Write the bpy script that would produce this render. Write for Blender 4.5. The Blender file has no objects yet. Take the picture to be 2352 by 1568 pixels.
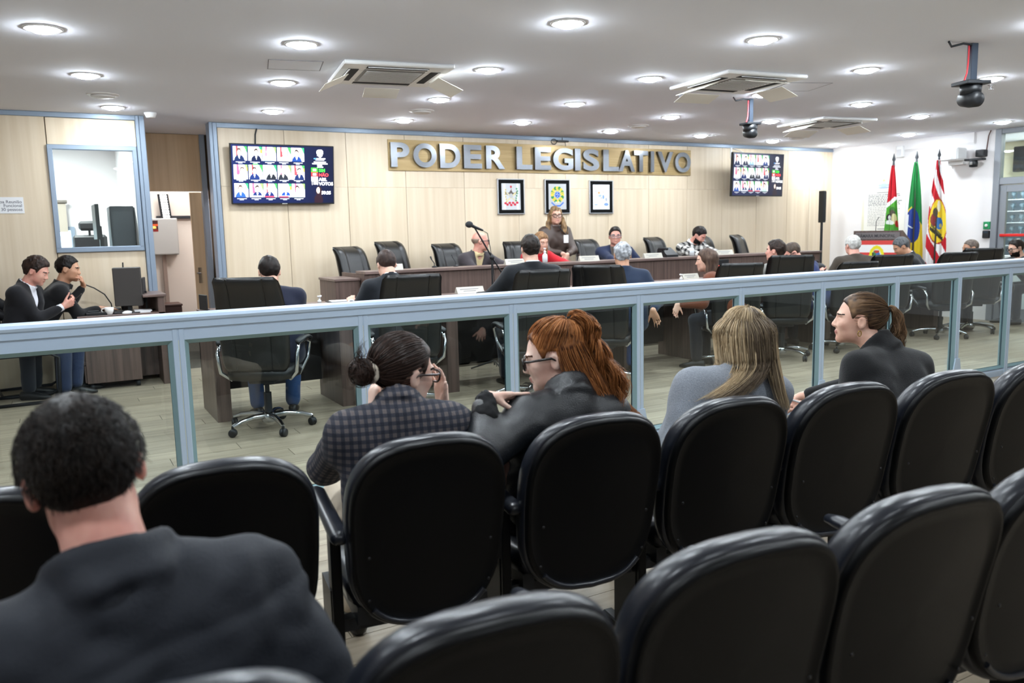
import bpy, bmesh, math, random
import numpy as np
from mathutils import Vector, Matrix
random.seed(11)
RNG = np.random.default_rng(11)
scene = bpy.context.scene
COL = scene.collection
PI = math.pi
H = 2.77            # ceiling height
DAIS = 0.18         # platform behind the head bench

# ---------------------------------------------------------------- camera, world, exposure
def cam_axes(yaw, pitch, roll):
    y, p, r = (math.radians(a) for a in (yaw, pitch, roll))
    f = Vector((math.sin(y) * math.cos(p), math.cos(y) * math.cos(p), -math.sin(p)))
    r0 = Vector((math.cos(y), -math.sin(y), 0))
    d0 = f.cross(r0)
    return (math.cos(r) * r0 + math.sin(r) * d0, -math.sin(r) * r0 + math.cos(r) * d0, f)
cd = bpy.data.cameras.new('camera')
cam = bpy.data.objects.new('camera', cd)
COL.objects.link(cam)
cd.sensor_width = 36.0
cd.sensor_fit = 'HORIZONTAL'
FPX = 1859.74
cd.lens = FPX / 2352 * 36.0
cd.clip_start = 0.05
cd.clip_end = 100
_r, _d, _f = cam_axes(29.329, 7.776, 1.3135)
mw = Matrix(((_r.x, -_d.x, -_f.x, 0), (_r.y, -_d.y, -_f.y, 0), (_r.z, -_d.z, -_f.z, 1.48), (0, 0, 0, 1)))
cam.matrix_world = mw
cd.dof.use_dof = True
cd.dof.focus_distance = 4.6
cd.dof.aperture_fstop = 3.2
scene.camera = cam
w = bpy.data.worlds.new('world')
scene.world = w
w.use_nodes = True
w.node_tree.nodes['Background'].inputs[0].default_value = (0.55, 0.65, 0.8, 1)
w.node_tree.nodes['Background'].inputs[1].default_value = 0.6
scene.view_settings.view_transform = 'Standard'
scene.view_settings.look = 'None'
scene.view_settings.gamma = 1.0
scene.view_settings.use_curve_mapping = False
scene.view_settings.exposure = 1.18
LAMP = 120.0         # radiance of the downlight diffusers
scene.cycles.use_denoising = True
scene.cycles.max_bounces = 8
scene.cycles.diffuse_bounces = 4
scene.cycles.glossy_bounces = 3
scene.cycles.transparent_max_bounces = 16
scene.cycles.sample_clamp_indirect = 6.0
scene.cycles.caustics_reflective = False
scene.cycles.caustics_refractive = False

# ---------------------------------------------------------------- materials
def lin(h):
    if isinstance(h, str):
        h = h.lstrip('#')
        c = [int(h[i:i + 2], 16) / 255 for i in (0, 2, 4)]
        return tuple((x / 12.92 if x <= 0.04045 else ((x + 0.055) / 1.055) ** 2.4) for x in c)
    return tuple(h)
MATS = {}
def mat(name, col, rough=0.5, metal=0.0, spec=0.5, col2=None, scale=(8, 8, 8), bump=0.0, bscale=60.0, detail=4.0,
        emit=0.0, coat=0.0, sheen=0.0, lo=0.35, hi=0.65, coords='Object', obrand=0.0):
    if name in MATS: return MATS[name]
    m = bpy.data.materials.new(name); m.use_nodes = True
    nt = m.node_tree; b = nt.nodes['Principled BSDF']
    c = (*lin(col), 1)
    b.inputs['Base Color'].default_value = c
    b.inputs['Roughness'].default_value = rough
    b.inputs['Metallic'].default_value = metal
    b.inputs['Specular IOR Level'].default_value = spec
    b.inputs['Coat Weight'].default_value = coat
    b.inputs['Sheen Weight'].default_value = sheen
    if emit:
        b.inputs['Emission Color'].default_value = c
        b.inputs['Emission Strength'].default_value = emit
    tc = None
    if col2 is not None or bump:
        tc = nt.nodes.new('ShaderNodeTexCoord')
    src = None
    if col2 is not None:
        mp = nt.nodes.new('ShaderNodeMapping'); mp.inputs['Scale'].default_value = scale
        nt.links.new(tc.outputs[coords], mp.inputs['Vector'])
        n = nt.nodes.new('ShaderNodeTexNoise'); n.inputs['Scale'].default_value = 1.0; n.inputs['Detail'].default_value = detail
        vec = mp.outputs[0]
        if obrand:
            oi = nt.nodes.new('ShaderNodeObjectInfo')
            va = nt.nodes.new('ShaderNodeVectorMath'); va.operation = 'MULTIPLY_ADD'
            va.inputs[1].default_value = (37, 53, 29)
            nt.links.new(oi.outputs['Random'], va.inputs[0]); nt.links.new(vec, va.inputs[2])
            vec = va.outputs[0]
        nt.links.new(vec, n.inputs['Vector'])
        r = nt.nodes.new('ShaderNodeValToRGB')
        r.color_ramp.elements[0].position = lo; r.color_ramp.elements[1].position = hi
        r.color_ramp.elements[0].color = c; r.color_ramp.elements[1].color = (*lin(col2), 1)
        nt.links.new(n.outputs['Fac'], r.inputs['Fac'])
        src = r.outputs['Color']
        if obrand:
            hs = nt.nodes.new('ShaderNodeHueSaturation')
            ma = nt.nodes.new('ShaderNodeMapRange')
            ma.inputs['To Min'].default_value = 1 - obrand; ma.inputs['To Max'].default_value = 1 + obrand
            nt.links.new(oi.outputs['Random'], ma.inputs['Value']); nt.links.new(ma.outputs[0], hs.inputs['Value'])
            nt.links.new(src, hs.inputs['Color']); src = hs.outputs['Color']
        nt.links.new(src, b.inputs['Base Color'])
    if bump:
        n2 = nt.nodes.new('ShaderNodeTexNoise'); n2.inputs['Scale'].default_value = bscale; n2.inputs['Detail'].default_value = 3
        nt.links.new(tc.outputs['Object'], n2.inputs['Vector'])
        bp = nt.nodes.new('ShaderNodeBump'); bp.inputs['Strength'].default_value = bump; bp.inputs['Distance'].default_value = 0.01
        nt.links.new(n2.outputs['Fac'], bp.inputs['Height']); nt.links.new(bp.outputs['Normal'], b.inputs['Normal'])
    MATS[name] = m
    return m
def mat_attr(name, rough=0.6, emit=0.0, attr='Col', spec=0.4):
    """flat print: colour read from the mesh's own colour attribute"""
    if name in MATS: return MATS[name]
    m = bpy.data.materials.new(name); m.use_nodes = True
    nt = m.node_tree; b = nt.nodes['Principled BSDF']
    a = nt.nodes.new('ShaderNodeAttribute'); a.attribute_name = attr
    b.inputs['Roughness'].default_value = rough; b.inputs['Specular IOR Level'].default_value = spec
    if emit:
        b.inputs['Base Color'].default_value = (0.01, 0.01, 0.012, 1)
        nt.links.new(a.outputs['Color'], b.inputs['Emission Color']); b.inputs['Emission Strength'].default_value = emit
    else:
        nt.links.new(a.outputs['Color'], b.inputs['Base Color'])
    MATS[name] = m
    return m
def mat_glass(name, tint=(0.93, 0.97, 0.96), refl=1.0, rough=0.0):
    """thin clear pane: see-through with a fresnel reflection"""
    if name in MATS: return MATS[name]
    m = bpy.data.materials.new(name); m.use_nodes = True
    nt = m.node_tree; nt.nodes.clear()
    o = nt.nodes.new('ShaderNodeOutputMaterial'); mx = nt.nodes.new('ShaderNodeMixShader')
    t = nt.nodes.new('ShaderNodeBsdfTransparent'); g = nt.nodes.new('ShaderNodeBsdfGlossy'); fr = nt.nodes.new('ShaderNodeFresnel')
    t.inputs[0].default_value = (*tint, 1); g.inputs['Roughness'].default_value = rough
    # leaving the pane must not count as total reflection: the ray is not bent, so use the inverse index there
    ge = nt.nodes.new('ShaderNodeNewGeometry'); mr = nt.nodes.new('ShaderNodeMapRange')
    mr.inputs['To Min'].default_value = 1.5; mr.inputs['To Max'].default_value = 1 / 1.5
    nt.links.new(ge.outputs['Backfacing'], mr.inputs['Value']); nt.links.new(mr.outputs[0], fr.inputs['IOR'])
    mu = nt.nodes.new('ShaderNodeMath'); mu.operation = 'MULTIPLY'; mu.inputs[1].default_value = refl
    nt.links.new(fr.outputs[0], mu.inputs[0]); nt.links.new(mu.outputs[0], mx.inputs[0])
    nt.links.new(t.outputs[0], mx.inputs[1]); nt.links.new(g.outputs[0], mx.inputs[2]); nt.links.new(mx.outputs[0], o.inputs[0])
    MATS[name] = m
    return m
def mat_hair(name, c1, c2, rough=0.38):
    """hair: two tones mixed by a per-strand attribute, plus a fine streak"""
    if name in MATS: return MATS[name]
    m = bpy.data.materials.new(name); m.use_nodes = True
    nt = m.node_tree; b = nt.nodes['Principled BSDF']
    a = nt.nodes.new('ShaderNodeAttribute'); a.attribute_name = 'tint'
    mx = nt.nodes.new('ShaderNodeMix'); mx.data_type = 'RGBA'
    mx.inputs[6].default_value = (*lin(c1), 1); mx.inputs[7].default_value = (*lin(c2), 1)
    nt.links.new(a.outputs['Fac'], mx.inputs[0]); nt.links.new(mx.outputs[2], b.inputs['Base Color'])
    b.inputs['Roughness'].default_value = rough + 0.1
    b.inputs['Specular IOR Level'].default_value = 0.22
    MATS[name] = m
    return m

maple = mat('maple_veneer', '#e2d1b8', 0.45, col2='#d8c5a9', scale=(16, 16, 0.55), detail=5, obrand=0.035)
maple_dim = mat('maple_veneer_dim', '#d9bf9d', 0.45, col2='#c9ac88', scale=(16, 16, 0.55), detail=5, obrand=0.03)  # darker copy of the maple; the niche's dimness is put into its colour
walnut = mat('walnut_laminate', '#6f5a52', 0.45, col2='#4c3d38', scale=(34, 34, 0.9), detail=5, lo=0.3, hi=0.7)
walnut_top = mat('walnut_top', '#7c6862', 0.35, col2='#5f4f4a', scale=(2, 40, 2), detail=4)
alu = mat('grey_blue_aluminium', '#8d9bac', 0.42, 0.35, bump=0.02, bscale=200)
alu_rail = mat('satin_rail_paint', '#b2c4d8', 0.36, 0.2)
seal_green = mat('green_glazing_seal', '#7d9aa0', 0.4, 0.2)
white_paint = mat('white_wall_paint', '#e9e6e6', 0.75, bump=0.03, bscale=40)
ceil_paint = mat('ceiling_paint', '#eaecf5', 0.9, bump=0.02, bscale=30)
cream_paint = mat('cream_wall_paint', '#e4dfc4', 0.8)
black_plastic = mat('black_plastic', '#101216', 0.5)
shell_black = mat('chair_shell_plastic', '#050608', 0.42, bump=0.05, bscale=300, spec=0.22)
vinyl = mat('navy_black_vinyl', '#1b1e26', 0.31, bump=0.05, bscale=220, spec=0.6)
leather = mat('black_leather', '#0a0b0d', 0.34, bump=0.12, bscale=160, spec=0.6)
leather_seam = mat('leather_piping', '#050506', 0.3)
chrome = mat('polished_chrome', '#c9ccd0', 0.12, 1.0)
dark_grey = mat('dark_grey_metal', '#2b2d31', 0.5, 0.4)
white_plastic = mat('white_plastic', '#e8e8e8', 0.4)
grille_grey = mat('grille_grey', '#8a8784', 0.6)
slot_black = mat('slot_black', '#14161a', 0.8)
paper = mat('paper', '#eeeef0', 0.8)
glass = mat_glass('clear_glass', (0.90, 0.955, 0.945), 1.1)
clear_thin = mat_glass('clear_acrylic', (0.97, 0.98, 0.99), 1.0)
lamp_glow = mat('lamp_diffuser', (0.85, 0.935, 1.0), emit=LAMP)

# ---------------------------------------------------------------- mesh builders
def add_obj(name, me, parent=None, m=None):
    o = bpy.data.objects.new(name, me); COL.objects.link(o)
    if m is not None:
        for x in (m if isinstance(m, (list, tuple)) else [m]): me.materials.append(x)
    if parent is not None: o.parent = parent
    return o
def tag(o, label=None, cat=None, group=None, kind=None):
    if label: o['label'] = label
    if cat: o['category'] = cat
    if group: o['group'] = group
    if kind: o['kind'] = kind
    return o
def thing(name, label, cat, loc=(0, 0, 0), az=0.0, group=None):
    """az: facing, degrees clockwise from +Y"""
    o = bpy.data.objects.new(name, None); COL.objects.link(o)
    o.location = loc; o.rotation_euler = (0, 0, -math.radians(az)); o.empty_display_size = 0.1
    return tag(o, label, cat, group)
def copy_tree(o, parent=None):
    c = o.copy(); COL.objects.link(c)
    if parent is not None: c.parent = parent
    for ch in o.children: copy_tree(ch, c)
    return c
def smooth(me, on=True):
    me.polygons.foreach_set('use_smooth', np.full(len(me.polygons), on))
class MB:
    """collects boxes, tubes, lathes ... and links them as one mesh object"""
    def __init__(self): self.v = []; self.f = []; self.s = []; self.mi = []; self.cur = 0
    def add(self, V, F, sm=False):
        n = len(self.v); self.v += [tuple(map(float, p)) for p in V]
        for q in F: self.f.append([n + i for i in q]); self.s.append(sm); self.mi.append(self.cur)
        return self
    def box(self, x0, x1, y0, y1, z0, z1, M=None, ch=0.0):
        if ch > 0:
            c = min(ch, abs(x1 - x0) / 2.01, abs(y1 - y0) / 2.01, abs(z1 - z0) / 2.01)
            bm = bmesh.new()
            bmesh.ops.create_cube(bm, size=1)
            for v in bm.verts: v.co = Vector(((x0 + x1) / 2 + v.co.x * (x1 - x0), (y0 + y1) / 2 + v.co.y * (y1 - y0), (z0 + z1) / 2 + v.co.z * (z1 - z0)))
            bmesh.ops.bevel(bm, geom=bm.edges[:], offset=c, segments=1, affect='EDGES', profile=0.5)
            V = [v.co.copy() for v in bm.verts]; bm.verts.index_update()
            F = [[v.index for v in f.verts] for f in bm.faces]; bm.free()
        else:
            V = [Vector(p) for p in ((x0, y0, z0), (x1, y0, z0), (x1, y1, z0), (x0, y1, z0), (x0, y0, z1), (x1, y0, z1), (x1, y1, z1), (x0, y1, z1))]
            F = [(0, 3, 2, 1), (4, 5, 6, 7), (0, 1, 5, 4), (1, 2, 6, 5), (2, 3, 7, 6), (3, 0, 4, 7)]
        if M is not None: V = [M @ v for v in V]
        return self.add(V, F)
    def tube(self, pts, r, n=8, cap=True, sm=True):
        P = [Vector(p) for p in pts]
        R = r if isinstance(r, (list, tuple)) else [r] * len(P)
        V = []; F = []; up = None
        for i, p in enumerate(P):
            t = (P[min(i + 1, len(P) - 1)] - P[max(i - 1, 0)]).normalized()
            if up is None:
                up = Vector((0, 0, 1)) if abs(t.z) < 0.9 else Vector((1, 0, 0))
            a = (up - t * up.dot(t)).normalized(); b = t.cross(a); up = a
            for k in range(n):
                an = 2 * PI * k / n
                V.append(p + (a * math.cos(an) + b * math.sin(an)) * R[i])
        for i in range(len(P) - 1):
            for k in range(n):
                F.append((i * n + k, i * n + (k + 1) % n, (i + 1) * n + (k + 1) % n, (i + 1) * n + k))
        self.add(V, F, sm)
        if cap:
            self.add([V[k] for k in range(n)], [tuple(reversed(range(n)))])
            self.add([V[(len(P) - 1) * n + k] for k in range(n)], [tuple(range(n))])
        return self
    def lathe(self, prof, c=(0, 0, 0), n=24, M=None, sm=True):
        V = []; F = []
        for (r, z) in prof:
            for k in range(n):
                a = 2 * PI * k / n
                V.append(Vector((c[0] + r * math.cos(a), c[1] + r * math.sin(a), c[2] + z)))
        if M is not None: V = [M @ v for v in V]
        for i in range(len(prof) - 1):
            for k in range(n): F.append((i * n + k, i * n + (k + 1) % n, (i + 1) * n + (k + 1) % n, (i + 1) * n + k))
        F.append(tuple(reversed(range(n)))); F.append(tuple((len(prof) - 1) * n + k for k in range(n)))
        return self.add(V, F, sm)
    def prism(self, poly, z0, z1, M=None, sm=False):
        n = len(poly); V = [Vector((x, y, z0)) for x, y in poly] + [Vector((x, y, z1)) for x, y in poly]
        if M is not None: V = [M @ v for v in V]
        F = [tuple(reversed(range(n))), tuple(range(n, 2 * n))] + [(i, (i + 1) % n, n + (i + 1) % n, n + i) for i in range(n)]
        return self.add(V, F, sm)
    def loft(self, rings, cap0=True, cap1=True, sm=True):
        n = len(rings[0]); V = [p for r in rings for p in r]; F = []
        for i in range(len(rings) - 1):
            for k in range(n): F.append((i * n + k, i * n + (k + 1) % n, (i + 1) * n + (k + 1) % n, (i + 1) * n + k))
        if cap0: F.append(tuple(reversed(range(n))))
        if cap1: F.append(tuple((len(rings) - 1) * n + k for k in range(n)))
        return self.add(V, F, sm)
    def mesh(self, name):
        me = bpy.data.meshes.new(name); me.from_pydata(self.v, [], self.f)
        me.polygons.foreach_set('use_smooth', self.s)
        if any(self.mi): me.polygons.foreach_set('material_index', self.mi)
        me.update()
        return me
    def build(self, name, m, parent=None):
        return add_obj(name, self.mesh(name), parent, m)
def struct(name, mb, m, parent=None):
    o = mb.build(name, m, parent)
    if parent is None: o['kind'] = 'structure'
    return o
def sphere_mb(c, r, n=12, k=8):
    rx, ry, rz = r if isinstance(r, (tuple, list)) else (r, r, r)
    rings = []
    for i in range(k + 1):
        t = PI * (i + 0.02) / (k + 0.04)
        rings.append([Vector((c[0] + rx * math.sin(t) * math.cos(2 * PI * j / n), c[1] + ry * math.sin(t) * math.sin(2 * PI * j / n), c[2] - rz * math.cos(t))) for j in range(n)])
    return rings
def place(o, loc, az=0.0):
    o.location = loc; o.rotation_euler = (0, 0, -math.radians(az)); return o
def painted(name, nx, ny, fn, corner, ux, uy, m, parent=None):
    """flat printed panel: a fine grid of faces coloured by fn(U,V)->rgb(linear); U right, V down, both 0..1"""
    c = np.array(corner, float); ux = np.array(ux, float); uy = np.array(uy, float)
    i, j = np.meshgrid(np.arange(nx + 1), np.arange(ny + 1))
    V = c + (i[..., None] / nx) * ux + (j[..., None] / ny) * uy
    V = V.reshape(-1, 3)
    a = (np.arange(ny)[:, None] * (nx + 1) + np.arange(nx)[None, :]).ravel()
    F = np.stack([a, a + nx + 1, a + nx + 2, a + 1], 1)
    me = quads_mesh(name, V, F, False)
    U, W = np.meshgrid((np.arange(nx) + 0.5) / nx, (np.arange(ny) + 0.5) / ny)
    colr = fn(U, W).reshape(-1, 3)
    at = me.attributes.new('Col', 'FLOAT_COLOR', 'FACE') if False else me.color_attributes.new('Col', 'FLOAT_COLOR', 'CORNER')
    cc = np.ones((len(F), 4, 4), np.float32); cc[:, :, :3] = colr[:, None, :]
    at.data.foreach_set('color', cc.ravel())
    return add_obj(name, me, parent, m)
def quads_mesh(name, V, F, sm=True):
    me = bpy.data.meshes.new(name)
    V = np.asarray(V, np.float32); F = np.asarray(F, np.int32); k = F.shape[1]
    me.vertices.add(len(V)); me.vertices.foreach_set('co', V.ravel())
    me.loops.add(F.size); me.loops.foreach_set('vertex_index', F.ravel())
    me.polygons.add(len(F)); me.polygons.foreach_set('loop_start', np.arange(0, F.size, k, dtype=np.int32))
    me.update(calc_edges=True)
    me.polygons.foreach_set('use_smooth', np.full(len(F), sm))
    return me
# tiny raster kit for prints (signs, screens, flags, pictures)
class Paint:
    def __init__(self, U, V, bg): self.U, self.V = U, V; self.c = np.empty(U.shape + (3,)); self.c[:] = lin(bg)
    def put(self, mask, col): self.c[mask] = lin(col); return self
    def rect(self, u0, v0, u1, v1, col): return self.put((self.U >= u0) & (self.U < u1) & (self.V >= v0) & (self.V < v1), col)
    def ell(self, u, v, ru, rv, col): return self.put(((self.U - u) / ru) ** 2 + ((self.V - v) / rv) ** 2 < 1, col)
    def poly(self, pts, col):
        ins = np.zeros(self.U.shape, bool); n = len(pts)
        for i in range(n):
            (x0, y0), (x1, y1) = pts[i], pts[(i + 1) % n]
            if y0 == y1: continue
            cr = ((y0 > self.V) != (y1 > self.V)) & (self.U < (x1 - x0) * (self.V - y0) / (y1 - y0) + x0)
            ins ^= cr
        return self.put(ins, col)
    def line(self, u0, v0, u1, v1, wd, col, asp=1.0):
        du, dv = (u1 - u0) * asp, v1 - v0; L = du * du + dv * dv + 1e-9
        t = np.clip((((self.U - u0) * asp) * du + (self.V - v0) * dv) / L, 0, 1)
        return self.put(np.hypot((self.U - u0) * asp - t * du, self.V - v0 - t * dv) < wd, col)
# ---------------------------------------------------------------- text (the built-in font), as mesh
def text_mesh(s, size, ext=0.0, bold=0.0, bevel=0.0, align='LEFT'):
    cu = bpy.data.curves.new('text', 'FONT'); cu.body = s; cu.size = size; cu.extrude = ext; cu.offset = bold; cu.bevel_depth = bevel
    cu.align_x = align; cu.resolution_u = 6
    o = bpy.data.objects.new('text', cu); COL.objects.link(o)
    dg = bpy.context.evaluated_depsgraph_get(); me = bpy.data.meshes.new_from_object(o.evaluated_get(dg))
    bpy.data.objects.remove(o); bpy.data.curves.remove(cu)
    return me
def text_on(name, s, size, loc, xdir, updir, m, parent=None, ext=0.0008, bold=0.0, align='LEFT', sx=1.0):
    me = text_mesh(s, size, ext, bold, align=align)
    X = Vector(xdir).normalized(); Yv = Vector(updir).normalized(); Z = X.cross(Yv)
    M = Matrix(((X.x * sx, Yv.x, Z.x, loc[0]), (X.y * sx, Yv.y, Z.y, loc[1]), (X.z * sx, Yv.z, Z.z, loc[2]), (0, 0, 0, 1)))
    me.transform(M); me.materials.clear()
    return add_obj(name, me, parent, m)
# ================================================================ SETTING
YB, YW, XW = 9.58, 9.85, 12.05      # booth wall, back wall, white right wall
# floor: dark slab with planks laid along X
fl = struct('floor', MB().box(-4.2, 14.6, -3.2, 13.4, -0.12, -0.0045), mat('floor_joint', '#3a352e', 0.8))
plank_m = mat('vinyl_plank', '#a99b87', 0.42, col2='#8b7e6c', scale=(1.6, 26, 4), detail=5, obrand=0.10, lo=0.3, hi=0.7)
PW, PL = 0.19, 1.22
def pz(x, y, z):
    v = Vector((x, y, z - 1.48)); d = v.dot(_f)
    if d < 0.2: return None
    return (1176 + FPX * v.dot(_r) / d, 784 + FPX * v.dot(_d) / d, d)
cand = []
rows = int((9.8 + 1.6) / PW)
for r in range(rows):
    y0 = -1.6 + r * PW; off = (r * 0.47) % PL
    for k in range(-3, 12):
        x0 = -0.2 + off + k * PL
        if x0 > 12 or x0 + PL < -2.6: continue
        q = pz(x0 + PL / 2, y0 + PW / 2, 0)
        area = 0
        if q and -80 < q[0] < 2430 and q[1] < 1640:
            area = 1 / q[2] ** 3 * (1 if y0 > 1.9 else 0.02)
        cand.append((area, x0, y0))
cand.sort(reverse=True)
pm = MB().box(0, PL - 0.004, 0, PW - 0.003, -0.0045, 0.0).mesh('plank'); pm.materials.append(plank_m)
for a, x0, y0 in cand[:300]:
    o = bpy.data.objects.new('plank', pm); COL.objects.link(o); o.parent = fl; o.location = (x0, y0, 0)
rest = MB()
for a, x0, y0 in cand[300:]:
    rest.box(x0, x0 + PL - 0.004, y0, y0 + PW - 0.003, -0.0045, 0.0)
tag(rest.build('planks', mat('vinyl_plank_far', '#a99b87', 0.42, col2='#8b7e6c', scale=(1.6, 26, 4), detail=5, lo=0.3, hi=0.7), fl), kind='stuff')
# dais behind the bench
struct('trim_9', MB().box(2.7, 10.3, 8.0, YW, 0.0, DAIS), mat('dais_carpet', '#6b6257', 0.9))
# ceiling
struct('ceiling', MB().box(-4.2, 14.6, -3.2, 13.4, H, H + 0.12), ceil_paint)
# outer walls around and behind the camera
struct('wall_left', MB().box(-4.3, -4.2, -3.2, 13.4, 0, H), white_paint)
struct('wall_rear', MB().box(-4.2, 14.6, -3.3, -3.2, 0, H), white_paint)
# back wall of maple panels
def panel_run(wall, xs, y, tiers, m, th=0.02):
    for i in range(len(xs) - 1):
        for z0, z1 in tiers:
            MB().box(xs[i] + 0.0025, xs[i + 1] - 0.0025, y - th, y - 0.001, z0 + 0.0008, z1 - 0.0008, ch=0.0012).build('panel', m, wall)
joint_dark = mat('panel_joint', '#5c4c3a', 0.8)
wb = struct('wall_back', MB().box(1.73, XW + 0.2, YW, YW + 0.14, 0, H), joint_dark)
panel_run(wb, [1.75, 2.50, 3.25, 4.02, 4.85, 5.68, 6.46, 7.20, 7.96, 8.72, 9.45, 10.22, 10.94, 11.48, XW], YW, [(0.09, 2.06), (2.06, 2.715)], maple)
struct('trim_1', MB().box(1.66, XW, YW - 0.03, YW, 2.715, H, ch=0.004).box(1.66, XW, YW - 0.04, YW, 2.725, 2.74), alu)
struct('baseboard_back', MB().box(1.75, XW, YW - 0.03, YW, 0, 0.09), alu)
# end post of the back wall (aluminium profile) and the niche beside it
struct('trim_2', MB().box(1.655, 1.695, YW - 0.06, YW + 0.14, 0, H, ch=0.006).box(1.695, 1.745, YW - 0.045, YW + 0.13, 0, H, ch=0.006), alu)
# booth wall with window
wbo = struct('wall_booth', MB().box(-4.2, -0.75, YB, YB + 0.1, 0, H).box(-0.75, 0.06, YB, YB + 0.1, 0, H).box(0.06, 0.86, YB, YB + 0.1, 0, 1.36)
             .box(0.06, 0.86, YB, YB + 0.1, 2.45, H).box(0.86, 0.90, YB, YB + 0.1, 0, H), joint_dark)
panel_run(wbo, [-4.2, -3.2, -2.35, -1.55, -0.76, 0.05], YB, [(0.0, 2.72)], maple)
MB().box(0.055, 0.877, YB - 0.02, YB - 0.001, 2.45, 2.717, ch=0.003).build('panel', maple, wbo)
MB().box(0.055, 0.877, YB - 0.02, YB - 0.001, 0.003, 1.36, ch=0.003).build('panel', maple, wbo)
struct('trim_3', MB().box(-4.2, 0.97, YB - 0.03, YB, 2.72, H, ch=0.004), alu)
struct('trim_4', MB().box(0.88, 0.915, YB - 0.05, YB + 0.1, 0, H, ch=0.006).box(0.915, 0.97, YB - 0.04, YB + 0.12, 0, H, ch=0.006), alu)
win = struct('window_1', MB().box(0.045, 0.875, YB - 0.045, YB + 0.02, 2.40, 2.45, ch=0.006).box(0.045, 0.875, YB - 0.045, YB + 0.02, 1.36, 1.415, ch=0.006)
             .box(0.045, 0.095, YB - 0.045, YB + 0.02, 1.4, 2.41, ch=0.006).box(0.83, 0.875, YB - 0.045, YB + 0.02, 1.4, 2.41, ch=0.006), alu)
MB().box(0.09, 0.835, YB + 0.005, YB + 0.011, 1.41, 2.405).build('pane', glass, win)
# booth interior
struct('wall_booth_inside', MB().box(-4.2, 0.9, 12.6, 12.7, 0, H).box(0.87, 0.93, YB + 0.12, 12.6, 0, H), white_paint)
w2 = struct('window_2', MB().box(-1.3, 0.30, 12.55, 12.6, 0.55, 0.60).box(-1.3, 0.30, 12.55, 12.6, 1.62, 1.67).box(-1.3, -1.25, 12.55, 12.6, 0.6, 1.62).box(0.25, 0.30, 12.55, 12.6, 0.6, 1.62).box(-0.5, -0.45, 12.55, 12.6, 0.6, 1.62), alu)
MB().box(-1.25, 0.25, 12.58, 12.586, 0.6, 1.62).build('pane', mat('daylit_pane', '#cfe9f4', emit=2.6), w2)
# niche: deep wall with wooden transom, open doorway and corridor beyond
YN = 11.05
nw = struct('wall_niche', MB().box(0.93, 1.10, YN, YN + 0.1, 0, H).box(1.10, 1.78, YN, YN + 0.1, 2.07, H).box(1.78, 1.86, YN, YN + 0.1, 0, H), joint_dark)
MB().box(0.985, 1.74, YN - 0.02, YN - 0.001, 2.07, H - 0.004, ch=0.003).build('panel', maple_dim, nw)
struct('trim_5', MB().box(1.735, 1.80, YN - 0.05, YN + 0.1, 0, H, ch=0.006), alu)
ns = struct('wall_niche_side', MB().box(1.86, 1.90, YW + 0.14, YN, 2.08, H).box(1.86, 1.90, YW + 0.14, YN, 0, 1.22), joint_dark)
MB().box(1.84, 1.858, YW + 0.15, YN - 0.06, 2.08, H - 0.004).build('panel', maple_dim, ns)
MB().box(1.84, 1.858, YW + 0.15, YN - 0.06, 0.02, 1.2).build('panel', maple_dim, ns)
struct('wall_side_room', MB().box(2.9, 3.0, YW + 0.14, 12.6, 0, H), mat('pinkish_wall', '#efd9cf', 0.8))
struct('wall_corridor', MB().box(0.93, 3.0, 12.3, 12.4, 0, H), mat('corridor_paint', '#cfc6bc', 0.8))
# open door leaf in the doorway
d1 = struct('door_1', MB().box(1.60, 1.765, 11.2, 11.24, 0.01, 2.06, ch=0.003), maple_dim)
MB().tube([(1.66, 11.2, 1.03), (1.66, 11.15, 1.03), (1.61, 11.15, 1.03)], 0.010).build('door_handle', chrome, d1)
MB().box(1.64, 1.68, 11.19, 11.2, 0.9, 1.1).build('escutcheon', chrome, d1)
# white right wall with duct and door
struct('wall_right', MB().box(XW, XW + 0.12, 6.99, YW, 0, H).box(XW, XW + 0.12, -3.2, 5.0, 0, H), white_paint)
struct('trim_6', MB().box(XW - 0.03, XW, 7.3, 8.6, 2.62, H).box(XW - 0.012, XW, 7.3, 8.6, 2.60, 2.62), white_paint)
dr = struct('door_2', MB().box(XW - 0.03, XW + 0.08, 6.90, 6.99, 0, H, ch=0.006).box(XW - 0.02, XW + 0.08, 5.0, 6.90, 1.98, 2.08, ch=0.006)
            .box(XW - 0.02, XW + 0.08, 5.0, 6.90, 2.70, H, ch=0.006).box(XW - 0.03, XW + 0.08, 5.0, 5.08, 0, H, ch=0.006), mat('door_aluminium', '#8f949b', 0.4, 0.4))
lf = MB().box(XW, XW + 0.05, 6.80, 6.895, 0.01, 1.975, ch=0.004).box(XW, XW + 0.05, 5.95, 6.05, 0.01, 1.975, ch=0.004).box(XW, XW + 0.05, 6.05, 6.80, 1.87, 1.975, ch=0.004).box(XW, XW + 0.05, 6.05, 6.80, 0.01, 0.2, ch=0.004).build('door_leaf', MATS['door_aluminium'], dr)
MB().box(XW + 0.02, XW + 0.026, 6.04, 6.81, 0.19, 1.88).build('pane', glass, lf)
MB().box(XW - 0.035, XW, 6.02, 6.85, 1.235, 1.275, ch=0.006).box(XW - 0.03, XW, 6.02, 6.05, 1.2, 1.3).build('push_bar', mat('red_bar', '#d3201c', 0.4), lf)
MB().box(XW + 0.02, XW + 0.026, 5.08, 6.90, 2.08, 2.70).build('pane', glass, dr)
MB().box(XW + 0.02, XW + 0.05, 5.08, 5.95, 0.01, 1.98).build('pane', glass, dr)
# lobby beyond the door
struct('wall_lobby', MB().box(14.2, 14.3, 4.0, 9.8, 0, H).box(XW + 0.12, 14.3, 9.7, 9.8, 0, H).box(XW + 0.12, 14.3, 4.0, 4.1, 0, H), cream_paint)

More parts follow.
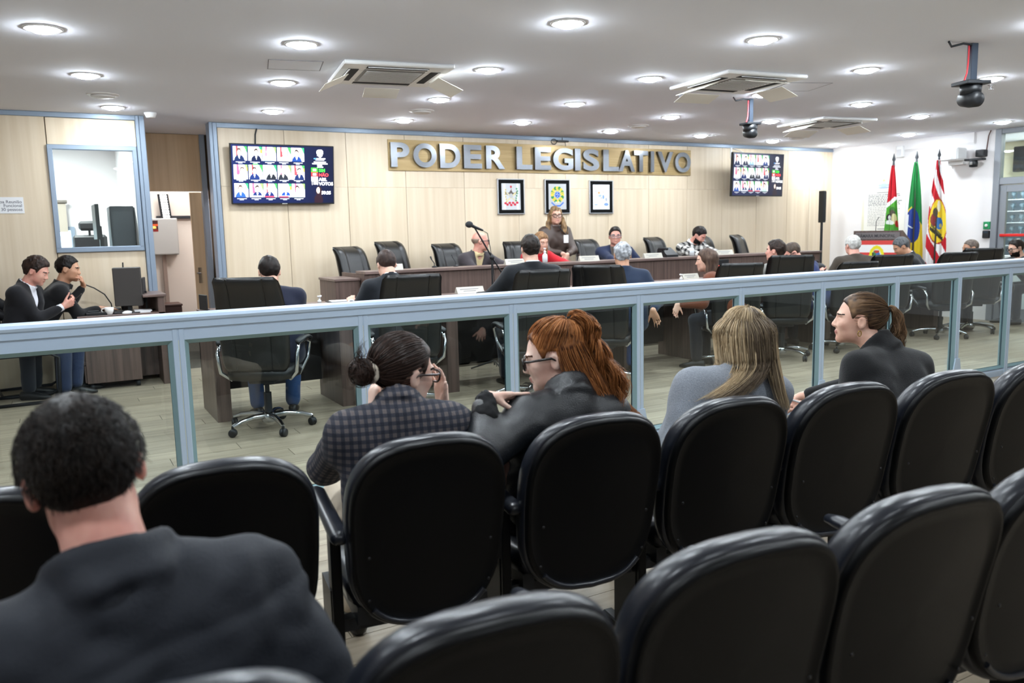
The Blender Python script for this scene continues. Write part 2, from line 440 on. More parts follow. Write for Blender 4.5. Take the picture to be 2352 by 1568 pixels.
# ---------------------------------------------------------------- glazed railing: posts, rails, panes
YR = 4.37
PX = [-1.40, -0.44, 0.519, 1.49, 2.461, 3.455, 4.40, 5.28, 6.20, 7.08, 7.88, 8.70, 9.52]
rail = thing('glazed_railing', 'long pale grey-blue aluminium railing with clear glass panes between audience and chamber', 'railing', (0, YR, 0))
xa, xb = PX[0] - 0.4, PX[-1] + 0.4
prof = [(-0.012, 0.972), (-0.012, 1.030), (-0.022, 1.034), (-0.022, 1.066), (-0.030, 1.072), (-0.034, 1.085), (-0.030, 1.100), (-0.018, 1.106), (0.06, 1.106), (0.072, 1.100), (0.076, 1.085), (0.070, 1.072), (0.062, 1.066), (0.062, 1.034), (0.052, 1.030), (0.052, 0.972)]
MB().loft([[Vector((x, y, z)) for y, z in prof] for x in (xa, xb)], sm=False).build('top_rail', alu_rail, rail)
MB().loft([[Vector((x, y, z)) for y, z in [(-0.01, 0.0), (-0.01, 0.05), (0.005, 0.075), (0.035, 0.075), (0.05, 0.05), (0.05, 0.0)]] for x in (xa, xb)], sm=False).build('bottom_rail', alu_rail, rail)
for i, px in enumerate(PX):
    MB().box(px - 0.028, px - 0.0025, -0.015, 0.055, 0.0, 1.032, ch=0.003).box(px + 0.0025, px + 0.028, -0.015, 0.055, 0.0, 1.032, ch=0.003).build('post', alu_rail, rail)
    MB().box(px - 0.0025, px + 0.0025, -0.010, 0.05, 0.0, 1.03).build('seam_strip', mat('pale_seam', '#c9cfc6', 0.5), rail)
    if i >= 5 and i % 2 == 1 or i in (7, 9):
        MB().prism([(-0.085, 0.0), (0.085, 0.0), (0.03, 0.24), (-0.03, 0.24)], -0.028, -0.016, Matrix(((1, 0, 0, px), (0, 0, 1, 0), (0, 1, 0, 0), (0, 0, 0, 1)))).build('gusset', alu_rail, rail)
for i in range(len(PX) - 1):
    a, b = PX[i] + 0.028, PX[i + 1] - 0.028
    c = 0.022
    mbf = MB()
    # bevelled glazing bead round the pane: outer edge at the frame, inner edge at the glass
    o4 = [(a, 0.075), (b, 0.075), (b, 0.972), (a, 0.972)]; i4 = [(a + c, 0.075 + c), (b - c, 0.075 + c), (b - c, 0.972 - c), (a + c, 0.972 - c)]
    for y0, y1 in ((-0.012, 0.012), (0.05, 0.026)):
        V = [Vector((x, y0, z)) for x, z in o4] + [Vector((x, y1, z)) for x, z in i4]
        mbf.add(V, [(k, (k + 1) % 4, 4 + (k + 1) % 4, 4 + k) for k in range(4)])
    mbf.build('glazing_bead', seal_green, rail)
    MB().box(a + c - 0.008, b - c + 0.008, 0.016, 0.022, 0.09, 0.957).build('pane', glass, rail)

# ================================================================ CEILING FITTINGS
LROWS = {  # row name -> positions (x, y)
 'the row along the back wall': [(0.645, 9.03), (2.127, 8.757), (3.66, 8.943), (5.068, 8.641), (6.645, 9.0), (8.23, 8.992), (9.89, 9.2), (11.462, 9.337)],
 'the second row out from the back wall': [(0.354, 7.373), (1.831, 7.116), (3.425, 7.446), (4.85, 7.19), (6.494, 7.609), (7.994, 7.474), (9.504, 6.473), (11.293, 7.869)],
 'the third row out from the back wall': [(0.071, 5.888), (1.599, 5.675), (3.19, 5.963), (4.676, 5.756), (6.30, 6.0), (7.871, 6.066), (11.194, 6.422)],
 'the row above the railing': [(-0.15, 4.35), (1.35, 4.15), (2.959, 4.454), (4.476, 4.272), (6.171, 4.716), (7.67, 4.527), (9.3, 4.6), (10.9, 4.8)],
 'the row over the audience': [(-1.8, 2.8), (-0.3, 2.75), (1.2, 2.6), (2.75, 2.9), (4.25, 2.75), (5.9, 3.1), (7.5, 3.0)],
 'the rearmost row behind the camera': [(-0.6, 0.9), (2.5, 0.9), (5.6, 1.1), (1.0, -1.0), (4.0, -1.0)],
}
ring_me = MB().lathe([(0.088, 0.0), (0.092, -0.006), (0.104, -0.008), (0.112, -0.003), (0.112, 0.0)], n=32).mesh('trim_ring'); ring_me.materials.append(white_plastic)
glow_me = MB().lathe([(0.02, -0.030), (0.05, -0.026), (0.075, -0.015), (0.089, -0.002)], n=24).mesh('diffuser'); glow_me.materials.append(lamp_glow)  # dome shape added so the lamp brightens the ceiling, standing in for lens glow
ordn = ['leftmost', 'second from left', 'third from left', 'fourth from left', 'fifth from left', 'sixth from left', 'seventh from left', 'eighth from left']
for rn, ps in LROWS.items():
    for k, (x, y) in enumerate(ps):
        t = thing('downlight', f'round recessed white downlight, {ordn[k]} in {rn}', 'ceiling light', (x, y, H), 0, 'recessed ceiling downlights')
        add_obj('trim_ring', ring_me, t); add_obj('diffuser', glow_me, t)
def cassette(x, y, az, label, flaps):
    t = thing('ceiling_air_conditioner', label, 'air conditioner', (x, y, H), az, 'ceiling cassette air conditioners')
    h = 0.43
    MB().box(-h, h, -h, -0.20, -0.03, 0, ch=0.008).box(-h, h, 0.20, h, -0.03, 0, ch=0.008).box(-h, -0.20, -0.2, 0.2, -0.03, 0, ch=0.008).box(0.20, h, -0.2, 0.2, -0.03, 0, ch=0.008).build('fascia', white_plastic, t)
    MB().box(-0.24, 0.24, -0.24, 0.24, -0.036, -0.022, ch=0.004).build('intake_grille', grille_grey, t)
    g = MB()
    for i in range(11): g.box(-0.22, 0.22, -0.21 + i * 0.04, -0.20 + i * 0.04, -0.041, -0.036)
    g.build('grille_ribs', white_plastic, t)
    for k in range(4):
        R = Matrix.Rotation(k * PI / 2, 4, 'Z')
        MB().box(-0.24, 0.24, 0.285, 0.365, -0.033, -0.029, R).build('outlet_slot', slot_black, t)
        RT = R @ Matrix.Translation((0, 0.365, -0.035)) @ Matrix.Rotation(math.radians(-28), 4, 'X')
        MB().box(-0.235, 0.235, -0.062, 0.0, -0.006, 0.0, RT).build('louver', white_plastic, t)
    for (fx, fy, fa, tilt, L, Wd) in flaps:
        RT = Matrix.Translation((fx, fy, -0.06)) @ Matrix.Rotation(math.radians(fa), 4, 'Z') @ Matrix.Rotation(math.radians(tilt), 4, 'X')
        MB().box(-L / 2, L / 2, 0, Wd, -0.004, 0.0, RT, ch=0.001).build('deflector', mat('cream_plastic', '#e9e4d8', 0.5), t)
    return t
cassette(2.50, 6.38, 9, 'white cassette air conditioner with hanging deflector plates, nearest the left television', [(-0.36, -0.02, 90, -24, 0.36, 0.20), (0.36, -0.02, -90, -24, 0.36, 0.22), (0.02, 0.37, 0, -20, 0.3, 0.16)])
cassette(5.50, 5.55, 6, 'white cassette air conditioner directly before the hanging camera in mid ceiling', [(-0.36, 0.0, 90, -20, 0.42, 0.16), (0.36, 0.0, -90, -22, 0.36, 0.20), (-0.1, 0.37, 0, -18, 0.4, 0.18), (0, -0.36, 180, -16, 0.4, 0.1)])
cassette(8.78, 7.28, 8, 'white cassette air conditioner closest to the right television', [(-0.36, 0.0, 90, -20, 0.42, 0.16), (0.36, 0.0, -90, -20, 0.4, 0.2), (0.0, 0.37, 0, -20, 0.42, 0.2)])
vm = MB().lathe([(0.02, -0.028), (0.085, -0.028), (0.10, -0.022), (0.10, -0.016), (0.075, -0.012), (0.075, -0.010), (0.125, -0.010), (0.135, -0.004), (0.135, 0)], n=28).mesh('vent_disc'); vm.materials.append(mat('vent_white', '#cfcac6', 0.5))
for (x, y), lb in zip([(0.52, 8.29), (3.56, 8.19), (6.63, 8.39), (9.86, 8.69)], ['above the booth desk', 'above the first bench chairs', 'above the end of the metal letter sign', 'in front of the right television']):
    t = thing('round_air_vent', f'white round ceiling air vent {lb}', 'air vent', (x, y, H), 0, 'round ceiling vents'); add_obj('vent_disc', vm, t)
sd = thing('smoke_detector', 'small white smoke detector near the niche', 'smoke detector', (1.01, 9.30, H))
MB().lathe([(0.02, -0.05), (0.045, -0.048), (0.05, -0.03), (0.06, -0.012), (0.06, 0)], n=20).build('housing', white_plastic, sd)
sd = thing('ceiling_sensor', 'round bluish ceiling sensor beside the middle air conditioner', 'sensor', (5.62, 6.33, H))
MB().lathe([(0.02, -0.018), (0.08, -0.015), (0.09, -0.004), (0.09, 0)], n=24).build('housing', mat('bluish_plastic', '#b9bfd2', 0.4), sd)
sp = thing('sprinkler', 'small sprinkler head on the ceiling near the large hanging camera', 'sprinkler', (8.05, 4.75, H))
MB().lathe([(0.008, -0.04), (0.02, -0.036), (0.008, -0.03), (0.008, -0.01), (0.035, -0.004), (0.035, 0)], n=14).build('head', chrome, sp)
def hatch(x0, y0, az, wx, wy, label):
    t = thing('access_hatch', label, 'ceiling hatch', (x0, y0, H), az)
    g = MB(); e = 0.006
    for a, b, c, d in ((-wx, wx, -wy, -wy + e), (-wx, wx, wy - e, wy), (-wx, -wx + e, -wy, wy), (wx - e, wx, -wy, wy)): g.box(a, b, c, d, -0.003, 0)
    g.build('shadow_gap', mat('hatch_gap', '#77747a', 0.8), t)
    MB().box(-wx + e, wx - e, -wy + e, wy - e, -0.002, 0).build('hatch_cover', ceil_paint, t)
hatch(1.74, 6.38, 12, 0.20, 0.18, 'flush access hatch in the ceiling left of the left air conditioner')
hatch(6.30, 5.55, 20, 0.22, 0.22, 'flush access hatch in the ceiling right of the middle air conditioner')
def hang_cam(x, y, drop, az, s, label):
    t = thing('ptz_camera', label, 'camera', (x, y, H), az, 'hanging video cameras')
    MB().box(-0.03 * s, 0.03 * s, -0.03 * s, 0.03 * s, -drop, 0, ch=0.004).build('pole', mat('blue_grey_pole', '#39424f', 0.4, 0.5), t)
    MB().box(-0.11 * s, 0.11 * s, -0.10 * s, 0.10 * s, -drop - 0.03 * s, -drop, ch=0.004).build('tray', dark_grey, t)
    MB().lathe([(0.03, -0.07), (0.07, -0.065), (0.075, 0.0)], (0, 0, -drop - 0.03 * s), 20).build('yoke', black_plastic, t)
    R = Matrix.Translation((0, 0.0, -drop - 0.14 * s)) @ Matrix.Rotation(math.radians(80), 4, 'X')
    hd = MB().lathe([(0.02 * s, -0.10 * s), (0.06 * s, -0.09 * s), (0.07 * s, 0.0), (0.065 * s, 0.08 * s), (0.045 * s, 0.10 * s), (0.03 * s, 0.10 * s)], (0, 0, 0), 20, R).build('camera_head', black_plastic, t)
    MB().lathe([(0.01, 0.101 * s), (0.032 * s, 0.101 * s), (0.034 * s, 0.106 * s)], (0, 0, 0), 16, R).build('lens', chrome, hd)
    MB().tube([(0.035 * s, 0, -0.0), (0.045 * s, 0.01, -drop * 0.5), (0.07 * s, 0.03, -drop * 0.8), (0.09 * s, 0.03, -drop)], 0.006).build('red_cable', mat('red_cable', '#d2333c', 0.5), t)
    MB().tube([(0.03 * s, 0.02, -0.012), (0.12, 0.05, -0.012), (0.2, 0.03, -0.03), (0.26, 0.08, -0.008)], 0.008).build('ceiling_cable', dark_grey, t)
hang_cam(6.40, 6.26, 0.24, 190, 0.75, 'black dome camera hanging on a pole from mid ceiling')
hang_cam(6.05, 3.72, 0.27, 200, 0.9, 'large black camera on a pole with red cable near the right ceiling edge')
# ================================================================ FURNITURE
# ---- head bench on the dais
bench = thing('head_bench', 'long walnut presiding bench with vertical grain front panels facing the chamber', 'bench', (0, 8.0, 0))
nb = 9
for i in range(nb):
    x0 = 2.80 + i * (9.57 - 2.80) / nb; x1 = 2.80 + (i + 1) * (9.57 - 2.80) / nb
    MB().box(x0 + 0.0015, x1 - 0.0015, 0.0, 0.035, 0.02, 1.068, ch=0.002).build('front_panel', walnut, bench)
MB().box(2.77, 9.60, -0.03, 0.26, 1.07, 1.10, ch=0.003).build('upper_ledge', walnut_top, bench)
MB().box(2.80, 9.57, 0.03, 0.75, 0.90, 0.93, ch=0.003).build('work_surface', walnut_top, bench)
for x0 in (2.775, 9.57): MB().box(x0, x0 + 0.025, 0.0, 0.75, DAIS, 1.07).build('end_panel', walnut, bench)
wing = thing('wing_cabinet', 'lower walnut cabinet adjoining the left end of the presiding bench', 'cabinet', (2.62, 8.12, 0))
MB().box(-0.12, 0.145, 0.0, 0.55, 0.02, 1.005, ch=0.003).build('body', walnut, wing)
MB().box(-0.13, 0.148, -0.015, 0.56, 1.005, 1.03, ch=0.003).build('top', walnut_top, wing)
# ---- councillors' desks
desk_x = [1.05, 2.09, 3.10, 4.12, 5.13, 6.15, 7.17, 8.20, 9.25, 10.50]
order = ['first', 'second', 'third', 'fourth', 'fifth', 'sixth', 'seventh', 'eighth', 'ninth']
for i in range(9):
    a, b = desk_x[i], desk_x[i + 1]
    t = thing('councillor_desk', f'dark walnut councillor desk, {order[i]} from the left behind the glass railing', 'desk', (a, 6.72, 0), 0, 'councillor desks')
    L = b - a
    MB().box(0.0, L - 0.004, 0.0, 0.44, 0.735, 0.76, ch=0.002).build('desktop', walnut_top, t)
    MB().box(0.0, L - 0.004, 0.42, 0.72, 0.845, 0.87, ch=0.002).build('raised_ledge', walnut_top, t)
    MB().box(0.0, 0.115, 0.02, 0.70, 0.0, 0.734, ch=0.002).build('end_panel', walnut, t)
    if i == 8: MB().box(L - 0.115, L - 0.004, 0.02, 0.70, 0.0, 0.734, ch=0.002).build('end_panel', walnut, t)
    MB().box(0.12, L - 0.006, 0.60, 0.63, 0.16, 0.845).build('modesty_panel', mat('dark_modesty', '#2a2523', 0.5), t)
    MB().box(0.0, L - 0.004, 0.66, 0.70, 0.30, 0.845).build('front_panel', walnut, t)

# ---- executive leather chairs
def chair_back_mesh(z0, hgt, wd, rec):
    nv, nu = 22, 26
    us = []
    for k in range(nu): us.append(-1 + 2 * k / (nu - 1))
    rings = []
    for i in range(nv + 1):
        v = i / nv
        w = wd * (0.93 + 0.07 * math.sin(PI * min(1, v * 1.1))) * (1 - 0.12 * max(0, (v - 0.93) / 0.07) ** 2) * (1 - 0.12 * max(0, (0.06 - v) / 0.06))
        yc = -rec * v ** 1.3 - 0.045 * max(0, (v - 0.82) / 0.18) ** 2 + 0.02 * math.sin(PI * v)
        T = 0.125 * (1 - 0.18 * v) * math.sqrt(max(0.02, 1 - max(0, (v - 0.90) / 0.102) ** 2)) * math.sqrt(max(0.05, 1 - max(0, (0.05 - v) / 0.055) ** 2))
        z = z0 + hgt * v
        fr, bk = [], []
        for u in us:
            pil = (1 - abs(u) ** 5) ** 0.5 * 0.85 + 0.15 * (1 - abs(u) ** 16) ** 0.5 if abs(u) < 1 else 0.0
            g = sum(math.exp(-((u - s) / 0.035) ** 2) for s in (-0.5, 0.5)) * 0.010
            gh = sum(math.exp(-((v - s) / 0.014) ** 2) for s in (0.42, 0.76)) * (0.012 if abs(u) < 0.5 else 0)
            side = 0.018 if abs(u) > 0.56 else 0.0
            fr.append(Vector((w * u, yc + T * 0.5 * pil - g - gh + side * pil, z)))
            bk.append(Vector((w * u, yc - T * 0.5 * pil + g, z)))
        rings.append(fr + bk[::-1][1:-1] if False else fr + bk[::-1])
    mb = MB(); mb.loft(rings); return mb
def make_exec():
    t = thing('executive_chair', '', 'chair')
    chair_back_mesh(0.47, 0.69, 0.262, 0.13).build('backrest', leather, t).location = (0, -0.20, 0)
    # raised piping along the two seams of the rear
    p = MB()
    for s in (-1, 1):
        pts = []
        for i in range(14):
            v = 0.03 + 0.95 * i / 13
            yc = -0.13 * v ** 1.3 - 0.045 * max(0, (v - 0.82) / 0.18) ** 2 + 0.02 * math.sin(PI * v)
            T = 0.125 * (1 - 0.18 * v) * math.sqrt(max(0.02, 1 - max(0, (v - 0.90) / 0.102) ** 2))
            pts.append((s * 0.131, -0.20 + yc - T * 0.5 * 0.93 + 0.004, 0.47 + 0.69 * v))
        p.tube(pts, 0.005, 6)
    p.build('piping', leather_seam, t)
    rings = []
    for i, (sc, zz) in enumerate([(0.80, 0.395), (0.97, 0.405), (1.0, 0.44), (0.98, 0.475), (0.9, 0.495), (0.6, 0.502)]):
        rings.append([Vector((0.255 * sc * math.copysign(abs(math.cos(a)) ** 0.45, math.cos(a)), 0.02 + 0.25 * sc * math.copysign(abs(math.sin(a)) ** 0.45, math.sin(a)), zz)) for a in [2 * PI * k / 28 for k in range(28)]])
    MB().loft(rings).build('seat', leather, t)
    for s in (-1, 1):
        ar = MB().tube([(s * 0.22, -0.12, 0.40), (s * 0.285, -0.17, 0.46), (s * 0.30, -0.18, 0.60), (s * 0.30, -0.12, 0.665), (s * 0.30, 0.08, 0.668), (s * 0.298, 0.20, 0.635), (s * 0.285, 0.16, 0.52), (s * 0.23, 0.08, 0.40)], 0.0155, 8).build('armrest', chrome, t)
        rr = []
        for yy, hw, zz in ((-0.15, 0.015, 0.668), (-0.12, 0.03, 0.682), (0.0, 0.033, 0.69), (0.12, 0.032, 0.686), (0.19, 0.026, 0.668), (0.215, 0.012, 0.648)):
            rr.append([Vector((s * 0.30 + hw * math.cos(a), yy, zz + 0.013 * math.sin(a))) for a in [2 * PI * k / 10 for k in range(10)]])
        MB().loft(rr).build('arm_pad', black_plastic, ar)
    MB().tube([(0, 0, 0.10), (0, 0, 0.28)], 0.03, 12).tube([(0, 0, 0.27), (0, 0, 0.39)], 0.018, 12).box(-0.10, 0.10, -0.13, 0.13, 0.365, 0.40, ch=0.01).build('gas_column', dark_grey, t)
    b = MB().lathe([(0.03, 0.055), (0.055, 0.06), (0.06, 0.11), (0.035, 0.135)], n=16)
    for k in range(5):
        a = 2 * PI * k / 5 + 0.3; dx, dy = math.cos(a), math.sin(a)
        b.tube([(dx * 0.04, dy * 0.04, 0.105), (dx * 0.14, dy * 0.14, 0.112), (dx * 0.25, dy * 0.25, 0.098), (dx * 0.325, dy * 0.325, 0.075)], [0.024, 0.021, 0.018, 0.015], 8)
    b.build('star_base', chrome, t)
    for k in range(5):
        a = 2 * PI * k / 5 + 0.3; c = (math.cos(a) * 0.325, math.sin(a) * 0.325, 0)
        R = Matrix.Translation((c[0], c[1], 0.031)) @ Matrix.Rotation(a + 0.7, 4, 'Z') @ Matrix.Rotation(PI / 2, 4, 'Y')
        MB().lathe([(0.012, -0.024), (0.027, -0.022), (0.031, -0.016), (0.031, -0.006), (0.020, -0.002), (0.020, 0.002), (0.031, 0.006), (0.031, 0.016), (0.027, 0.022), (0.012, 0.024)], (0, 0, 0), 14, R).tube([(c[0], c[1], 0.04), (c[0], c[1], 0.08)], 0.009, 8).build('caster', black_plastic, t)
    return t
EXEC = make_exec(); _used = [False]
def exec_chair(x, y, az, label, z=0.0, group='leather executive chairs', h=1.0):
    if not _used[0]: o = EXEC; _used[0] = True
    else: o = copy_tree(EXEC)
    o.location = (x, y, z); o.rotation_euler = (0, 0, -math.radians(az))
    o.scale = (1, 1, h); o['label'] = label; o['group'] = group; return o
G1 = 'councillor chairs'; G2 = 'bench chairs'
exec_chair(1.36, 6.30, 30, 'black leather executive chair behind the man in the navy jumper', 0, G1, 1.03)
exec_chair(2.50, 6.28, 8, 'black leather executive chair behind the man in the dark suit at the second desk', 0, G1)
exec_chair(3.59, 6.02, 14, 'black leather executive chair behind the dark-haired man at the microphone stand', 0, G1)
exec_chair(4.52, 6.22, 48, 'black leather executive chair behind the grey-haired man in a blue suit', 0, G1)
exec_chair(6.17, 6.30, 24, 'black leather executive chair between the woman in brown and the man in grey', 0, G1, 0.955)
exec_chair(7.02, 6.34, 34, 'black leather executive chair behind the man in the navy jacket leaning down', 0, G1)
exec_chair(8.03, 6.36, 22, 'black leather executive chair behind the silver-haired man in a brown jacket', 0, G1, 0.905)
exec_chair(8.84, 6.44, 34, 'black leather executive chair before the lectern, left of the man in black suit', 0, G1, 0.95)
exec_chair(9.88, 6.32, 26, 'black leather executive chair left of the man with a shaved grey head', 0, G1, 0.945)
exec_chair(10.64, 6.38, 42, 'black leather executive chair nearest the glazed door, behind the shaved grey head', 0, G1, 0.97)
exec_chair(3.22, 9.06, 150, 'empty black leather chair turned aside at the left end of the bench', DAIS, G2)
exec_chair(3.80, 9.26, 152, 'empty high black leather chair standing by the wall left of the bald man', DAIS, G2, 1.04)
exec_chair(4.50, 9.16, 158, 'black leather chair of the bald man at the bench', DAIS, G2)
exec_chair(5.50, 9.22, 180, 'black leather chair of the woman in red at the bench', DAIS, G2)
exec_chair(6.64, 9.18, 165, 'black leather chair of the man in the blue jacket at the bench', DAIS, G2)
exec_chair(7.93, 9.24, 160, 'black leather chair of the man in the checked shirt at the bench', DAIS, G2)
exec_chair(8.86, 9.14, 150, 'empty black leather chair right of the man in the checked shirt', DAIS, G2)
exec_chair(9.58, 9.18, 152, 'empty black leather chair at the right end of the bench', DAIS, G2)

# ---- audience chairs
def outline(k, n=48):
    """rear view outline of the chair back, k = scale about its centre; x, z with z=0 at the bottom"""
    pts = []
    for i in range(n):
        a = 2 * PI * i / n
        c, s = math.cos(a), math.sin(a)
        e = 2.0 / (3.5 if s > 0 else 3.9)
        x = math.copysign(abs(c) ** e, c); z = math.copysign(abs(s) ** e, s)
        wd = 0.247 * (1.0 - 0.07 * (0.5 - 0.5 * z) - 0.07 * max(0, -z) ** 3)
        hh = 0.285 if s > 0 else 0.285
        bow = 0.034 * (1 - x * x) * (1 if s > 0 else -0.9)
        pts.append((x * wd * k, 0.285 + z * hh * k * 0.94 + bow * k))
    return pts
def back_loft(mb, prof, cap0=True, cap1=True):
    """prof: list of (scale, y offset); follows the reclined, slightly hollow back"""
    rings = []
    for k, yo in prof:
        r = []
        for x, z in outline(k):
            y = yo - 0.115 * (max(z, 0.0) / 0.57) ** 1.15 + 0.35 * x * x + 0.012 * math.sin(PI * z / 0.57)
            r.append(Vector((x, y, z + 0.325)))
        rings.append(r)
    mb.loft(rings, cap0, cap1); return mb
def make_aud():
    t = thing('auditorium_chair', '', 'chair')
    back_loft(MB(), [(0.02, 0.0), (0.4, 0.0), (0.8, 0.0), (0.90, 0.0), (0.925, -0.007), (0.95, -0.010), (0.975, -0.003), (0.987, 0.012), (0.97, 0.02)], True, True).build('back_shell', shell_black, t)
    back_loft(MB(), [(0.95, 0.012), (0.99, 0.014), (1.012, 0.024), (1.02, 0.045), (1.008, 0.068), (0.97, 0.085), (0.88, 0.095), (0.5, 0.088), (0.02, 0.085)], False, True).build('back_cushion', vinyl, t)
    # lower lip bead
    pts = [p for p in outline(0.93) if p[1] < 0.07]
    pts.sort()
    MB().tube([(x, -0.004 - 0.115 * (max(z, 0) / 0.57) ** 1.15 + 0.35 * x * x, z + 0.325) for x, z in pts], 0.009, 8).build('lower_bead', vinyl, t)
    for x in (-0.185, 0.185):
        for z in (0.10, 0.24): MB().add([p for r in sphere_mb((x, -0.006 - 0.115 * (max(z, 0.0) / 0.57) ** 1.15 + 0.35 * x * x, z + 0.325), (0.005, 0.003, 0.005), 8, 4) for p in r], [(i * 8 + k, i * 8 + (k + 1) % 8, (i + 1) * 8 + (k + 1) % 8, (i + 1) * 8 + k) for i in range(4) for k in range(8)], True).build('screw', mat('dull_screw', '#3a3a3c', 0.35, 0.8), t)
    rings = []
    for sc_, zz in [(0.86, 0.355), (0.98, 0.365), (1.0, 0.40), (0.985, 0.43), (0.9, 0.447), (0.5, 0.452)]:
        rings.append([Vector((0.225 * sc_ * math.copysign(abs(math.cos(a)) ** 0.5, math.cos(a)), 0.26 + 0.215 * sc_ * math.copysign(abs(math.sin(a)) ** 0.5, math.sin(a)), zz)) for a in [2 * PI * k / 28 for k in range(28)]])
    MB().loft(rings).build('seat', vinyl, t)
    MB().box(-0.235, 0.235, 0.14, 0.18, 0.27, 0.31).box(-0.20, -0.16, 0.10, 0.40, 0.30, 0.36).box(0.16, 0.20, 0.10, 0.40, 0.30, 0.36).build('beam', dark_grey, t)
    return t
def add_post(t, x):
    MB().box(x - 0.016, x + 0.016, 0.10, 0.155, 0.05, 0.60, ch=0.004).box(x - 0.022, x + 0.022, 0.02, 0.36, 0.004, 0.035, ch=0.006).box(x - 0.019, x + 0.019, 0.12, 0.27, 0.03, 0.42).build('arm_post', shell_black, t)
    MB().box(x - 0.012, x + 0.012, 0.155, 0.165, 0.10, 0.585).build('post_cover', mat('grey_post_cover', '#6b6d70', 0.5), t)
    rr = []
    for yy, hw, hh, zz in ((0.005, 0.010, 0.008, 0.617), (0.012, 0.024, 0.018, 0.617), (0.03, 0.028, 0.022, 0.618), (0.20, 0.027, 0.019, 0.630), (0.40, 0.026, 0.017, 0.642), (0.44, 0.016, 0.012, 0.640)):
        rr.append([Vector((x + hw * math.copysign(abs(math.cos(a)) ** 0.8, math.cos(a)), yy, zz + hh * math.sin(a))) for a in [2 * PI * k / 14 for k in range(14)]])
    MB().loft(rr).build('arm_pad', vinyl, t)
AUD = make_aud(); add_post(AUD, -0.256)
AUD_FLAG = [False]
def aud_chair(x, y, az, label, last=False):
    o = AUD if not AUD_FLAG[0] else copy_tree(AUD)
    AUD_FLAG[0] = True
    o.location = (x, y, 0); o.rotation_euler = (0, 0, -math.radians(az)); o['label'] = label; o['group'] = 'black auditorium chairs'
    if last: add_post(o, 0.256)
    return o
r1 = ['empty black auditorium chair to the right of the man in the dark shirt', 'black auditorium chair of the woman in the checked blazer', 'black auditorium chair of the red-haired woman', 'black auditorium chair of the blonde woman in a grey blazer',
      'empty black auditorium chair between the blonde and the turtleneck woman', 'black auditorium chair of the woman in the black turtleneck', 'black auditorium chair at the far right end of the front row, cut by the frame']
R1X = [-0.20, 0.345, 0.90, 1.445, 1.955, 2.463, 2.97, 3.48]
R2 = [(0.085, 1.13), (0.555, 1.115), (1.09, 1.11), (1.605, 1.085), (2.09, 1.05)]
for i in range(-1, 7):
    lb = 'black auditorium chair in the front row hidden before the man in the dark shirt' if i < 0 else r1[i]
    o = aud_chair(R1X[i + 1], 2.086 - 0.0616 * i + 0.115, 6.9, lb, last=(i == 6))
r2 = ['black auditorium chair under the man in the dark shirt', 'empty black chair, leftmost of the second row backs seen whole', 'empty black chair in the middle of the second row', 'empty black chair of the second row below the front-row turtleneck chair', 'black second-row chair cut by the right picture edge']
for j in range(-1, 4):
    aud_chair(R2[j + 1][0], R2[j + 1][1], 6.0, r2[j + 1], last=(j == 3))

# ---- booth desk (left) with raised ledge, mobile pedestal
bd = thing('booth_desk', 'walnut clerk desk with raised ledge before the booth wall at left', 'desk', (0.16, 8.92, 0))
MB().box(0.0, 0.80, 0.0, 0.61, 0.715, 0.745, ch=0.003).build('desktop', walnut_top, bd)
MB().box(0.0, 0.735, 0.03, 0.055, 0.62, 0.714).build('apron', walnut, bd)
MB().box(0.735, 0.80, 0.0, 0.61, 0.0, 0.90, ch=0.003).build('side_panel', walnut, bd)
MB().box(0.60, 0.82, -0.02, 0.61, 0.90, 0.925, ch=0.003).build('raised_ledge', walnut_top, bd)
MB().box(0.60, 0.735, 0.58, 0.60, 0.745, 0.90).build('ledge_back', walnut, bd)
MB().box(0.42, 0.735, 0.38, 0.40, 0.05, 0.715).build('modesty_panel', walnut, bd)
ped = thing('mobile_pedestal', 'dark walnut drawer pedestal on casters under the clerk desk', 'cabinet', (0.20, 8.95, 0))
MB().box(0.0, 0.50, 0.0, 0.36, 0.07, 0.61, ch=0.003).build('body', walnut, ped)
for k in range(3):
    d = MB().box(-0.018, -0.001, 0.01, 0.35, 0.08 + k * 0.177, 0.25 + k * 0.177, ch=0.002).build('drawer', walnut, ped)
    MB().tube([(-0.02, 0.18, 0.2 + k * 0.177), (-0.04, 0.18, 0.2 + k * 0.177)], 0.012, 10).build('knob', chrome, d)
for x in (0.04, 0.46):
    for y in (0.04, 0.32):
        MB().lathe([(0.012, -0.02), (0.03, -0.018), (0.03, 0.018), (0.012, 0.02)], (0, 0, 0), 12, Matrix.Translation((x, y, 0.032)) @ Matrix.Rotation(PI / 2, 4, 'Y')).tube([(x, y, 0.03), (x, y, 0.075)], 0.012, 8).build('caster', black_plastic, ped)
MB().box(0.02, 0.07, -0.003, 0, 0.585, 0.60).build('label_strip', paper, ped)
hb = thing('side_cabinet', 'small reddish-brown cabinet on the floor in the corridor doorway', 'cabinet', (1.27, 11.45, 0))
MB().box(-0.15, 0.17, 0, 0.4, 0.02, 0.60, ch=0.006).build('body', mat('dark_mahogany', '#3d211a', 0.4), hb)
MB().box(-0.16, 0.18, -0.012, 0.41, 0.60, 0.625, ch=0.004).build('top', MATS['dark_mahogany'], hb)
for zz in (0.2, 0.4): MB().box(-0.12, 0.14, -0.012, 0.0, zz - 0.085, zz + 0.085, ch=0.002).tube([(0.15, 0.02, zz), (0.185, 0.02, zz)], 0.02, 8).build('drawer', MATS['dark_mahogany'], hb)
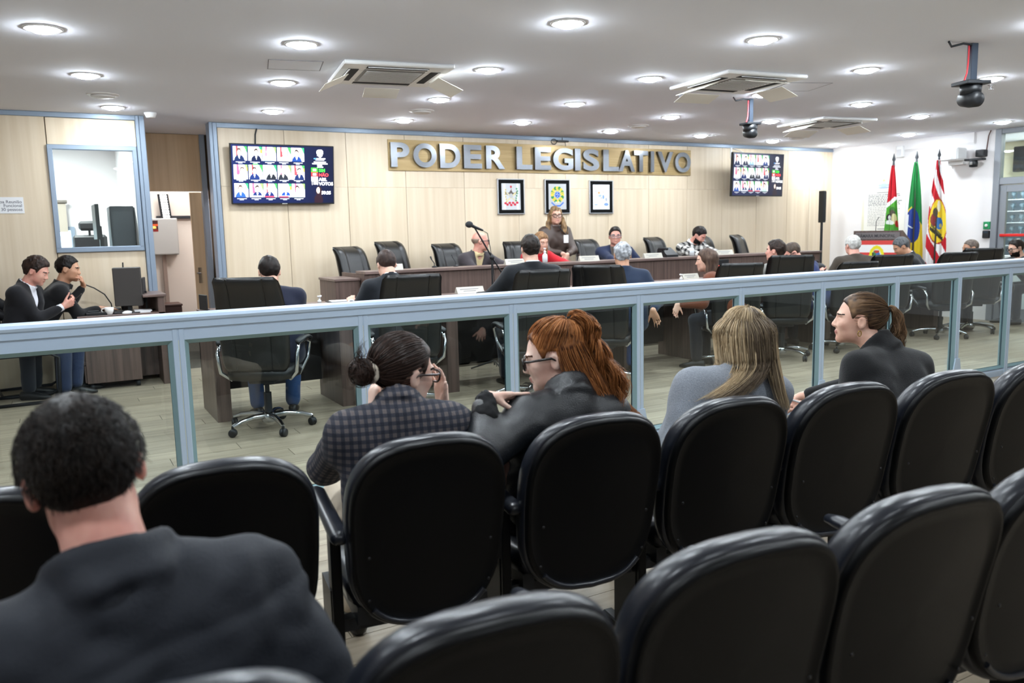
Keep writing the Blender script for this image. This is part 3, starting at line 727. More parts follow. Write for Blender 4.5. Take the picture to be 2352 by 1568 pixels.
# cantilever visitor chairs of the two men at the desk
def visitor_chair(x, y, az, label):
    t = thing('cantilever_chair', label, 'chair', (x, y, 0), az, 'black cantilever chairs')
    MB().tube([(-0.23, -0.26, 0.46), (-0.23, 0.20, 0.46), (-0.23, 0.265, 0.42), (-0.23, 0.25, 0.05), (-0.23, 0.20, 0.018), (-0.23, -0.27, 0.018), (0.23, -0.27, 0.018), (0.23, 0.20, 0.018), (0.23, 0.25, 0.05), (0.23, 0.265, 0.42), (0.23, 0.20, 0.46), (0.23, -0.26, 0.46)], 0.0155, 8).build('frame', mat('black_frame', '#17181b', 0.4, 0.5), t)
    MB().box(-0.235, 0.235, -0.24, 0.23, 0.455, 0.515, ch=0.025).build('seat', mat('charcoal_fabric', '#232326', 0.9), t)
    rings = []
    for z, hw, yo, th in ((0.56, 0.16, -0.24, 0.03), (0.60, 0.22, -0.25, 0.05), (0.75, 0.235, -0.27, 0.055), (0.92, 0.225, -0.32, 0.05), (0.97, 0.19, -0.34, 0.035), (0.985, 0.12, -0.345, 0.02)):
        rings.append([Vector((hw * math.copysign(abs(math.cos(a)) ** 0.6, math.cos(a)), yo + th * math.sin(a), z)) for a in [2 * PI * k / 20 for k in range(20)]])
    MB().loft(rings).tube([(0, -0.20, 0.44), (0, -0.29, 0.50), (0, -0.28, 0.62)], 0.02, 8).build('backrest', MATS['charcoal_fabric'], t)
    return t
visitor_chair(-0.30, 8.72, 88, 'black cantilever chair under the man looking at his phone')
visitor_chair(-0.28, 9.25, 82, 'black cantilever chair under the man with hand on chin')

# ---- mic stand
ms = thing('microphone_stand', 'black boom microphone stand holding a foam-covered microphone before the bench', 'microphone stand', (4.06, 7.62, 0))
MB().tube([(0, 0, 0.05), (0, 0, 1.19)], 0.011, 10).build('upright', black_plastic, ms)
for k in range(3):
    a = k * 2 * PI / 3 + 0.4
    MB().tube([(0, 0, 0.10), (0.26 * math.cos(a), 0.26 * math.sin(a), 0.012)], 0.009, 8).build('leg', black_plastic, ms)
MB().tube([(-0.205, -0.01, 1.53), (0.0, 0, 1.21), (0.115, 0.01, 1.045)], 0.009, 8).lathe([(0.02, -0.02), (0.026, 0.0), (0.02, 0.025)], (0, 0, 1.205), 10).build('boom', black_plastic, ms)
mc = MB().tube([(-0.10, 0.0, 1.492), (-0.19, -0.005, 1.525), (-0.235, -0.008, 1.545)], [0.011, 0.016, 0.018], 10).build('microphone', black_plastic, ms)
mm = MB(); mm.loft(sphere_mb((-0.262, -0.01, 1.555), (0.042, 0.036, 0.034), 16, 10)); mm.build('foam_windscreen', mat('foam_grey', '#2c2d30', 0.95), mc)
MB().tube([(-0.10, 0.0, 1.49), (-0.04, 0.01, 1.46), (0.0, 0.03, 1.3), (0.03, 0.03, 1.1), (0.03, 0.0, 0.9), (0.02, 0.03, 0.5), (0.05, 0.05, 0.02)], 0.004, 6).build('cable', black_plastic, ms)
# ================================================================ THINGS ON THE WALLS
# ---- PODER LEGISLATIVO sign
sg = thing('wall_sign', 'brushed brass sign board with raised steel letters PODER LEGISLATIVO', 'sign', (3.79, YW - 0.02, 2.27))
MB().box(0, 4.985, -0.02, 0.0, 0.0, 0.385, ch=0.002).build('sign_board', mat('brushed_brass', '#b39a6e', 0.42, 0.35, col2='#a38a5e', scale=(1.5, 4, 60), detail=3), sg)
steel = mat('brushed_steel', '#7c7f84', 0.24, 1.0, bump=0.03, bscale=60)
xs = {'P': 0.07, 'O': 0.43, 'D': 0.86, 'E': 1.24, 'R': 1.60, 'L': 2.15, 'E2': 2.50, 'G': 2.84, 'I': 3.22, 'S': 3.37, 'L2': 3.68, 'A': 3.93, 'T': 4.24, 'I2': 4.49, 'V': 4.58, 'O2': 4.68}
word = 'PODER LEGISLATIVO'
cap = 0.305
mesh_of = {}
def letter_mesh(ch):
    if ch in mesh_of: return mesh_of[ch]
    me = text_mesh(ch, 0.37, 0.0225, 0.013, 0.0)
    co = np.array([v.co[:] for v in me.vertices]); mn, mx = co.min(0), co.max(0)
    k = cap / (mx[1] - mn[1])
    for v in me.vertices:
        x, y, z = (v.co.x - mn[0]) * k, (v.co.y - mn[1]) * k, v.co.z
        v.co = (x, -0.045 - z, y)
    me.flip_normals() if False else None
    me.materials.clear(); me.materials.append(steel)
    mesh_of[ch] = (me, (mx[0] - mn[0]) * k); return mesh_of[ch]
# advance each letter so that the word fills the board as in the photograph
starts = [0.075, 0.475, 0.985, 1.475, 1.93, None, 2.60, 3.035, 3.42, 3.845, 0, 0, 0, 0, 0, 0, 0]
px_left = [898, 950, 1011, 1066, 1117, None, 1187, 1229, 1271, 1321, 1340, 1386, 1422, 1457, 1495, 1511, 1551]
px_right = [941, 1003, 1058, 1107, 1160, None, 1223, 1266, 1317, 1334, 1377, 1422, 1459, 1489, 1503, 1547, 1587]
def wall_x(px, py, yv):
    # metric x on the wall plane for a measured column
    d = Vector(_r) * ((px - 1176) / FPX) + Vector(_d) * ((py - 784) / FPX) + Vector(_f)
    return d.x * yv / d.y
for i, ch in enumerate(word):
    if ch == ' ': continue
    me, wd = letter_mesh(ch)
    py = 357 + (px_left[i] - 898) * 0.02
    x0, x1 = wall_x(px_left[i], py, YW - 0.09), wall_x(px_right[i], py, YW - 0.09)
    o = bpy.data.objects.new('letter', me); COL.objects.link(o); o.parent = sg
    o.location = (x0 - 3.79, 0, 0.040); o.scale = (max(0.5, (x1 - x0) / wd), 1, 1)
# ---- television screens
def screen_art(U, V):
    p = Paint(U, V, '#10183a')
    p.c[:] = np.array(lin('#0b1230')) * (1 - 0.3 * U[..., None]) + np.array(lin('#152a66')) * (0.35 * (1 - U[..., None]))
    suits = ['#16264f', '#101a3a', '#9ec4e6', '#dfe8ea', '#1c3f86', '#eef3f2', '#1b2f6a', '#20242c', '#262a33', '#16295a', '#2c57a8', '#152a63', '#1a2c66', '#17439a', '#bfe6dc']
    k = 0
    for r in range(3):
        for c in range(5):
            u0 = 0.018 + c * 0.139; v0 = 0.03 + r * 0.315; u1 = u0 + 0.132; v1 = v0 + 0.245
            p.rect(u0, v0, u1, v1, '#f4f6fb')
            if k % 3 != 1: p.poly([(u0 + 0.03, v0), (u0 + 0.045, v0), (u0 + 0.06, v0 + 0.17), (u0 + 0.03, v0 + 0.17)], ['#e0474f', '#e9a2ba', '#d65d84'][k % 3])
            p.poly([(u1 - 0.03, v0), (u1, v0), (u1, v0 + 0.12)], ['#42b552', '#35a86a', '#8ed069'][k % 3])
            if k % 4 == 1: p.rect(u1 - 0.015, v0 + 0.05, u1, v0 + 0.11, '#f1d84b')
            if k in (3, 10): p.rect(u0 + 0.1, v0 + 0.04, u0 + 0.113, v0 + 0.18, '#d98ad0')
            cx = (u0 + u1) / 2 + (0.012 if k % 2 else -0.01)
            m = (U >= u0) & (U < u1) & (V >= v0) & (V < v1)
            body = (((U - cx) / 0.05) ** 2 + ((V - v1 - 0.01) / 0.115) ** 2 < 1) & m
            p.put(body, suits[k])
            p.poly([(cx - 0.012, v0 + 0.155), (cx + 0.012, v0 + 0.155), (cx, v0 + 0.22)], '#fbfbfd')
            hair = (((U - cx) / 0.021) ** 2 + ((V - v0 - 0.085) / 0.055) ** 2 < 1) & m
            p.put(hair, ['#4a3830', '#2a211f', '#d7c2b2', '#e7d7cc', '#2f2522'][k % 5])
            p.put((((U - cx) / 0.018) ** 2 + ((V - v0 - 0.108) / 0.05) ** 2 < 1) & m, '#f3d9cc')
            if k >= 10 and k % 2: p.rect(u0, v1 - 0.03, u1, v1, '#d6dcec')
            if k in (12, 13): p.rect(u0 + 0.01, v1 - 0.02, u1 - 0.03, v1, '#d84057')
            p.rect((u0 + u1) / 2 - 0.045, v1 + 0.012, (u0 + u1) / 2 + 0.045, v1 + 0.024, '#e8ecf4')
            p.rect((u0 + u1) / 2 - 0.02, v1 + 0.032, (u0 + u1) / 2 + 0.02, v1 + 0.043, '#c9d1e0')
            if k == 1: p.rect((u0 + u1) / 2 - 0.025, v1 + 0.05, (u0 + u1) / 2 + 0.025, v1 + 0.062, '#39c24e')
            k += 1
    # crest, heading lines and the vote boxes
    p.ell(0.865, 0.10, 0.035, 0.055, '#f6f7fb'); p.ell(0.865, 0.095, 0.022, 0.035, '#cfd9ee'); p.poly([(0.835, 0.15), (0.895, 0.15), (0.865, 0.20)], '#e9edf6')
    p.rect(0.81, 0.205, 0.92, 0.225, '#f3f4f8'); p.rect(0.80, 0.205, 0.83, 0.225, '#5b9be0'); p.rect(0.82, 0.235, 0.91, 0.243, '#d7dcec')
    for q, (a, b) in enumerate([(0.80, 0.925), (0.785, 0.945), (0.835, 0.885), (0.835, 0.90)]): p.rect(a, 0.262 + q * 0.03, b, 0.277 + q * 0.03, '#dfe3ee')
    for v0, cc in ((0.375, '#3fc035'), (0.455, '#e2393c'), (0.535, '#f2f3f6')): p.rect(0.775, v0, 0.84, v0 + 0.075, cc)
    p.rect(0.78, 0.615, 0.842, 0.685, '#f2f3f6'); p.rect(0.785, 0.622, 0.837, 0.678, '#141a34')
    for v0 in (0.392, 0.472): p.rect(0.79, v0, 0.825, v0 + 0.042, '#f8f8fb')
    p.rect(0.79, 0.552, 0.825, 0.592, '#cfd5e2'); p.rect(0.795, 0.632, 0.828, 0.668, '#f4f5f9')
    p.ell(0.85, 0.80, 0.03, 0.10, '#2a1c20'); p.ell(0.842, 0.775, 0.018, 0.055, '#f2ddd2'); p.ell(0.845, 0.95, 0.045, 0.11, '#24141f')
    return p.c
scr_mats = {}
def television(name, label, corner, wdt, hgt, az, tilt, e, sid, arm):
    t = thing('television', label, 'television', corner, az)
    t.rotation_euler = (math.radians(tilt), 0, -math.radians(az))
    MB().box(-wdt / 2 - 0.012, wdt / 2 + 0.012, 0.0, 0.045, -0.016, hgt + 0.012, ch=0.004).build('bezel', black_plastic, t)
    scr = painted('screen', 176, 100, screen_art, (-wdt / 2, -0.0015, hgt), (wdt, 0, 0), (0, 0, -hgt), mat_attr('screen_%d' % sid, 0.15, e), t)
    def em(n, c):
        return mat('%s_%d' % (n, sid), c, 0.4, emit=e)
    for s, v, c in (('SIM', 0.445, '#3ad23a'), ('NÃO', 0.525, '#f04040'), ('ABS.', 0.605, '#f2f4fa'), ('VOTOS', 0.683, '#f2f4fa'), ('59:35', 0.845, '#f2f4fa')):
        text_on('caption', s, 0.053 * hgt / 0.67, (wdt * (-0.5 + (0.85 if s != '59:35' else 0.875)), -0.0035, hgt * (1 - v)), (1, 0, 0), (0, 0, 1), em('cap' + c, c), t, 0.0003, 0.0012)
    MB().box(-0.03, 0.03, -0.003, 0.0, -0.012, -0.006).build('maker_plate', white_plastic, t)
    MB().box(-0.15, 0.15, 0.045, 0.06, hgt * 0.3, hgt * 0.7).box(-0.03, 0.03, 0.05, arm, hgt * 0.25, hgt * 0.35).build('wall_bracket', dark_grey, t)
    return t
tv1 = television('television', 'large television at the left, glaring bright with the vote panel', (2.445, 9.745, 1.868), 1.175, 0.655, 0, 7.5, 1.35, 1, 0.10)
tv2 = television('television', 'television at the right end of the back wall, dimmer and angled', (9.86, 9.46, 1.95), 1.16, 0.645, -3, 2, 0.62, 2, 0.355)
tag(MB().tube([(2.19, YW - 0.03, H - 0.05), (2.17, YW - 0.03, 2.65), (2.16, YW - 0.03, 2.5)], 0.009, 8).build('power_cable', black_plastic), 'black cable dropping from the trim to the left television', 'cable')
tag(MB().box(9.62, 9.655, YW - 0.03, YW - 0.02, 2.55, H - 0.05).tube([(9.66, YW - 0.03, H - 0.06), (9.70, 9.7, 2.66), (9.76, 9.55, 2.58)], 0.008, 8).build('cable_duct', white_plastic), 'white cable duct running down to the right television', 'cable duct')
# ---- three framed pictures (coat of arms, national arms, faint drawing)
def frame_pic(x, z, label, fn, idx):
    t = thing('framed_picture', label, 'picture', (x, YW - 0.02, z), 0, 'framed pictures under the sign')
    w2, h2 = 0.212, 0.24
    silver = mat('silver_frame', '#c9cbcf', 0.3, 0.7)
    g = MB().box(-w2, w2, -0.03, 0, h2 - 0.013, h2, ch=0.003).box(-w2, w2, -0.03, 0, -h2, -h2 + 0.013, ch=0.003).box(-w2, -w2 + 0.013, -0.03, 0, -h2, h2, ch=0.003).box(w2 - 0.013, w2, -0.03, 0, -h2, h2, ch=0.003)
    g.build('frame', silver, t)
    MB().box(-w2 + 0.01, w2 - 0.01, -0.018, -0.004, -h2 + 0.01, h2 - 0.01).build('mount', mat('black_mount', '#08090b', 0.85, spec=0.2), t)
    painted('picture_print', 60, 72, fn, (-0.148, -0.0195, 0.178), (0.296, 0, 0), (0, 0, -0.356), mat_attr('print', 0.35), t)
def arms_state(U, V):
    p = Paint(U, V, '#c9ccd0'); p.rect(0.08, 0, 0.22, 1, '#dfe3e6'); p.rect(0.8, 0, 0.9, 1, '#e6e9ea')
    p.poly([(0.5, 0.24), (0.62, 0.36), (0.86, 0.30), (0.80, 0.40), (0.62, 0.46), (0.38, 0.46), (0.20, 0.40), (0.16, 0.30), (0.38, 0.36)], '#5d554f')
    p.line(0.28, 0.36, 0.74, 0.68, 0.035, '#cfc8ad'); p.line(0.74, 0.36, 0.28, 0.68, 0.035, '#d9cfa0'); p.ell(0.5, 0.47, 0.10, 0.09, '#b9babb')
    p.ell(0.5, 0.13, 0.05, 0.05, '#c5273c'); p.line(0.5, 0.16, 0.52, 0.26, 0.012, '#8d5c4a')
    for q in range(6): p.ell(0.80 + 0.04 * math.sin(q), 0.20 + q * 0.09, 0.05, 0.035, '#4f8a63' if q % 2 else '#6b9f78')
    for q in range(6): p.ell(0.22 - 0.03 * math.sin(q), 0.24 + q * 0.09, 0.035, 0.035, '#cdb96a')
    for u, v in ((0.2, 0.75), (0.3, 0.8), (0.42, 0.74), (0.5, 0.82), (0.6, 0.74), (0.7, 0.8), (0.82, 0.73)): p.ell(u, v, 0.075, 0.045, '#c92f45')
    return p.c
def arms_nation(U, V):
    p = Paint(U, V, '#b9babd')
    for k in range(16):
        a = 2 * PI * k / 16; p.ell(0.5 + 0.30 * math.cos(a), 0.42 + 0.26 * math.sin(a), 0.085, 0.07, '#2f8a4a' if k % 2 else '#e8c548')
    p.line(0.18, 0.74, 0.36, 0.86, 0.03, '#3f6fc4'); p.line(0.82, 0.74, 0.64, 0.86, 0.03, '#3f6fc4'); p.line(0.36, 0.86, 0.64, 0.86, 0.03, '#3f6fc4')
    st = []
    for k in range(10):
        a = -PI / 2 + k * PI / 5; r = 0.40 if k % 2 == 0 else 0.17
        st.append((0.5 + r * math.cos(a) * 0.98, 0.42 + r * math.sin(a) * 0.80))
    p.poly(st, '#eac33a'); st2 = [(0.5 + (u - 0.5) * 0.8, 0.42 + (v - 0.42) * 0.8) for u, v in st]; p.poly(st2[::1], '#3d9a56')
    p.poly([(0.5 + (u - 0.5) * 0.7, 0.42 + (v - 0.42) * 0.7) for u, v in st], '#f0cf4e')
    p.ell(0.5, 0.43, 0.17, 0.14, '#7f9cc8'); p.ell(0.5, 0.43, 0.125, 0.10, '#2b57b4')
    for u, v in ((0.5, 0.36), (0.5, 0.42), (0.5, 0.48), (0.44, 0.41), (0.57, 0.43)): p.ell(u, v, 0.018, 0.015, '#eef2f8')
    p.ell(0.42, 0.72, 0.06, 0.03, '#c9d2c4'); p.ell(0.58, 0.72, 0.06, 0.03, '#c9d2c4')
    return p.c
def drawing(U, V):
    p = Paint(U, V, '#f7f9fd')
    p.rect(0.1, 0.0, 0.35, 0.14, '#d5d9e4')
    for u, v, a, b, c in ((0.36, 0.33, 0.07, 0.05, '#e9a777'), (0.62, 0.30, 0.04, 0.05, '#efc6b4'), (0.18, 0.26, 0.04, 0.03, '#aeb5c6'), (0.42, 0.45, 0.10, 0.05, '#a9bedd'), (0.62, 0.5, 0.06, 0.09, '#7d9fd0'), (0.5, 0.54, 0.04, 0.02, '#697a98'), (0.80, 0.60, 0.05, 0.08, '#a3adc0'), (0.80, 0.80, 0.14, 0.06, '#7f9fdb'), (0.18, 0.81, 0.12, 0.02, '#8fb0dd'), (0.22, 0.7, 0.05, 0.01, '#c9c0a9')): p.ell(u, v, a, b, c)
    return p.c
frame_pic(5.55, 1.945, 'framed state coat of arms with red ribbon, first of three frames under the sign', arms_state, 0)
frame_pic(6.305, 1.945, 'framed star-shaped national arms behind the standing woman', arms_nation, 1)
frame_pic(7.065, 1.94, 'framed pale blue drawing, frame nearest the right television', drawing, 2)
hk = thing('wall_camera_hook', 'small black device with wire loop fixed above the sign board', 'device', (6.36, YW - 0.06, 2.70))
MB().box(-0.07, 0.12, -0.03, 0.01, 0.0, 0.025, ch=0.004).tube([(0.02, -0.01, 0.02), (0.02, -0.01, 0.06)], 0.006, 6).tube([(0.06, -0.02, 0.0), (0.07, -0.02, -0.06)], 0.004, 6).build('bar', black_plastic, hk)
MB().tube([(-0.12 + 0.045 * math.cos(a), -0.01, 0.0 + 0.035 * math.sin(a)) for a in [2 * PI * k / 12 for k in range(13)]], 0.006, 6).build('wire_loop', black_plastic, hk)
# ---- column loudspeaker by the corner
cs = thing('column_speaker', 'tall slim black column loudspeaker on a pole in the far right corner', 'loudspeaker', (11.42, 9.5, 0))
MB().box(-0.035, 0.035, -0.05, 0.05, 1.50, 2.03, ch=0.006).build('cabinet', black_plastic, cs)
MB().box(-0.03, 0.03, -0.056, -0.05, 1.52, 2.01).build('grille', slot_black, cs)
MB().tube([(0, 0, 0.30), (0, 0, 1.5)], 0.022, 10).build('pole', black_plastic, cs)
MB().box(-0.17, 0.17, -0.2, 0.2, 0.0, 0.42, ch=0.02).build('base_woofer', black_plastic, cs)
# ---- poem panel on the white wall
def poem(U, V):
    p = Paint(U, V, '#efeee6'); p.rect(0, 0, 0.06, 1, '#e2dfc8'); p.rect(0, 0, 1, 0.02, '#e2dfc8')
    p.poly([(0.47, 0.11), (0.53, 0.11), (0.58, 0.25), (0.42, 0.25)], '#dbe6ef'); p.ell(0.5, 0.2, 0.13, 0.025, '#b9cde2'); p.ell(0.5, 0.24, 0.16, 0.012, '#a7bcd6'); p.ell(0.5, 0.12, 0.03, 0.02, '#d9cf9b')
    p.rect(0.34, 0.31, 0.62, 0.325, '#a8a8a8')
    rr = np.random.default_rng(5)
    for q in range(20):
        v = 0.35 + q * 0.0268; L = 0.45 + 0.35 * rr.random()
        x = 0.14
        while x < 0.14 + L:
            wl = 0.02 + 0.05 * rr.random(); p.rect(x, v, min(x + wl, 0.14 + L), v + 0.012, '#9c9c9d'); x += wl + 0.012
    p.rect(0.38, 0.92, 0.58, 0.933, '#a8a8a8')
    return p.c
pp = thing('poem_panel', 'pale printed panel with a long text on the white wall behind the flags', 'poster', (XW - 0.012, 9.19, 1.30))
MB().box(0, 0.011, -0.80, 0.0, 0, 0.98).build('panel_board', paper, pp)
painted('print', 70, 110, poem, (-0.0012, 0.0, 0.98), (0, -0.80, 0), (0, 0, -0.98), mat_attr('print', 0.35), pp)
# ---- flags on poles
def flag_state(U, V):
    p = Paint(U, V, '#f1f1f1'); p.rect(0, 0, 1, 0.30 , '#c01f2c')
    p.put(V < 0.35 - 0.09 * (U - 0.2), '#c01f2c')
    p.put((V > 0.395 - 0.09 * (U - 0.2)) & (V < 0.72), '#58a83a')
    p.ell(0.55, 0.435, 0.30, 0.035, '#3f7d33'); p.ell(0.55, 0.46, 0.26, 0.03, '#5b5147'); p.ell(0.30, 0.505, 0.26, 0.035, '#2d2a2c'); p.ell(0.32, 0.505, 0.12, 0.02, '#e9e9e9'); p.ell(0.70, 0.51, 0.22, 0.05, '#d9cf9f'); p.ell(0.9, 0.56, 0.14, 0.035, '#b7322e'); p.ell(0.35, 0.555, 0.32, 0.025, '#e8ece8'); p.ell(0.4, 0.60, 0.4, 0.03, '#4f9a3a')
    p.put(V > 0.76, '#c01f2c')
    return p.c
def flag_nation(U, V):
    p = Paint(U, V, '#1d7f3e')
    p.poly([(-0.1, 0.47), (0.25, 0.42), (1.05, 0.60), (1.1, 0.95), (0.65, 1.2), (0.2, 1.0), (-0.1, 0.9)], '#eed22f')
    p.ell(0.36, 0.60, 0.50, 0.165, '#27408f'); p.rect(0.0, 0.50, 0.10, 0.78, '#e8ecef'); p.put((np.abs(V - 0.60 - 0.06 * U) < 0.006) & (U < 0.5), '#dfe6ea')
    return p.c
def flag_city(U, V):
    p = Paint(U, V, '#f3f1f1')
    for k in range(-3, 9):
        s = V * 1.9 - U * 0.55 + 0.2
        if k % 2 == 0: p.put((s > k * 0.25) & (s < k * 0.25 + 0.25), '#bf1d2b')
    p.ell(0.55, 0.56, 0.52, 0.215, '#bb3a2c'); p.ell(0.55, 0.56, 0.48, 0.20, '#f2d438')
    p.ell(0.35, 0.55, 0.22, 0.06, '#8c3a3a'); p.ell(0.62, 0.58, 0.2, 0.055, '#3f78b8'); p.ell(0.4, 0.48, 0.15, 0.04, '#5b5346'); p.ell(0.6, 0.42, 0.1, 0.05, '#e3e0d2')
    p.line(0.15, 0.63, 0.8, 0.72, 0.018, '#3b3a2c'); p.line(0.2, 0.60, 0.75, 0.69, 0.012, '#6b6a43'); p.ell(0.7, 0.6, 0.07, 0.02, '#e5cf6a')
    return p.c
def flag(x, y, label, fn, wbot, ztop, seed):
    t = thing('flag_on_pole', label, 'flag', (x, y, 0), 0, 'flags by the lectern')
    MB().tube([(0, 0, 0.04), (0, 0, 2.40)], 0.014, 10).build('pole', mat('dark_pole', '#3a3430', 0.4), t)
    MB().lathe([(0.004, 0.16), (0.012, 0.12), (0.026, 0.07), (0.012, 0.03), (0.018, 0.02), (0.016, 0.0), (0.020, -0.01), (0.020, -0.05), (0.014, -0.06)], (0, 0, 2.38), 14).build('finial', dark_grey, t)
    MB().lathe([(0.16, 0.0), (0.16, 0.03), (0.06, 0.06), (0.03, 0.14)], n=20).build('base', dark_grey, t)
    nx, ny = 44, 110
    V = []
    rs = np.random.default_rng(seed); ph = rs.random(3) * 6
    for j in range(ny + 1):
        v = j / ny
        wv = 0.035 + (wbot - 0.035) * min(1, v * 1.25) ** 0.8
        for i in range(nx + 1):
            u = i / nx
            sx = (u - 0.42) * wv * (1.0 + 0.12 * math.sin(4 * v + ph[0]))
            fold = 0.030 * math.sin(u * 9.5 + ph[1] + 1.2 * v) * min(1, 0.25 + v * 1.4) + 0.012 * math.sin(u * 23 + ph[2])
            # the cloth hangs across the viewing direction: x' along (0.55,-0.83)
            V.append((sx * 0.52 + fold * 0.8 - 0.02, -sx * 0.85 + fold * 0.5, ztop - 1.58 * v - 0.05 * u * v))
    a = (np.arange(ny)[:, None] * (nx + 1) + np.arange(nx)[None, :]).ravel()
    F = np.stack([a, a + nx + 1, a + nx + 2, a + 1], 1)
    me = quads_mesh('cloth', V, F, True)
    U, W = np.meshgrid((np.arange(nx) + 0.5) / nx, (np.arange(ny) + 0.5) / ny)
    c = fn(U, W).reshape(-1, 3); at = me.color_attributes.new('Col', 'FLOAT_COLOR', 'CORNER')
    cc = np.ones((len(F), 4, 4), np.float32); cc[:, :, :3] = c[:, None, :]; at.data.foreach_set('color', cc.ravel())
    o = add_obj('cloth', me, t, mat_attr('flag_cloth', 0.85, attr='Col'))
    sm = o.modifiers.new('thickness', 'SOLIDIFY'); sm.thickness = 0.003
flag(11.6, 8.31, 'red, white and green state flag, furthest from the glazed door', flag_state, 0.27, 2.36, 1)
flag(11.6, 7.92, 'green and yellow Brazilian flag between the two red flags', flag_nation, 0.29, 2.38, 2)
flag(11.6, 7.56, 'red and white striped city flag with yellow disc, nearest the glazed door', flag_city, 0.30, 2.38, 3)
# ---- lectern
lc = thing('lectern', 'walnut lectern with striped red and white front and metal plate', 'lectern', (10.66, 7.86, 0), 258)
def stripes(U, V):
    p = Paint(U, V, '#f4f3f3')
    for k in (0, 2, 4, 6): p.rect(0, k * 0.14, 1, k * 0.14 + 0.10, '#dd4a46')
    p.ell(0.5, 0.36, 0.165, 0.24, '#f0e22f'); p.ell(0.5, 0.36, 0.10, 0.16, '#dfe3d6'); p.ell(0.47, 0.34, 0.06, 0.1, '#4a8a5a'); p.ell(0.53, 0.36, 0.05, 0.09, '#3c6fb4'); p.rect(0.40, 0.28, 0.43, 0.5, '#4b4436'); p.ell(0.5, 0.26, 0.06, 0.035, '#c94a38')
    return p.c
MB().box(-0.36, 0.36, -0.30, 0.0, 0.0, 1.20, ch=0.004).prism([(-0.31, 1.20), (0.0, 1.20), (0.0, 1.36), (-0.02, 1.36)], -0.36, 0.36, Matrix(((0, 0, 1, 0), (1, 0, 0, 0), (0, 1, 0, 0), (0, 0, 0, 1)))).build('body', walnut, lc)
painted('striped_front', 70, 60, stripes, (0.34, 0.0016, 1.215), (-0.68, 0, 0), (0, 0, -0.62), mat_attr('print', 0.35), lc)
MB().box(-0.33, 0.33, 0.0, 0.008, 1.235, 1.335, ch=0.002).build('metal_plate', mat('dull_steel_plate', '#8e8a8c', 0.3, 0.9), lc)
text_on('lettering', 'CÂMARA MUNICIPAL', 0.062, (0.30, 0.0095, 1.262), (-1, 0, 0), (0, 0, 1), mat('dark_letter', '#33353a', 0.5), lc, 0.001, 0.001, sx=0.96)
MB().tube([(0.05, -0.05, 1.36), (0.05, -0.06, 1.50), (0.03, -0.10, 1.56)], 0.005, 6).build('gooseneck', black_plastic, lc)
# ---- white wall fittings
t = thing('wall_speaker', 'white box loudspeaker on a bracket high on the white wall', 'loudspeaker', (XW - 0.02, 7.52, 2.45), 0)
MB().box(-0.30, -0.06, -0.16, 0.16, -0.08, 0.10, ch=0.02).build('cabinet', white_plastic, t)
MB().box(-0.06, 0.02, -0.10, 0.14, -0.14, 0.05, ch=0.005).build('bracket', white_plastic, t)
MB().box(-0.306, -0.30, -0.145, 0.145, -0.07, 0.09, ch=0.002).build('grille', mat('speaker_cloth', '#d2d2d4', 0.8), t)
t = thing('junction_box', 'small white box on the wall above the first flag', 'box', (XW - 0.04, 8.49, 2.60), 0)
MB().box(-0.04, 0.04, -0.055, 0.055, -0.09, 0.09, ch=0.008).build('housing', white_plastic, t)
MB().box(-0.045, -0.04, -0.04, 0.04, -0.07, 0.03, ch=0.002).build('cover', mat('light_grey_plastic', '#cfcfd2', 0.5), t)
t = thing('wall_camera', 'black video camera on a wall bracket beside the glazed door', 'camera', (XW - 0.02, 7.16, 2.40), 0)
MB().box(-0.10, 0.02, -0.06, 0.06, 0.0, 0.10, ch=0.008).build('bracket', black_plastic, t)
MB().lathe([(0.03, -0.06), (0.055, -0.055), (0.06, 0.0), (0.05, 0.04), (0.03, 0.05)], (-0.16, 0.04, -0.09), 18).box(-0.20, -0.08, -0.10, 0.16, -0.055, -0.025, ch=0.004).build('camera_head', black_plastic, t)
MB().box(-0.223, -0.20, 0.02, 0.065, -0.115, -0.075, ch=0.003).build('lens', chrome, t)
MB().tube([(0.0, -0.05, 0.10), (0.0, -0.06, 0.2), (0.0, -0.07, 0.30), (0.0, -0.10, 0.37)], 0.009, 8).build('cable', mat('brown_cable', '#5b3a33', 0.6), t)
t = thing('exit_button', 'green exit push button plate beside the glazed door', 'button', (XW - 0.008, 7.05, 1.40), 0)
MB().box(-0.015, 0.008, -0.05, 0.05, -0.055, 0.055, ch=0.004).build('plate', mat('green_plate', '#1c8f58', 0.4), t)
MB().lathe([(0.02, 0.0), (0.022, 0.012), (0.015, 0.016)], n=14, M=Matrix.Translation((-0.015, 0, 0)) @ Matrix.Rotation(-PI / 2, 4, 'Y')).build('button', white_plastic, t)
t = thing('card_reader', 'black access reader below the green exit button', 'card reader', (XW - 0.008, 7.05, 1.27), 0)
MB().box(-0.03, 0.008, -0.05, 0.05, -0.055, 0.055, ch=0.008).build('housing', black_plastic, t)
MB().box(-0.032, -0.03, -0.03, 0.03, 0.02, 0.04).build('window', mat('reader_window', '#2f3d4a', 0.2), t)
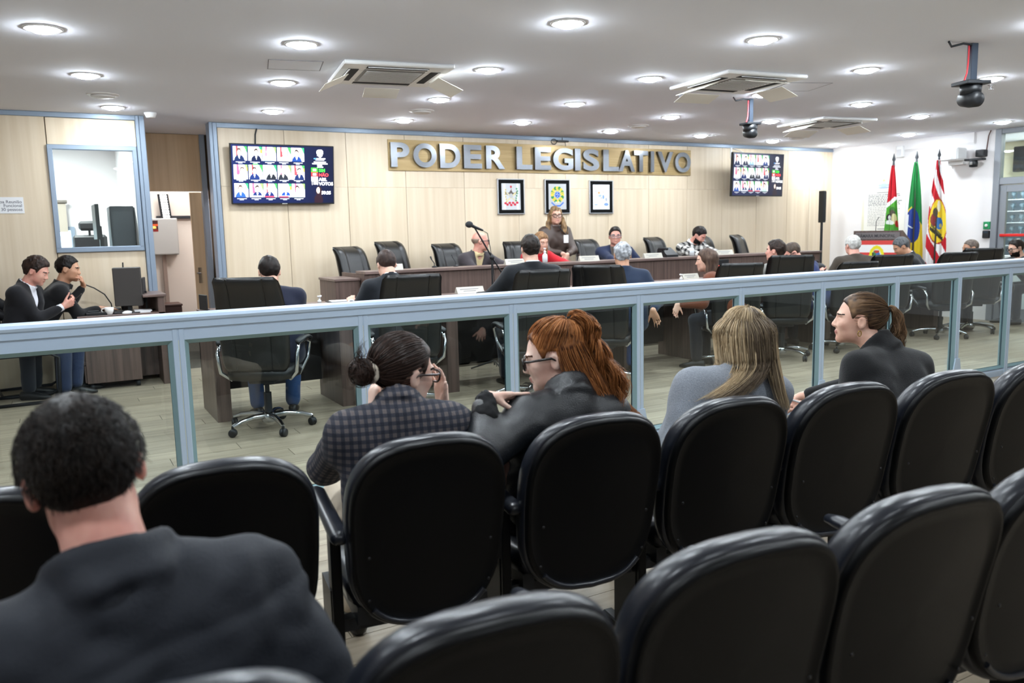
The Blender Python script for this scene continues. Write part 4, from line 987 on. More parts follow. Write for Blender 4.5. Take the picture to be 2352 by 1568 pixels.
# ---- lobby things behind the glass
t = thing('lobby_speaker', 'black box loudspeaker on the lobby wall seen over the glazed door', 'loudspeaker', (14.16, 7.72, 2.48), 0)
MB().box(-0.14, 0.02, -0.10, 0.12, -0.22, 0.19, ch=0.01).build('cabinet', mat('charcoal_cab', '#2e2d2c', 0.6), t)
MB().box(-0.146, -0.14, -0.08, 0.10, -0.2, 0.17).build('grille', slot_black, t)
t = thing('trophy_shelf', 'glass shelf unit with rows of glass trophies beyond the door', 'shelf', (13.75, 7.35, 0), 0)
for k in range(6): MB().box(-0.18, 0.18, -0.9, 0.55, 1.05 + k * 0.185, 1.062 + k * 0.185).build('shelf_board', mat('shelf_white', '#dfe8ee', 0.4), t)
MB().box(0.17, 0.19, -0.9, 0.55, 0.9, 2.05).build('back_panel', mat('shelf_back', '#c7d6e2', 0.5), t)
MB().box(-0.18, 0.18, -0.9, 0.55, 0.0, 0.9, ch=0.01).build('cabinet_base', mat('shelf_base', '#d8dde4', 0.5), t)
MB().box(-0.18, 0.19, 0.55, 0.57, 0.9, 2.05).build('side_panel', MATS['shelf_white'], t)
cup = MB().lathe([(0.028, 0.0), (0.03, 0.008), (0.008, 0.02), (0.009, 0.05), (0.035, 0.075), (0.038, 0.12), (0.03, 0.12)], n=12).mesh('goblet'); cup.materials.append(mat('trophy_glass', '#9fb6c4', 0.15, 0.2))
colw = ['near the hinge side', 'second from the hinge side', 'third from the hinge side', 'fourth from the hinge side', 'at the open end']
roww = ['lowest', 'second', 'third', 'fourth', 'top']
for k in range(5):
    for q in range(5):
        o = bpy.data.objects.new('glass_trophy', cup); COL.objects.link(o); o.location = (13.72 + 0.03 * (q % 2), 7.80 - q * 0.16, 1.0625 + k * 0.185)
        tag(o, f'glass trophy on the {roww[k]} lobby shelf, {colw[q]}', 'trophy', 'trophies on the lobby shelves')
# ---- paper notice on the booth wall
nt_ = thing('paper_notice', 'white printed paper notice taped to the maple booth wall at far left', 'notice', (-0.38, YB - 0.022, 1.84))
MB().box(-0.17, 0.18, -0.002, 0.0, -0.075, 0.085).build('sheet', paper, nt_)
for s, z in (('Boa Reunião', 0.025), ('Funcional', -0.012), ('30 pessoas', -0.05)):
    text_on('lettering', s, 0.042, (0.165, -0.0025, z), (1, 0, 0), (0, 0, 1), mat('grey_print', '#6f6f78', 0.8), nt_, 0.0002, 0.0004, 'RIGHT')
# ---- corridor: electrical panel, duct, wire tray with mesh cover
t = thing('electrical_panel', 'grey metal electrical panel box on the corridor wall', 'electrical box', (1.36, 12.2, 1.26))
MB().box(-0.19, 0.19, -0.06, 0.1, 0, 0.50, ch=0.006).build('enclosure', mat('panel_grey', '#a9a9a6', 0.5, 0.2), t)
MB().box(-0.18, 0.18, -0.068, -0.06, 0.012, 0.488, ch=0.003).build('door', MATS['panel_grey'], t)
def sticker(U, V):
    p = Paint(U, V, '#3a1412'); p.rect(0, 0.3, 1, 0.5, '#c4501f'); p.rect(0.2, 0.55, 0.8, 0.75, '#e4a53a'); p.rect(0, 0.8, 1, 1, '#7c1d18'); p.ell(0.6, 0.6, 0.2, 0.12, '#f6dd7a'); return p.c
painted('sticker', 16, 16, sticker, (-0.19, -0.0695, 0.47), (0.13, 0, 0), (0, 0, -0.15), mat_attr('print', 0.35), t)
t = thing('cable_conduit', 'brown vertical conduit below the grey electrical panel', 'conduit', (1.36, 12.24, 0))
MB().box(-0.025, 0.025, 0, 0.06, 0.0, 1.26, ch=0.004).build('channel', mat('brown_conduit', '#8b7a70', 0.6), t)
t = thing('hanging_garment', 'black and white checked cloth hanging in the corridor', 'cloth', (1.40, 12.22, 1.73))
def checks(U, V):
    p = Paint(U, V, '#f2f5f5'); p.put((np.sin(U * 40) > 0.35) & (np.sin(V * 70) > 0.2), '#27453f'); p.rect(0, 0, 0.2, 1, '#16181c'); p.rect(0.86, 0, 1, 1, '#16181c'); return p.c
painted('cloth', 40, 60, checks, (-0.07, 0, 0.36), (0.14, 0, 0), (0.03, 0, -0.38), mat_attr('flag_cloth', 0.85), t).modifiers.new('thickness', 'SOLIDIFY').thickness = 0.01
t = thing('wall_rail', 'dark rail fixed along the corridor wall above the electrical panel', 'rail', (1.62, 12.28, 1.775))
MB().box(-0.32, 0.22, -0.03, 0.02, -0.02, 0.02, ch=0.004).build('bar', dark_grey, t)
# ---- booth interior things
t = thing('roller_blind', 'beige roller blind half lowered over the booth window', 'blind', (-0.5, 12.5, 1.60))
MB().box(-0.80, 0.72, 0, 0.01, 0.0, 0.38).build('fabric', mat('blind_beige', '#a89f92', 0.9), t)
MB().tube([(-0.80, 0.0, 0.40), (0.74, 0.0, 0.40)], 0.025, 10).build('roller', mat('blind_roller', '#6e675f', 0.6), t)
t = thing('equipment_rack', 'dark grey equipment cabinet seen through the booth window', 'cabinet', (0.78, 10.5, 0))
MB().box(-0.17, 0.08, -0.2, 0.3, 0, 1.86, ch=0.008).build('cabinet', mat('rack_grey', '#3b3e44', 0.5), t)
MB().box(-0.15, 0.06, -0.206, -0.2, 0.1, 1.80).build('rack_door', mat('rack_door', '#474a50', 0.4), t)
t = thing('desk_monitor', 'black desk monitor edge-on in the booth', 'monitor', (0.47, 10.4, 1.44), 88)
MB().box(-0.22, 0.22, -0.02, 0.02, 0.05, 0.44, ch=0.004).build('panel', black_plastic, t)
MB().box(-0.03, 0.03, 0.02, 0.05, -0.05, 0.2).box(-0.12, 0.12, -0.09, 0.09, -0.06, -0.05).build('stand', black_plastic, t)
t = thing('booth_table', 'booth worktop behind the window', 'table', (0.35, 10.4, 0))
MB().box(-1.2, 0.2, -0.35, 0.25, 1.36, 1.38).build('top', walnut_top, t)
MB().box(-1.2, -1.16, -0.3, 0.2, 0, 1.36).box(0.14, 0.18, -0.3, 0.2, 0, 1.36).build('legs', walnut, t)
t = thing('booth_chair', 'black office chair with headrest inside the booth', 'chair', (0.36, 11.2, 0), 200)
MB().box(-0.2, 0.2, -0.24, -0.18, 1.0, 1.55, ch=0.03).build('backrest', black_plastic, t)
MB().box(-0.12, 0.12, -0.24, -0.17, 1.60, 1.72, ch=0.03).tube([(0, -0.21, 1.5), (0, -0.21, 1.66)], 0.015, 8).build('headrest', black_plastic, t)
MB().box(-0.23, 0.23, -0.2, 0.25, 0.80, 0.88, ch=0.03).tube([(0, 0, 0.06), (0, 0, 0.8)], 0.03, 10).box(-0.03, 0.03, -0.26, -0.22, 0.8, 1.1).lathe([(0.28, 0.0), (0.28, 0.03), (0.04, 0.07)], n=18).build('seat', black_plastic, t)
bl = bpy.data.lights.new('booth_ceiling_light', 'AREA'); bl.energy = 80; bl.shape = 'RECTANGLE'; bl.size = 1.2; bl.size_y = 0.3
bo = bpy.data.objects.new('booth_ceiling_light', bl); COL.objects.link(bo); bo.location = (-0.6, 11.2, H - 0.02)
for nm, loc, e in (('corridor_light', (1.4, 11.8, H - 0.02), 9), ('lobby_light', (13.2, 6.9, H - 0.02), 45), ('side_room_light', (2.4, 10.9, H - 0.02), 20)):
    q = bpy.data.lights.new(nm, 'AREA'); q.energy = e; q.size = 0.5
    qo = bpy.data.objects.new(nm, q); COL.objects.link(qo); qo.location = loc
# ================================================================ SMALL THINGS ON THE TABLES
def sanitizer(x, y, z, label, s=1.0):
    t = thing('sanitizer_bottle', label, 'bottle', (x, y, z), 30, 'pump bottles'); t.scale = (s, s, s)
    MB().lathe([(0.02, 0.0), (0.034, 0.003), (0.035, 0.08), (0.030, 0.105), (0.014, 0.122), (0.014, 0.13)], n=18).build('bottle', mat('clear_gel', '#dfe6ea', 0.15, spec=0.6), t)
    MB().lathe([(0.017, 0.128), (0.017, 0.15), (0.007, 0.152), (0.007, 0.175), (0.018, 0.177), (0.018, 0.19)], n=14).box(-0.009, 0.009, 0.0, 0.055, 0.178, 0.190, ch=0.003).build('pump', white_plastic, t)
sanitizer(2.03, 7.08, 0.76, 'pump bottle of hand gel on the desk right of the man in navy')
sanitizer(6.20, 7.08, 0.76, 'pump bottle of hand gel on the desk left of the woman in brown')
sanitizer(5.05, 8.15, 1.10, 'pump bottle on the bench in front of the woman in red', 0.9)
sanitizer(7.32, 8.15, 1.10, 'pump bottle on the bench in front of the man in the checked shirt', 0.9)
def name_plate(x, y, z, label, az=8, w=0.26):
    t = thing('name_plate', label, 'name plate', (x, y, z), az, 'acrylic name plates')
    MB().prism([(-0.04, 0.0), (0.04, 0.0), (0.004, 0.062), (-0.004, 0.062)], -w / 2, w / 2, Matrix(((0, 0, 1, 0), (1, 0, 0, 0), (0, 1, 0, 0), (0, 0, 0, 1)))).build('holder', mat('milky_acrylic', '#bdb9ae', 0.25), t)
    g = MB()
    for a, b, zz in ((-0.10, 0.08, 0.04), (-0.07, 0.05, 0.022)): g.box(a * w / 0.26, b * w / 0.26, -0.042 + 0.58 * zz, -0.039 + 0.58 * zz, zz - 0.004, zz + 0.004)
    g.build('card_line', mat('card_grey', '#a6a6a8', 0.7), t)
name_plate(4.62, 8.10, 1.10, 'acrylic name plate on the bench before the woman in red')
name_plate(5.64, 8.10, 1.10, 'acrylic name plate on the bench left of the man in the blue jacket')
name_plate(6.62, 8.10, 1.10, 'acrylic name plate between the man in blue and the black telephone')
name_plate(7.86, 8.12, 1.10, 'acrylic name plate right of the man in the checked shirt')
name_plate(3.10, 8.10, 1.10, 'acrylic name plate before the leftmost empty bench chair')
name_plate(3.64, 7.33, 0.87, 'clear name plate on the desk in front of the bench microphone stand', 0, 0.3)
name_plate(6.55, 7.33, 0.87, 'clear name plate on the desk beside the woman in brown', 0, 0.24)
def bench_mic(x, y, z, label, h=0.2):
    t = thing('gooseneck_microphone', label, 'microphone', (x, y, z), 0, 'gooseneck microphones')
    MB().lathe([(0.03, 0.0), (0.03, 0.01), (0.012, 0.018)], n=14).build('base', black_plastic, t)
    MB().tube([(0, 0, 0.01), (0, 0, h * 0.5), (-0.02, 0.03, h)], 0.006, 6).build('neck', black_plastic, t)
    MB().tube([(-0.02, 0.03, h), (-0.026, 0.04, h + 0.03)], [0.008, 0.009], 8).build('capsule', black_plastic, t)
bench_mic(3.66, 8.22, 1.10, 'thin gooseneck microphone on the bench before the tall empty chair', 0.09)
bench_mic(3.92, 8.22, 1.10, 'thin gooseneck microphone on the bench left of the bald man', 0.1)
def tumbler(x, y, z, label):
    t = thing('water_glass', label, 'glass', (x, y, z), 0, 'water glasses')
    MB().lathe([(0.026, 0.0), (0.033, 0.09), (0.031, 0.09), (0.025, 0.006)], n=16).build('tumbler', clear_thin, t)
    MB().lathe([(0.024, 0.008), (0.028, 0.05)], n=16).build('water', clear_thin, t)
tumbler(5.52, 8.16, 1.10, 'water glass on the bench in front of the standing woman')
tumbler(6.30, 8.16, 1.10, 'water glass on the bench behind the grey-haired man')
tumbler(7.62, 8.16, 1.10, 'water glass on the bench before the man in the checked shirt')
t = thing('desk_telephone', 'black desk telephone on the bench left of the man in the checked shirt', 'telephone', (6.93, 8.16, 1.10), 0)
MB().prism([(-0.09, 0.0), (0.10, 0.0), (0.10, 0.10), (0.06, 0.12), (-0.09, 0.03)], -0.10, 0.09, Matrix(((0, 0, 1, 0), (1, 0, 0, 0), (0, 1, 0, 0), (0, 0, 0, 1)))).build('body', black_plastic, t)
MB().box(-0.105, -0.06, -0.08, 0.09, 0.09, 0.125, ch=0.01).build('handset', black_plastic, t)
MB().box(0.0, 0.07, 0.098, 0.103, 0.05, 0.09).build('display', mat('phone_display', '#39414a', 0.2), t)
t = thing('timer_clock', 'black digital timer with red digits on the front of the bench', 'clock', (7.68, 7.97, 0.965), 0)
MB().box(-0.13, 0.09, -0.04, 0.025, -0.07, 0.08, ch=0.006).build('housing', black_plastic, t)
g = MB()
for x in (-0.10, -0.05, 0.0, 0.045):
    g.box(x - 0.018, x + 0.018, -0.042, -0.040, -0.002, 0.004).box(x - 0.018, x - 0.012, -0.042, -0.040, -0.03, 0.002).box(x + 0.012, x + 0.018, -0.042, -0.040, -0.03, 0.002).box(x - 0.018, x + 0.018, -0.042, -0.040, -0.034, -0.028)
g.build('red_digits', mat('red_led', '#ff2a22', emit=2.2), t)
t = thing('presentation_folder', 'dark folder with white sheets on the desk of the man in the dark suit', 'folder', (2.32, 7.2, 0.87), 6)
MB().box(-0.17, 0.17, -0.02, 0.16, 0, 0.006).build('cover', black_plastic, t)
MB().box(-0.14, 0.15, -0.015, 0.15, 0.006, 0.010).build('sheets', paper, t)
t = thing('desk_divider', 'thin black upright tablet at the left end of the councillor desks', 'tablet', (1.09, 7.30, 0.87), 80)
MB().box(-0.09, 0.09, -0.006, 0.006, 0.0, 0.13, ch=0.002).build('slab', black_plastic, t)
MB().box(-0.03, 0.03, 0.0, 0.04, 0.0, 0.006).build('foot', black_plastic, t)
t = thing('laptop_bag', 'black bag lying on the desk between the navy jacket and the silver-haired man', 'bag', (8.55, 7.20, 0.87), 10)
rr = [[Vector((0.16 * k * math.copysign(abs(math.cos(a)) ** 0.6, math.cos(a)), 0.08 * k * math.sin(a), z)) for a in [2 * PI * q / 18 for q in range(18)]] for k, z in ((0.9, 0.0), (1.0, 0.03), (0.95, 0.07), (0.7, 0.10), (0.3, 0.115))]
MB().loft(rr).build('body', black_plastic, t)
MB().tube([(-0.06, 0, 0.10), (-0.04, 0, 0.14), (0.04, 0, 0.14), (0.06, 0, 0.10)], 0.008, 6).build('handle', black_plastic, t)
t = thing('open_papers', 'white papers on the desk between the navy jacket and the silver-haired man', 'papers', (8.25, 7.25, 0.87), 12)
MB().box(-0.15, 0.15, -0.1, 0.1, 0, 0.004).build('sheet', paper, t)
MB().box(-0.10, 0.16, -0.08, 0.09, 0.0045, 0.008, Matrix.Rotation(0.1, 4, 'Z')).build('sheet', paper, t)
# ---- booth desk things
t = thing('computer_monitor', 'dark grey monitor seen from behind on the clerk desk', 'monitor', (0.64, 9.02, 0.745), 190)
MB().box(-0.13, 0.13, -0.02, 0.025, 0.07, 0.46, ch=0.008).build('panel', mat('monitor_grey', '#3c3836', 0.5), t)
MB().box(-0.02, 0.02, -0.06, -0.02, 0.02, 0.28).box(-0.10, 0.10, -0.10, 0.06, 0.0, 0.012, ch=0.004).build('stand', black_plastic, t)
MB().box(-0.02, 0.015, -0.0215, -0.020, 0.25, 0.285).box(-0.01, 0.01, -0.0215, -0.02, 0.42, 0.435).build('white_sticker', paper, t)
t = thing('second_monitor', 'thin black monitor standing edge-on behind the grey monitor', 'monitor', (0.80, 9.25, 0.745), 100)
MB().box(-0.16, 0.16, -0.012, 0.012, 0.08, 0.34, ch=0.004).build('panel', black_plastic, t)
MB().box(-0.02, 0.02, 0.012, 0.03, 0.01, 0.2).lathe([(0.09, 0.0), (0.09, 0.008), (0.02, 0.012)], (0, 0.02, 0), 18).build('stand', black_plastic, t)
t = thing('coffee_cup', 'white coffee cup with handle on the clerk desk', 'cup', (0.45, 8.97, 0.745), 0)
MB().lathe([(0.022, 0.0), (0.026, 0.004), (0.038, 0.03), (0.044, 0.072), (0.041, 0.072), (0.034, 0.03), (0.02, 0.008)], n=22).build('bowl', mat('white_ceramic', '#f1f0ee', 0.15), t)
MB().tube([(-0.041, 0, 0.062), (-0.062, 0, 0.06), (-0.070, 0, 0.042), (-0.058, 0, 0.024), (-0.036, 0, 0.022)], 0.005, 8).build('handle', MATS['white_ceramic'], t)
t = thing('desk_microphone', 'gooseneck desk microphone in front of the man with hand on chin', 'microphone', (0.50, 9.40, 0.745), 0)
MB().box(-0.06, 0.08, -0.06, 0.05, 0.0, 0.035, ch=0.008).build('base', black_plastic, t)
MB().tube([(0.0, 0, 0.035), (-0.005, 0, 0.08), (-0.06, -0.01, 0.18), (-0.15, -0.03, 0.25), (-0.22, -0.05, 0.285)], 0.006, 8).build('neck', black_plastic, t)
MB().tube([(-0.22, -0.05, 0.285), (-0.26, -0.06, 0.295)], [0.009, 0.011], 10).build('capsule', black_plastic, t)
t = thing('black_tape_reel', 'round black dish on the clerk desk below the gooseneck microphone', 'dish', (0.36, 9.42, 0.745), 0)
MB().lathe([(0.06, 0.0), (0.085, 0.012), (0.09, 0.05), (0.08, 0.05), (0.05, 0.015)], n=22).build('bowl', black_plastic, t)
MB().lathe([(0.04, 0.015), (0.045, 0.045), (0.02, 0.05)], n=16).build('hub', dark_grey, t)
t = thing('recorder_box', 'flat black recorder beside the coffee cup', 'device', (0.33, 9.0, 0.745), 0)
MB().box(-0.09, 0.10, -0.05, 0.06, 0.0, 0.03, ch=0.004).build('case', black_plastic, t)
MB().box(-0.07, 0.03, -0.03, 0.04, 0.03, 0.045, ch=0.003).build('control_panel', dark_grey, t)
t = thing('computer_mouse', 'white computer mouse on the clerk desk', 'mouse', (0.61, 8.96, 0.745), 60)
mm = MB(); mm.loft(sphere_mb((0, 0, 0.008), (0.032, 0.055, 0.022), 14, 8)); mm.build('shell', white_plastic, t)
MB().box(-0.003, 0.003, 0.015, 0.035, 0.026, 0.032).build('wheel', dark_grey, t)
t = thing('paper_stack', 'stack of papers and a booklet beside the mouse on the clerk desk', 'papers', (0.77, 9.02, 0.745), 4)
MB().box(-0.10, 0.06, -0.07, 0.10, 0.0, 0.012).build('booklet', paper, t)
MB().box(-0.09, 0.07, -0.06, 0.10, 0.0125, 0.022, Matrix.Rotation(0.06, 4, 'Z')).build('sheets', paper, t)
t = thing('keyboard', 'dark keyboard on the clerk desk before the man with hand on chin', 'keyboard', (0.52, 9.17, 0.745), 80)
MB().box(-0.2, 0.2, -0.065, 0.065, 0.0, 0.018, ch=0.004).build('case', black_plastic, t)
g = MB()
for a in range(13):
    for b in range(4): g.box(-0.19 + a * 0.029, -0.166 + a * 0.029, -0.055 + b * 0.028, -0.032 + b * 0.028, 0.018, 0.024)
tag(g.build('keys', dark_grey, t), kind='stuff')
t = thing('pen_holder', 'black pen cup with two pens behind the monitor', 'pen cup', (0.62, 9.42, 0.745), 0)
MB().lathe([(0.032, 0.0), (0.036, 0.10), (0.033, 0.10), (0.03, 0.005)], n=16).build('cup', black_plastic, t)
MB().tube([(0.0, 0.0, 0.01), (0.02, 0.01, 0.50)], 0.007, 6).build('antenna', black_plastic, t)
# ================================================================ PEOPLE: implicit-surface bodies
_TAB = RNG.random(4096).astype(np.float32)
def vnoise(P, f, seed=0):
    q = P * f + seed * 7.31; i = np.floor(q).astype(np.int64); t = (q - i).astype(np.float32); t = t * t * (3 - 2 * t)
    def hsh(a, b, c): return _TAB[((i[:, 0] + a) * 73856093 ^ (i[:, 1] + b) * 19349663 ^ (i[:, 2] + c) * 83492791) & 4095]
    r = 0
    for a in (0, 1):
        for b in (0, 1):
            for c in (0, 1):
                r = r + hsh(a, b, c) * (t[:, 0] if a else 1 - t[:, 0]) * (t[:, 1] if b else 1 - t[:, 1]) * (t[:, 2] if c else 1 - t[:, 2])
    return r - 0.5
def smin(a, b, k):
    if k <= 0: return np.minimum(a, b)
    h = np.clip(0.5 + 0.5 * (b - a) / k, 0, 1); return b + (a - b) * h - k * h * (1 - h)
def smax(a, b, k): return -smin(-a, -b, k)
def s_caps(P, a, b, ra, rb):
    a = np.asarray(a, np.float32); b = np.asarray(b, np.float32); ba = b - a
    t = np.clip(((P - a) @ ba) / (ba @ ba + 1e-9), 0, 1)
    return np.linalg.norm(P - a - t[:, None] * ba, axis=1) - (ra + (rb - ra) * t)
def s_ell(P, c, r, R=None):
    q = P - np.asarray(c, np.float32)
    if R is not None: q = q @ R
    r = np.asarray(r, np.float32)
    k0 = np.linalg.norm(q / r, axis=1); k1 = np.linalg.norm(q / (r * r), axis=1) + 1e-9
    return k0 * (k0 - 1) / k1
def nets(fn, lo, hi, h, B=6, margin=1.6):
    lo = np.asarray(lo, np.float32) - 2 * h; hi = np.asarray(hi, np.float32) + 2 * h
    nb = np.maximum(1, np.ceil((hi - lo) / (h * B)).astype(int)); n = nb * B + 1
    gi = np.stack(np.meshgrid(*[np.arange(k) for k in nb], indexing='ij'), -1).reshape(-1, 3)
    cen = lo + (gi * B + B / 2) * h
    d = fn(cen.astype(np.float32))
    act = np.abs(d) < B * h * 0.87 * margin
    sg = np.where(d < 0, -1.0, 1.0).astype(np.float32).reshape(nb)
    full = np.ones(n, np.float32)
    full[:-1, :-1, :-1] = sg.repeat(B, 0).repeat(B, 1).repeat(B, 2)
    ga = gi[act]
    off = np.stack(np.meshgrid(*[np.arange(B + 1)] * 3, indexing='ij'), -1).reshape(-1, 3)
    idx = (ga[:, None, :] * B + off[None]).reshape(-1, 3)
    lin_i = np.unique((idx[:, 0] * n[1] + idx[:, 1]) * n[2] + idx[:, 2])
    ix = np.stack([lin_i // (n[1] * n[2]), (lin_i // n[2]) % n[1], lin_i % n[2]], 1)
    P = (lo + ix * h).astype(np.float32)
    val = np.concatenate([fn(P[s:s + 400000]) for s in range(0, len(P), 400000)])
    full.ravel()[lin_i] = np.where(val == 0, 1e-7, val)
    s = full < 0
    c = np.zeros(n - 1, np.uint8)
    for a in (0, 1):
        for b in (0, 1):
            for e in (0, 1): c += s[a:n[0] - 1 + a, b:n[1] - 1 + b, e:n[2] - 1 + e]
    cells = np.argwhere((c > 0) & (c < 8))
    if len(cells) == 0: return np.zeros((0, 3)), np.zeros((0, 4), int)
    cv = {}
    for a in (0, 1):
        for b in (0, 1):
            for e in (0, 1): cv[(a, b, e)] = full[cells[:, 0] + a, cells[:, 1] + b, cells[:, 2] + e]
    acc = np.zeros((len(cells), 3), np.float32); cnt = np.zeros(len(cells), np.float32)
    for ax in range(3):
        for u in (0, 1):
            for v in (0, 1):
                p0 = [0, 0, 0]; o = [k for k in range(3) if k != ax]; p0[o[0]] = u; p0[o[1]] = v; p1 = list(p0); p1[ax] = 1
                A, Bv = cv[tuple(p0)], cv[tuple(p1)]; m = (A < 0) != (Bv < 0)
                t = np.where(m, A / np.where(m, A - Bv, 1), 0)
                pos = np.tile(np.array(p0, np.float32), (len(cells), 1)); pos[:, ax] = t
                acc += pos * m[:, None]; cnt += m
    V = lo + (cells + acc / cnt[:, None]) * h
    mp = np.full(n - 1, -1, np.int32); mp[cells[:, 0], cells[:, 1], cells[:, 2]] = np.arange(len(cells))
    Q = []
    for ax in range(3):
        o = [k for k in range(3) if k != ax]
        sl0 = [slice(1, -1)] * 3; sl1 = [slice(1, -1)] * 3
        sl0[ax] = slice(0, -1); sl1[ax] = slice(1, None)
        e0, e1 = s[tuple(sl0)], s[tuple(sl1)]
        e = np.argwhere(e0 != e1)
        if len(e) == 0: continue
        neg = e0[e[:, 0], e[:, 1], e[:, 2]]
        base = e.copy(); base[:, o[0]] += 1; base[:, o[1]] += 1
        def cell(da, db):
            b = base.copy(); b[:, o[0]] -= da; b[:, o[1]] -= db; return mp[b[:, 0], b[:, 1], b[:, 2]]
        q = np.stack([cell(1, 1), cell(0, 1), cell(0, 0), cell(1, 0)], 1)
        fl = neg if ax != 1 else ~neg
        q[~fl] = q[~fl][:, ::-1]
        Q.append(q)
    Q = np.concatenate(Q); Q = Q[(Q >= 0).all(1)]
    return V, Q
def nets_obj(name, fn, lo, hi, h, m, parent, tint=None, relax=1):
    V, Q = nets(fn, lo, hi, h)
    if len(V) == 0: return None
    for _ in range(relax):           # one light smoothing pass evens the grid steps
        A = np.zeros_like(V); N = np.zeros(len(V), np.float32)
        for a, b in ((0, 1), (1, 2), (2, 3), (3, 0)):
            np.add.at(A, Q[:, a], V[Q[:, b]]); np.add.at(N, Q[:, a], 1); np.add.at(A, Q[:, b], V[Q[:, a]]); np.add.at(N, Q[:, b], 1)
        V = V * 0.5 + 0.5 * A / np.maximum(N, 1)[:, None]
    me = quads_mesh(name, V, Q, True)
    if tint is not None:
        at = me.attributes.new('tint', 'FLOAT', 'POINT'); at.data.foreach_set('value', tint(V).astype(np.float32))
    o = add_obj(name, me, parent, m)
    return o
def az_fwd(a): a = math.radians(a); return np.array([math.sin(a), math.cos(a), 0.0])
def nrm(v): v = np.asarray(v, float); return v / (np.linalg.norm(v) + 1e-9)
def ik(S, T, L1, L2, pole):
    S, T = np.asarray(S, float), np.asarray(T, float); D = T - S; d = np.linalg.norm(D); d2 = min(d, (L1 + L2) * 0.995); u = D / max(d, 1e-6)
    T2 = S + u * d2; a = (L1 * L1 - L2 * L2 + d2 * d2) / (2 * d2); hh = math.sqrt(max(L1 * L1 - a * a, 1e-6))
    p = np.asarray(pole, float); p = p - u * (p @ u); return S + u * a + nrm(p) * hh, T2
def hand_prims(W, d, n, side, curl=0.3, spread=0.12, s=1.0, thumb=None, bends=None):
    """W wrist, d finger direction, n palm normal (out of the palm), side +1 right / -1 left"""
    d = nrm(d); n = nrm(np.asarray(n, float) - d * (np.asarray(n, float) @ d)); t = np.cross(d, n) * side   # thumb side
    W = np.asarray(W, float); out = []
    for q, (lat, L, r) in enumerate(((0.030, 0.078, 0.0088), (0.010, 0.086, 0.0092), (-0.011, 0.080, 0.0088), (-0.030, 0.062, 0.0078))):
        K = W + (d * (0.088 - abs(lat - 0.01) * 0.25) + t * lat) * s
        out.append((W + t * lat * 0.55 * s + d * 0.01 * s, K, 0.0165 * s, 0.0125 * s, 0.012 * s))
        dd = nrm(d + t * (lat / 0.03) * spread); p = K; ang = 0.0
        cc = curl if bends is None else bends[q]
        for k, fr in enumerate((0.45, 0.31, 0.24)):
            ang += cc * (0.8 if k == 0 else 1.0)
            dk = nrm(dd * math.cos(ang) + n * math.sin(ang)); p2 = p + dk * L * fr * s
            out.append((p, p2, r * (1 - 0.08 * k) * s, r * (0.93 - 0.10 * k) * s, 0.004 * s)); p = p2
    tb = W + (d * 0.022 + t * 0.022 + n * 0.006) * s
    td = nrm(d * 0.75 + t * 0.75 + n * 0.3) if thumb is None else nrm(thumb)
    p1 = tb + td * 0.042 * s; p2 = p1 + nrm(td + d * 0.35) * 0.032 * s; p3 = p2 + nrm(td + d * 0.6) * 0.024 * s
    out += [(tb, p1, 0.0165 * s, 0.0115 * s, 0.010 * s), (p1, p2, 0.0108 * s, 0.0098 * s, 0.004 * s), (p2, p3, 0.0098 * s, 0.0078 * s, 0.003 * s)]
    return out
SKIN = {'light': ('#e2b8a3', '#d3a08b'), 'pale': ('#e9c9b9', '#dcb09e'), 'tan': ('#c99a7e', '#b78468'), 'pink': ('#dfaa98', '#cf8f80')}
def skin_mat(k):
    a, b = SKIN[k]
    m = mat('skin_' + k, a, 0.48, col2=b, scale=(14, 14, 14), detail=3, spec=0.4)
    m.node_tree.nodes['Principled BSDF'].inputs['Subsurface Weight'].default_value = 0.12
    m.node_tree.nodes['Principled BSDF'].inputs['Subsurface Radius'].default_value = (0.012, 0.005, 0.003)
    return m
def cloth_mat(name, col, col2=None, rough=0.85, sheen=0.15, bump=0.25, bs=260, spec=0.25):
    return mat('cloth_' + name, col, rough, col2=col2 or col, scale=(320, 320, 320), detail=2, bump=bump, bscale=bs, sheen=sheen, spec=spec)
